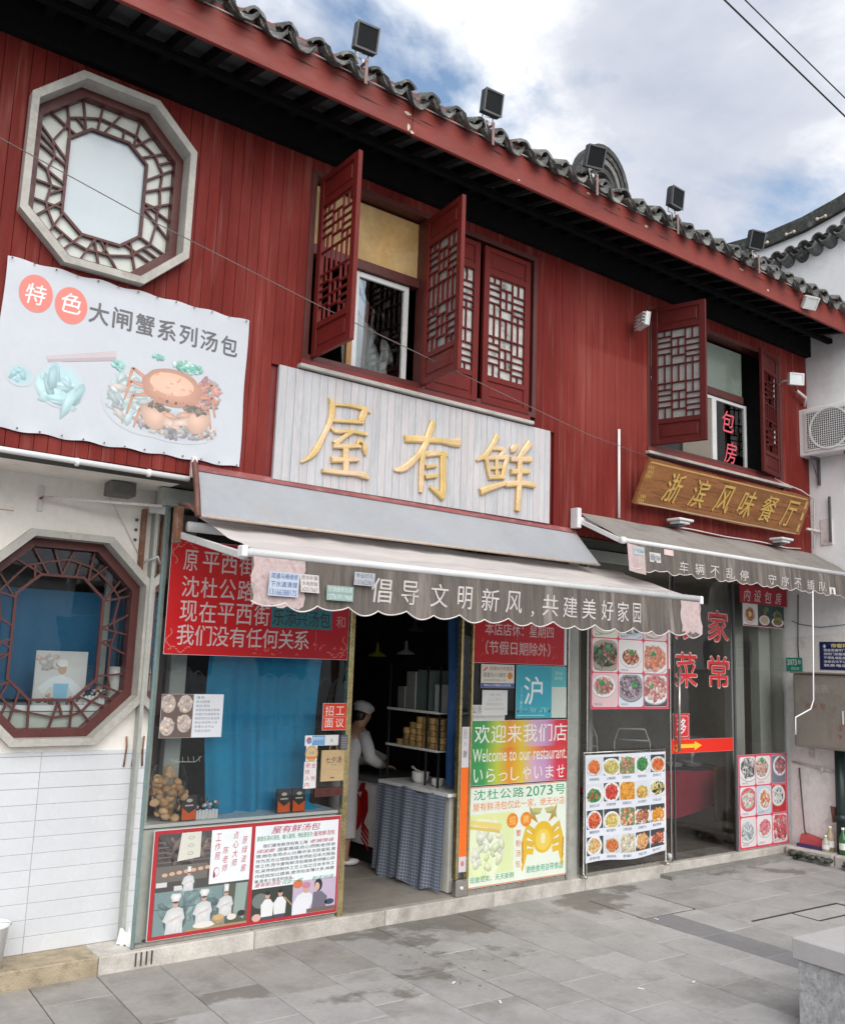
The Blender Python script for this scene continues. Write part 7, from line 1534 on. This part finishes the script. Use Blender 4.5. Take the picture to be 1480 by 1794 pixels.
for y in (5.15, 5.55): mb = MB(); mb.box(9.72, 9.895, y - .012, y + .012, 4.435, 4.468); mb.box(9.86, 9.895, y - .012, y + .012, 4.15, 4.434); mb.tube([(9.73, y, 4.44), (9.87, y, 4.18)], .008, 6); mb.build('bracket', DGREY, ac)
mb = MB(); mb.tube([(9.80, 5.66, 5.10), (9.70, 5.58, 5.16), (9.55, 5.60, 5.22)], .018, 8); mb.build('pipe', LGREY, ac); mb = MB(); mb.tube([(9.55, 5.60, 5.22), (9.40, 5.55, 5.32), (9.32, 5.5, 5.38)], .012, 8); mb.build('taped_pipe', RUST, ac)
t = thing('wall_bracket', 'white flat bracket with a slotted rail on the neighbour wall above the right awning', 'bracket', (9.85, 5.4, 3.5)); bar('plate', 9.885, 9.899, 5.42, 5.56, 3.45, 3.75, PINKW, t); bar('rail', 9.86, 9.884, 5.42, 5.445, 3.48, 4.0, DGREY, t); bar('stub', 9.62, 9.885, 5.56, 5.585, 3.60, 3.625, PINKW, t)
# electric cabinet
cb = thing('utility_cabinet', 'grey steel utility cabinet with red scrawl on the stained side wall', 'cabinet', (9.75, 5.45, 1.2)); bar('cabinet', 9.62, 9.892, 4.9, 5.80, 1.20, 2.0, BOXG, cb, .015); bar('rain_hood', 9.59, 9.892, 4.88, 5.82, 2.002, 2.02, BOXG, cb, .004); bar('door_seam', 9.616, 9.619, 4.93, 5.77, 1.23, 1.97, BOXG, cb, .002)
p = Print(lambda u, v, L: (9.6155 - L * .00015, u, v)); 
for k, ch in enumerate('消火栓'): p.text(ch, 5.66 - .09 * k, 1.62, 5.60 - .09 * k, 1.69, (.28, .05, .03), 0, 0)
p.build('scrawl', PRINT, cb); p = Print(p.f0)
p.text('电表', 5.56, 1.80, 5.38, 1.89, (.38, .38, .36), 0, -.01); p.build('scrawl', PRINT, cb); p = Print(p.f0); p.text('F1', 5.27, 1.40, 5.20, 1.46, (.25, .06, .04), 0); p.text('9', 5.29, 1.32, 5.25, 1.37, (.25, .06, .04), 0); p.build('scrawl', PRINT, cb)
bar('latch', 9.605, 9.616, 5.22, 5.235, 1.48, 1.62, LGREY, cb)
t = thing('number_plate', 'green street number plate reading 2073 beside the right restaurant', 'number plate', (9.87, 5.95, 2.0)); bar('plate', 9.878, 9.886, 5.83, 6.03, 2.02, 2.175, mat('green_enamel', (.02, .22, .15), .3), t, .002); p = Print(lambda u, v, L: (9.8778 - L * .00015, u, v)); p.text('2073', 6.015, 2.095, 5.90, 2.155, (.66, .74, .70), 0, .03); p.text('弄', 5.885, 2.10, 5.845, 2.15, (.6, .7, .66), 0, .01); p.text('沈杜公路', 5.97, 2.04, 5.87, 2.07, (.5, .64, .6), 0, .01); p.build('lettering', PRINT, t)
t = thing('blue_notice', 'dark blue notice board of small white lines above the grey cabinet', 'notice', (9.87, 5.3, 2.05)); bar('board', 9.885, 9.896, 4.95, 5.62, 2.05, 2.36, mat('navy_enamel', (.012, .02, .10), .3), t, .002); p = Print(lambda u, v, L: (9.8848 - L * .00015, u, v)); p.text('市容环境责任', 5.48, 2.30, 5.08, 2.335, (.6, .55, .2), 0, .03); p.poly([(5.58, 2.31), (5.56, 2.335), (5.54, 2.31), (5.56, 2.285)], (.6, .6, .64), 0)
for k, s_ in enumerate(('请自觉遵守门前三包责任制', '保持门前整洁卫生有序', '不得乱堆乱放占道经营', '违者依法予以处理', '联系电话 58912345')): p.text(s_, 5.57, 2.255 - .042 * k, 5.57 - .045 * len(s_) * .95, 2.28 - .042 * k, (.55, .56, .62), 0, .012)
p.build('lettering', PRINT, t)
mb = MB(); mb.tube([(9.84, 5.40, 1.2), (9.84, 5.41, .11)], .055, 14); mb.tube([(9.84, 5.407, .52), (9.84, 5.408, .44)], .066, 14); solo(mb, 'drain_pipe', PIPEG, 'dark green vertical drain pipe under the grey cabinet', 'pipe')
mb = MB(); mb.tube([(9.88, 5.98, 1.01), (9.87, 5.6, .965), (9.87, 5.48, .95)], .012, 8); mb.tube([(9.85, 5.62, .99), (9.85, 5.62, .93)], .018, 8); solo(mb, 'tap_pipe', PINKW, 'thin pale water pipe with a joint below the grey cabinet', 'pipe')
mb = MB(); mb.tube([(9.885, 5.86, 2.9), (9.88, 5.87, 2.55), (9.885, 5.88, 2.3), (9.885, 5.87, 2.1), (9.885, 5.84, 2.0)], .006, 6); mb.tube([(9.888, 5.95, 2.60), (9.886, 5.86, 2.56), (9.886, 5.6, 2.52), (9.886, 5.3, 2.55)], .004, 5); solo(mb, 'wall_wires', WIRE, 'dark wires crossing on the stained wall above the number plate', 'wire')
bar('switch_box', 9.88, 9.893, 5.72, 5.79, 1.07, 1.17, PINKW, nb)

# ================================================================== things on the ground
nk_ = struct('side_kerb')
for k in range(3): mb = MB(); rr = random.Random(k); mb.box(9.66, 9.90, 4.3 + .56 * k, 4.855 + .56 * k, -.05, .115 + .004 * k, .02, None); mb.build('kerb_stone', KERB, nk_)
rb_m = mat('wet_dark_rubble', (.05, .055, .045), .35, .5, 20, .8, 60, dirt=((.3, .3, .27), .6, 20))
mb = MB(); rr = random.Random(3)
for k in range(40): mb.blob((9.62 + rr.uniform(-.06, .05), 5.86 - .9 * rr.random() ** 1.5, .03 + rr.uniform(0, .05)), rr.uniform(.02, .05), 7, 4, (1, 1.2, .7))
o = solo(mb, 'rubble', rb_m, 'dark wet rubble along the corner of the side kerb', 'rubble'); o['kind'] = 'stuff'
def bottle(x, y, h, r_, m, label, lab=None):
    t = thing('bottle', label, 'bottle', (x, y, .118), 'bottles against the side wall'); mb = MB(); mb.lathe([(.001, 0), (r_, 0), (r_, h * .55), (r_ * .85, h * .66), (r_ * .38, h * .86), (r_ * .38, h), (.001, h)], (x, y, .118), 14); mb.build('glass', m, t)
    mb = MB(); mb.lathe([(r_ * 1.01, 0), (r_ * 1.01, h * .25)], (x, y, .118 + h * .2), 14); mb.build('paper_label', lab or CERAM, t); mb = MB(); mb.lathe([(r_ * .42, 0), (r_ * .42, h * .08), (.001, h * .08)], (x, y, .118 + h * .95), 10); mb.build('bottle_cap', CERAM, t)
BG_ = mat('green_bottle', (.015, .13, .03), .12, .1, 5, 0, coat=.5); BC_ = mat('clear_dusty_bottle', (.42, .42, .36), .25, .2, 10); BT_ = mat('tan_jug', (.42, .34, .22), .5, .2, 10)
bottle(9.77, 5.36, .27, .042, BG_, 'green plastic bottle with a white label by the drain pipe'); bottle(9.80, 5.28, .24, .035, BC_, 'clear dusty bottle just right of the green bottle'); bottle(9.80, 5.52, .26, .045, BT_, 'tan jug bottle behind and left of the green bottle'); bottle(9.74, 5.54, .17, .04, BC_, 'short pale bottle left of the tan jug')
t = thing('dustpan', 'red and purple dustpan lying at the foot of the stained wall', 'dustpan', (9.8, 5.75, .118)); mb = MB(); mb.add([(9.74, 5.86, .125), (9.74, 5.60, .125), (9.88, 5.62, .22), (9.88, 5.84, .26), (9.80, 5.86, .25), (9.80, 5.6, .17)], [(0, 1, 5, 4), (4, 5, 2, 3)]); mb.build('pan', mat('red_plastic', (.42, .06, .07), .4), t); bar('lip', 9.72, 9.76, 5.58, 5.87, .118, .16, mat('purple_plastic', (.05, .03, .12), .4), t)
mb = MB(); mb.tube([(9.87, 5.90, .95), (9.84, 5.84, .30), (9.82, 5.80, .2)], .009, 8); solo(mb, 'broom_stick', mat('dark_stick', (.10, .085, .09), .6), 'thin dark stick leaning on the stained wall above the dustpan', 'stick')
mb = MB(); mb.add([(9.78, 5.50, .60), (9.88, 5.46, .58), (9.88, 5.42, .45), (9.82, 5.50, .42)], [(0, 1, 2, 3)]); mb.add([(9.78, 5.50, .60), (9.82, 5.50, .42), (9.84, 5.44, .44)], [(0, 1, 2)]); solo(mb, 'brown_board', RUSTB, 'small brown board scrap wedged beside the drain pipe', 'board')
# bucket at the left edge
t = thing('bucket', 'white plastic bucket standing on the kerb at the left edge', 'bucket', (1.50, 6.12, .112)); mb = MB(); mb.lathe([(.001, 0), (.085, 0), (.108, .235), (.118, .24), (.118, .25), (.110, .252), (.104, .24), (.082, .008), (.001, .008)], (1.50, 6.12, .112), 28); mb.build('shell', WHITE, t)
mb = MB(); mb.tube([(1.50 + .115 * cos(a), 6.12 - .02 - .115 * abs(sin(a)) * .9, .112 + .235 - .05 * sin(a)) for a in [pi + pi * k / 12 for k in range(13)]], .003, 5); mb.build('handle', LGREY, t)
mb = MB(); mb.grid(lambda s, q: (2.30 + .10 * s + .02 * q, 6.19 - .14 * s, .113 + .10 * q * (1 - s * .6) + .01 * sin(20 * s)), 8, 4); solo(mb, 'white_rag', WHITE, 'crumpled white scrap at the foot of the side glass', 'rag')
# granite block at the lower right
t = thing('granite_bench', 'grey speckled granite block with a thicker smooth top, in the lower right corner', 'granite block', (5.6, 2.9, 0)); mb = MB(); M = Matrix.Translation((5.13, 3.145, 0)) @ Matrix.Rotation(-PA - radians(1), 4, 'Z'); mb.box(0, 1.6, -.62, 0, .385, .50, .006, M); mb.build('top_slab', GRANT, t); mb = MB(); mb.box(.02, 1.58, -.60, -.02, -.02, .384, .006, M); mb.build('block', GRAN, t)

# ================================================================== across the street (seen only as reflections)
ob = thing('street_building', 'pale low building across the street, seen as a reflection in the glass', 'building', (6, -17, 0)); bar('wall', -14, 30, -19, -17, 0, 4.2, mat('pale_render', (.75, .75, .72), .8, .1, 1), ob, 0); mb = MB(); mb.box(-15, 31, -19.5, -16.7, 4.21, 4.5); mb.build('roof', TILE, ob)
for k in range(12): bar('window', -12 + 3.4 * k, -10.4 + 3.4 * k, -17.0, -16.97, 1.2, 3.0, DGREY, ob, 0)
tr_ = thing('street_tree', 'leafy tree across the street, seen as a reflection in the glass', 'tree', (13, -9, 0)); mb = MB(); mb.tube([(13, -9, 0), (13.1, -9, 2), (13.0, -9, 4)], [.18, .14, .08], 10); mb.build('trunk', RUSTB, tr_)
mb = MB(); rr = random.Random(2)
for k in range(2500):
    d = Vector((rr.gauss(0, 1), rr.gauss(0, 1), rr.gauss(0, .8))); d = d.normalized() * (rr.random() ** .4) * 2.3; c_ = Vector((13, -9, 4.8)) + d; a = Vector((rr.gauss(0, 1), rr.gauss(0, 1), rr.gauss(0, 1))).normalized() * .16; b = a.cross(Vector((rr.gauss(0, 1), 1, .3))).normalized() * .09; mb.add([c_ - a, c_ + b, c_ + a, c_ - b], [(0, 1, 2, 3)])
mb.build('crown', LEAF, tr_)

rl = thing('railing', 'white hooped street railing across the pavement, seen as a reflection in the glass', 'railing', (5, -6, 0))
hm = MB(); hm.tube([(-.16, 0, 0), (-.16, 0, 1.3)] + [(.16 * -cos(pi * k / 8), 0, 1.3 + .16 * sin(pi * k / 8)) for k in range(1, 8)] + [(.16, 0, 1.3), (.16, 0, 0)], .018, 6); hme = hm.mesh('hoop', WHITE)
for k in range(44): inst('hoop', hme, rl, (-5 + .42 * k, -6, .12))
mb = MB(); mb.tube([(-5.3, -6, .4), (13.4, -6, .4)], .02, 6); mb.build('rail', WHITE, rl)
mb = MB(); mb.tube([(-5.3, -6, 1.1), (13.4, -6, 1.1)], .02, 6); mb.build('rail', WHITE, rl)
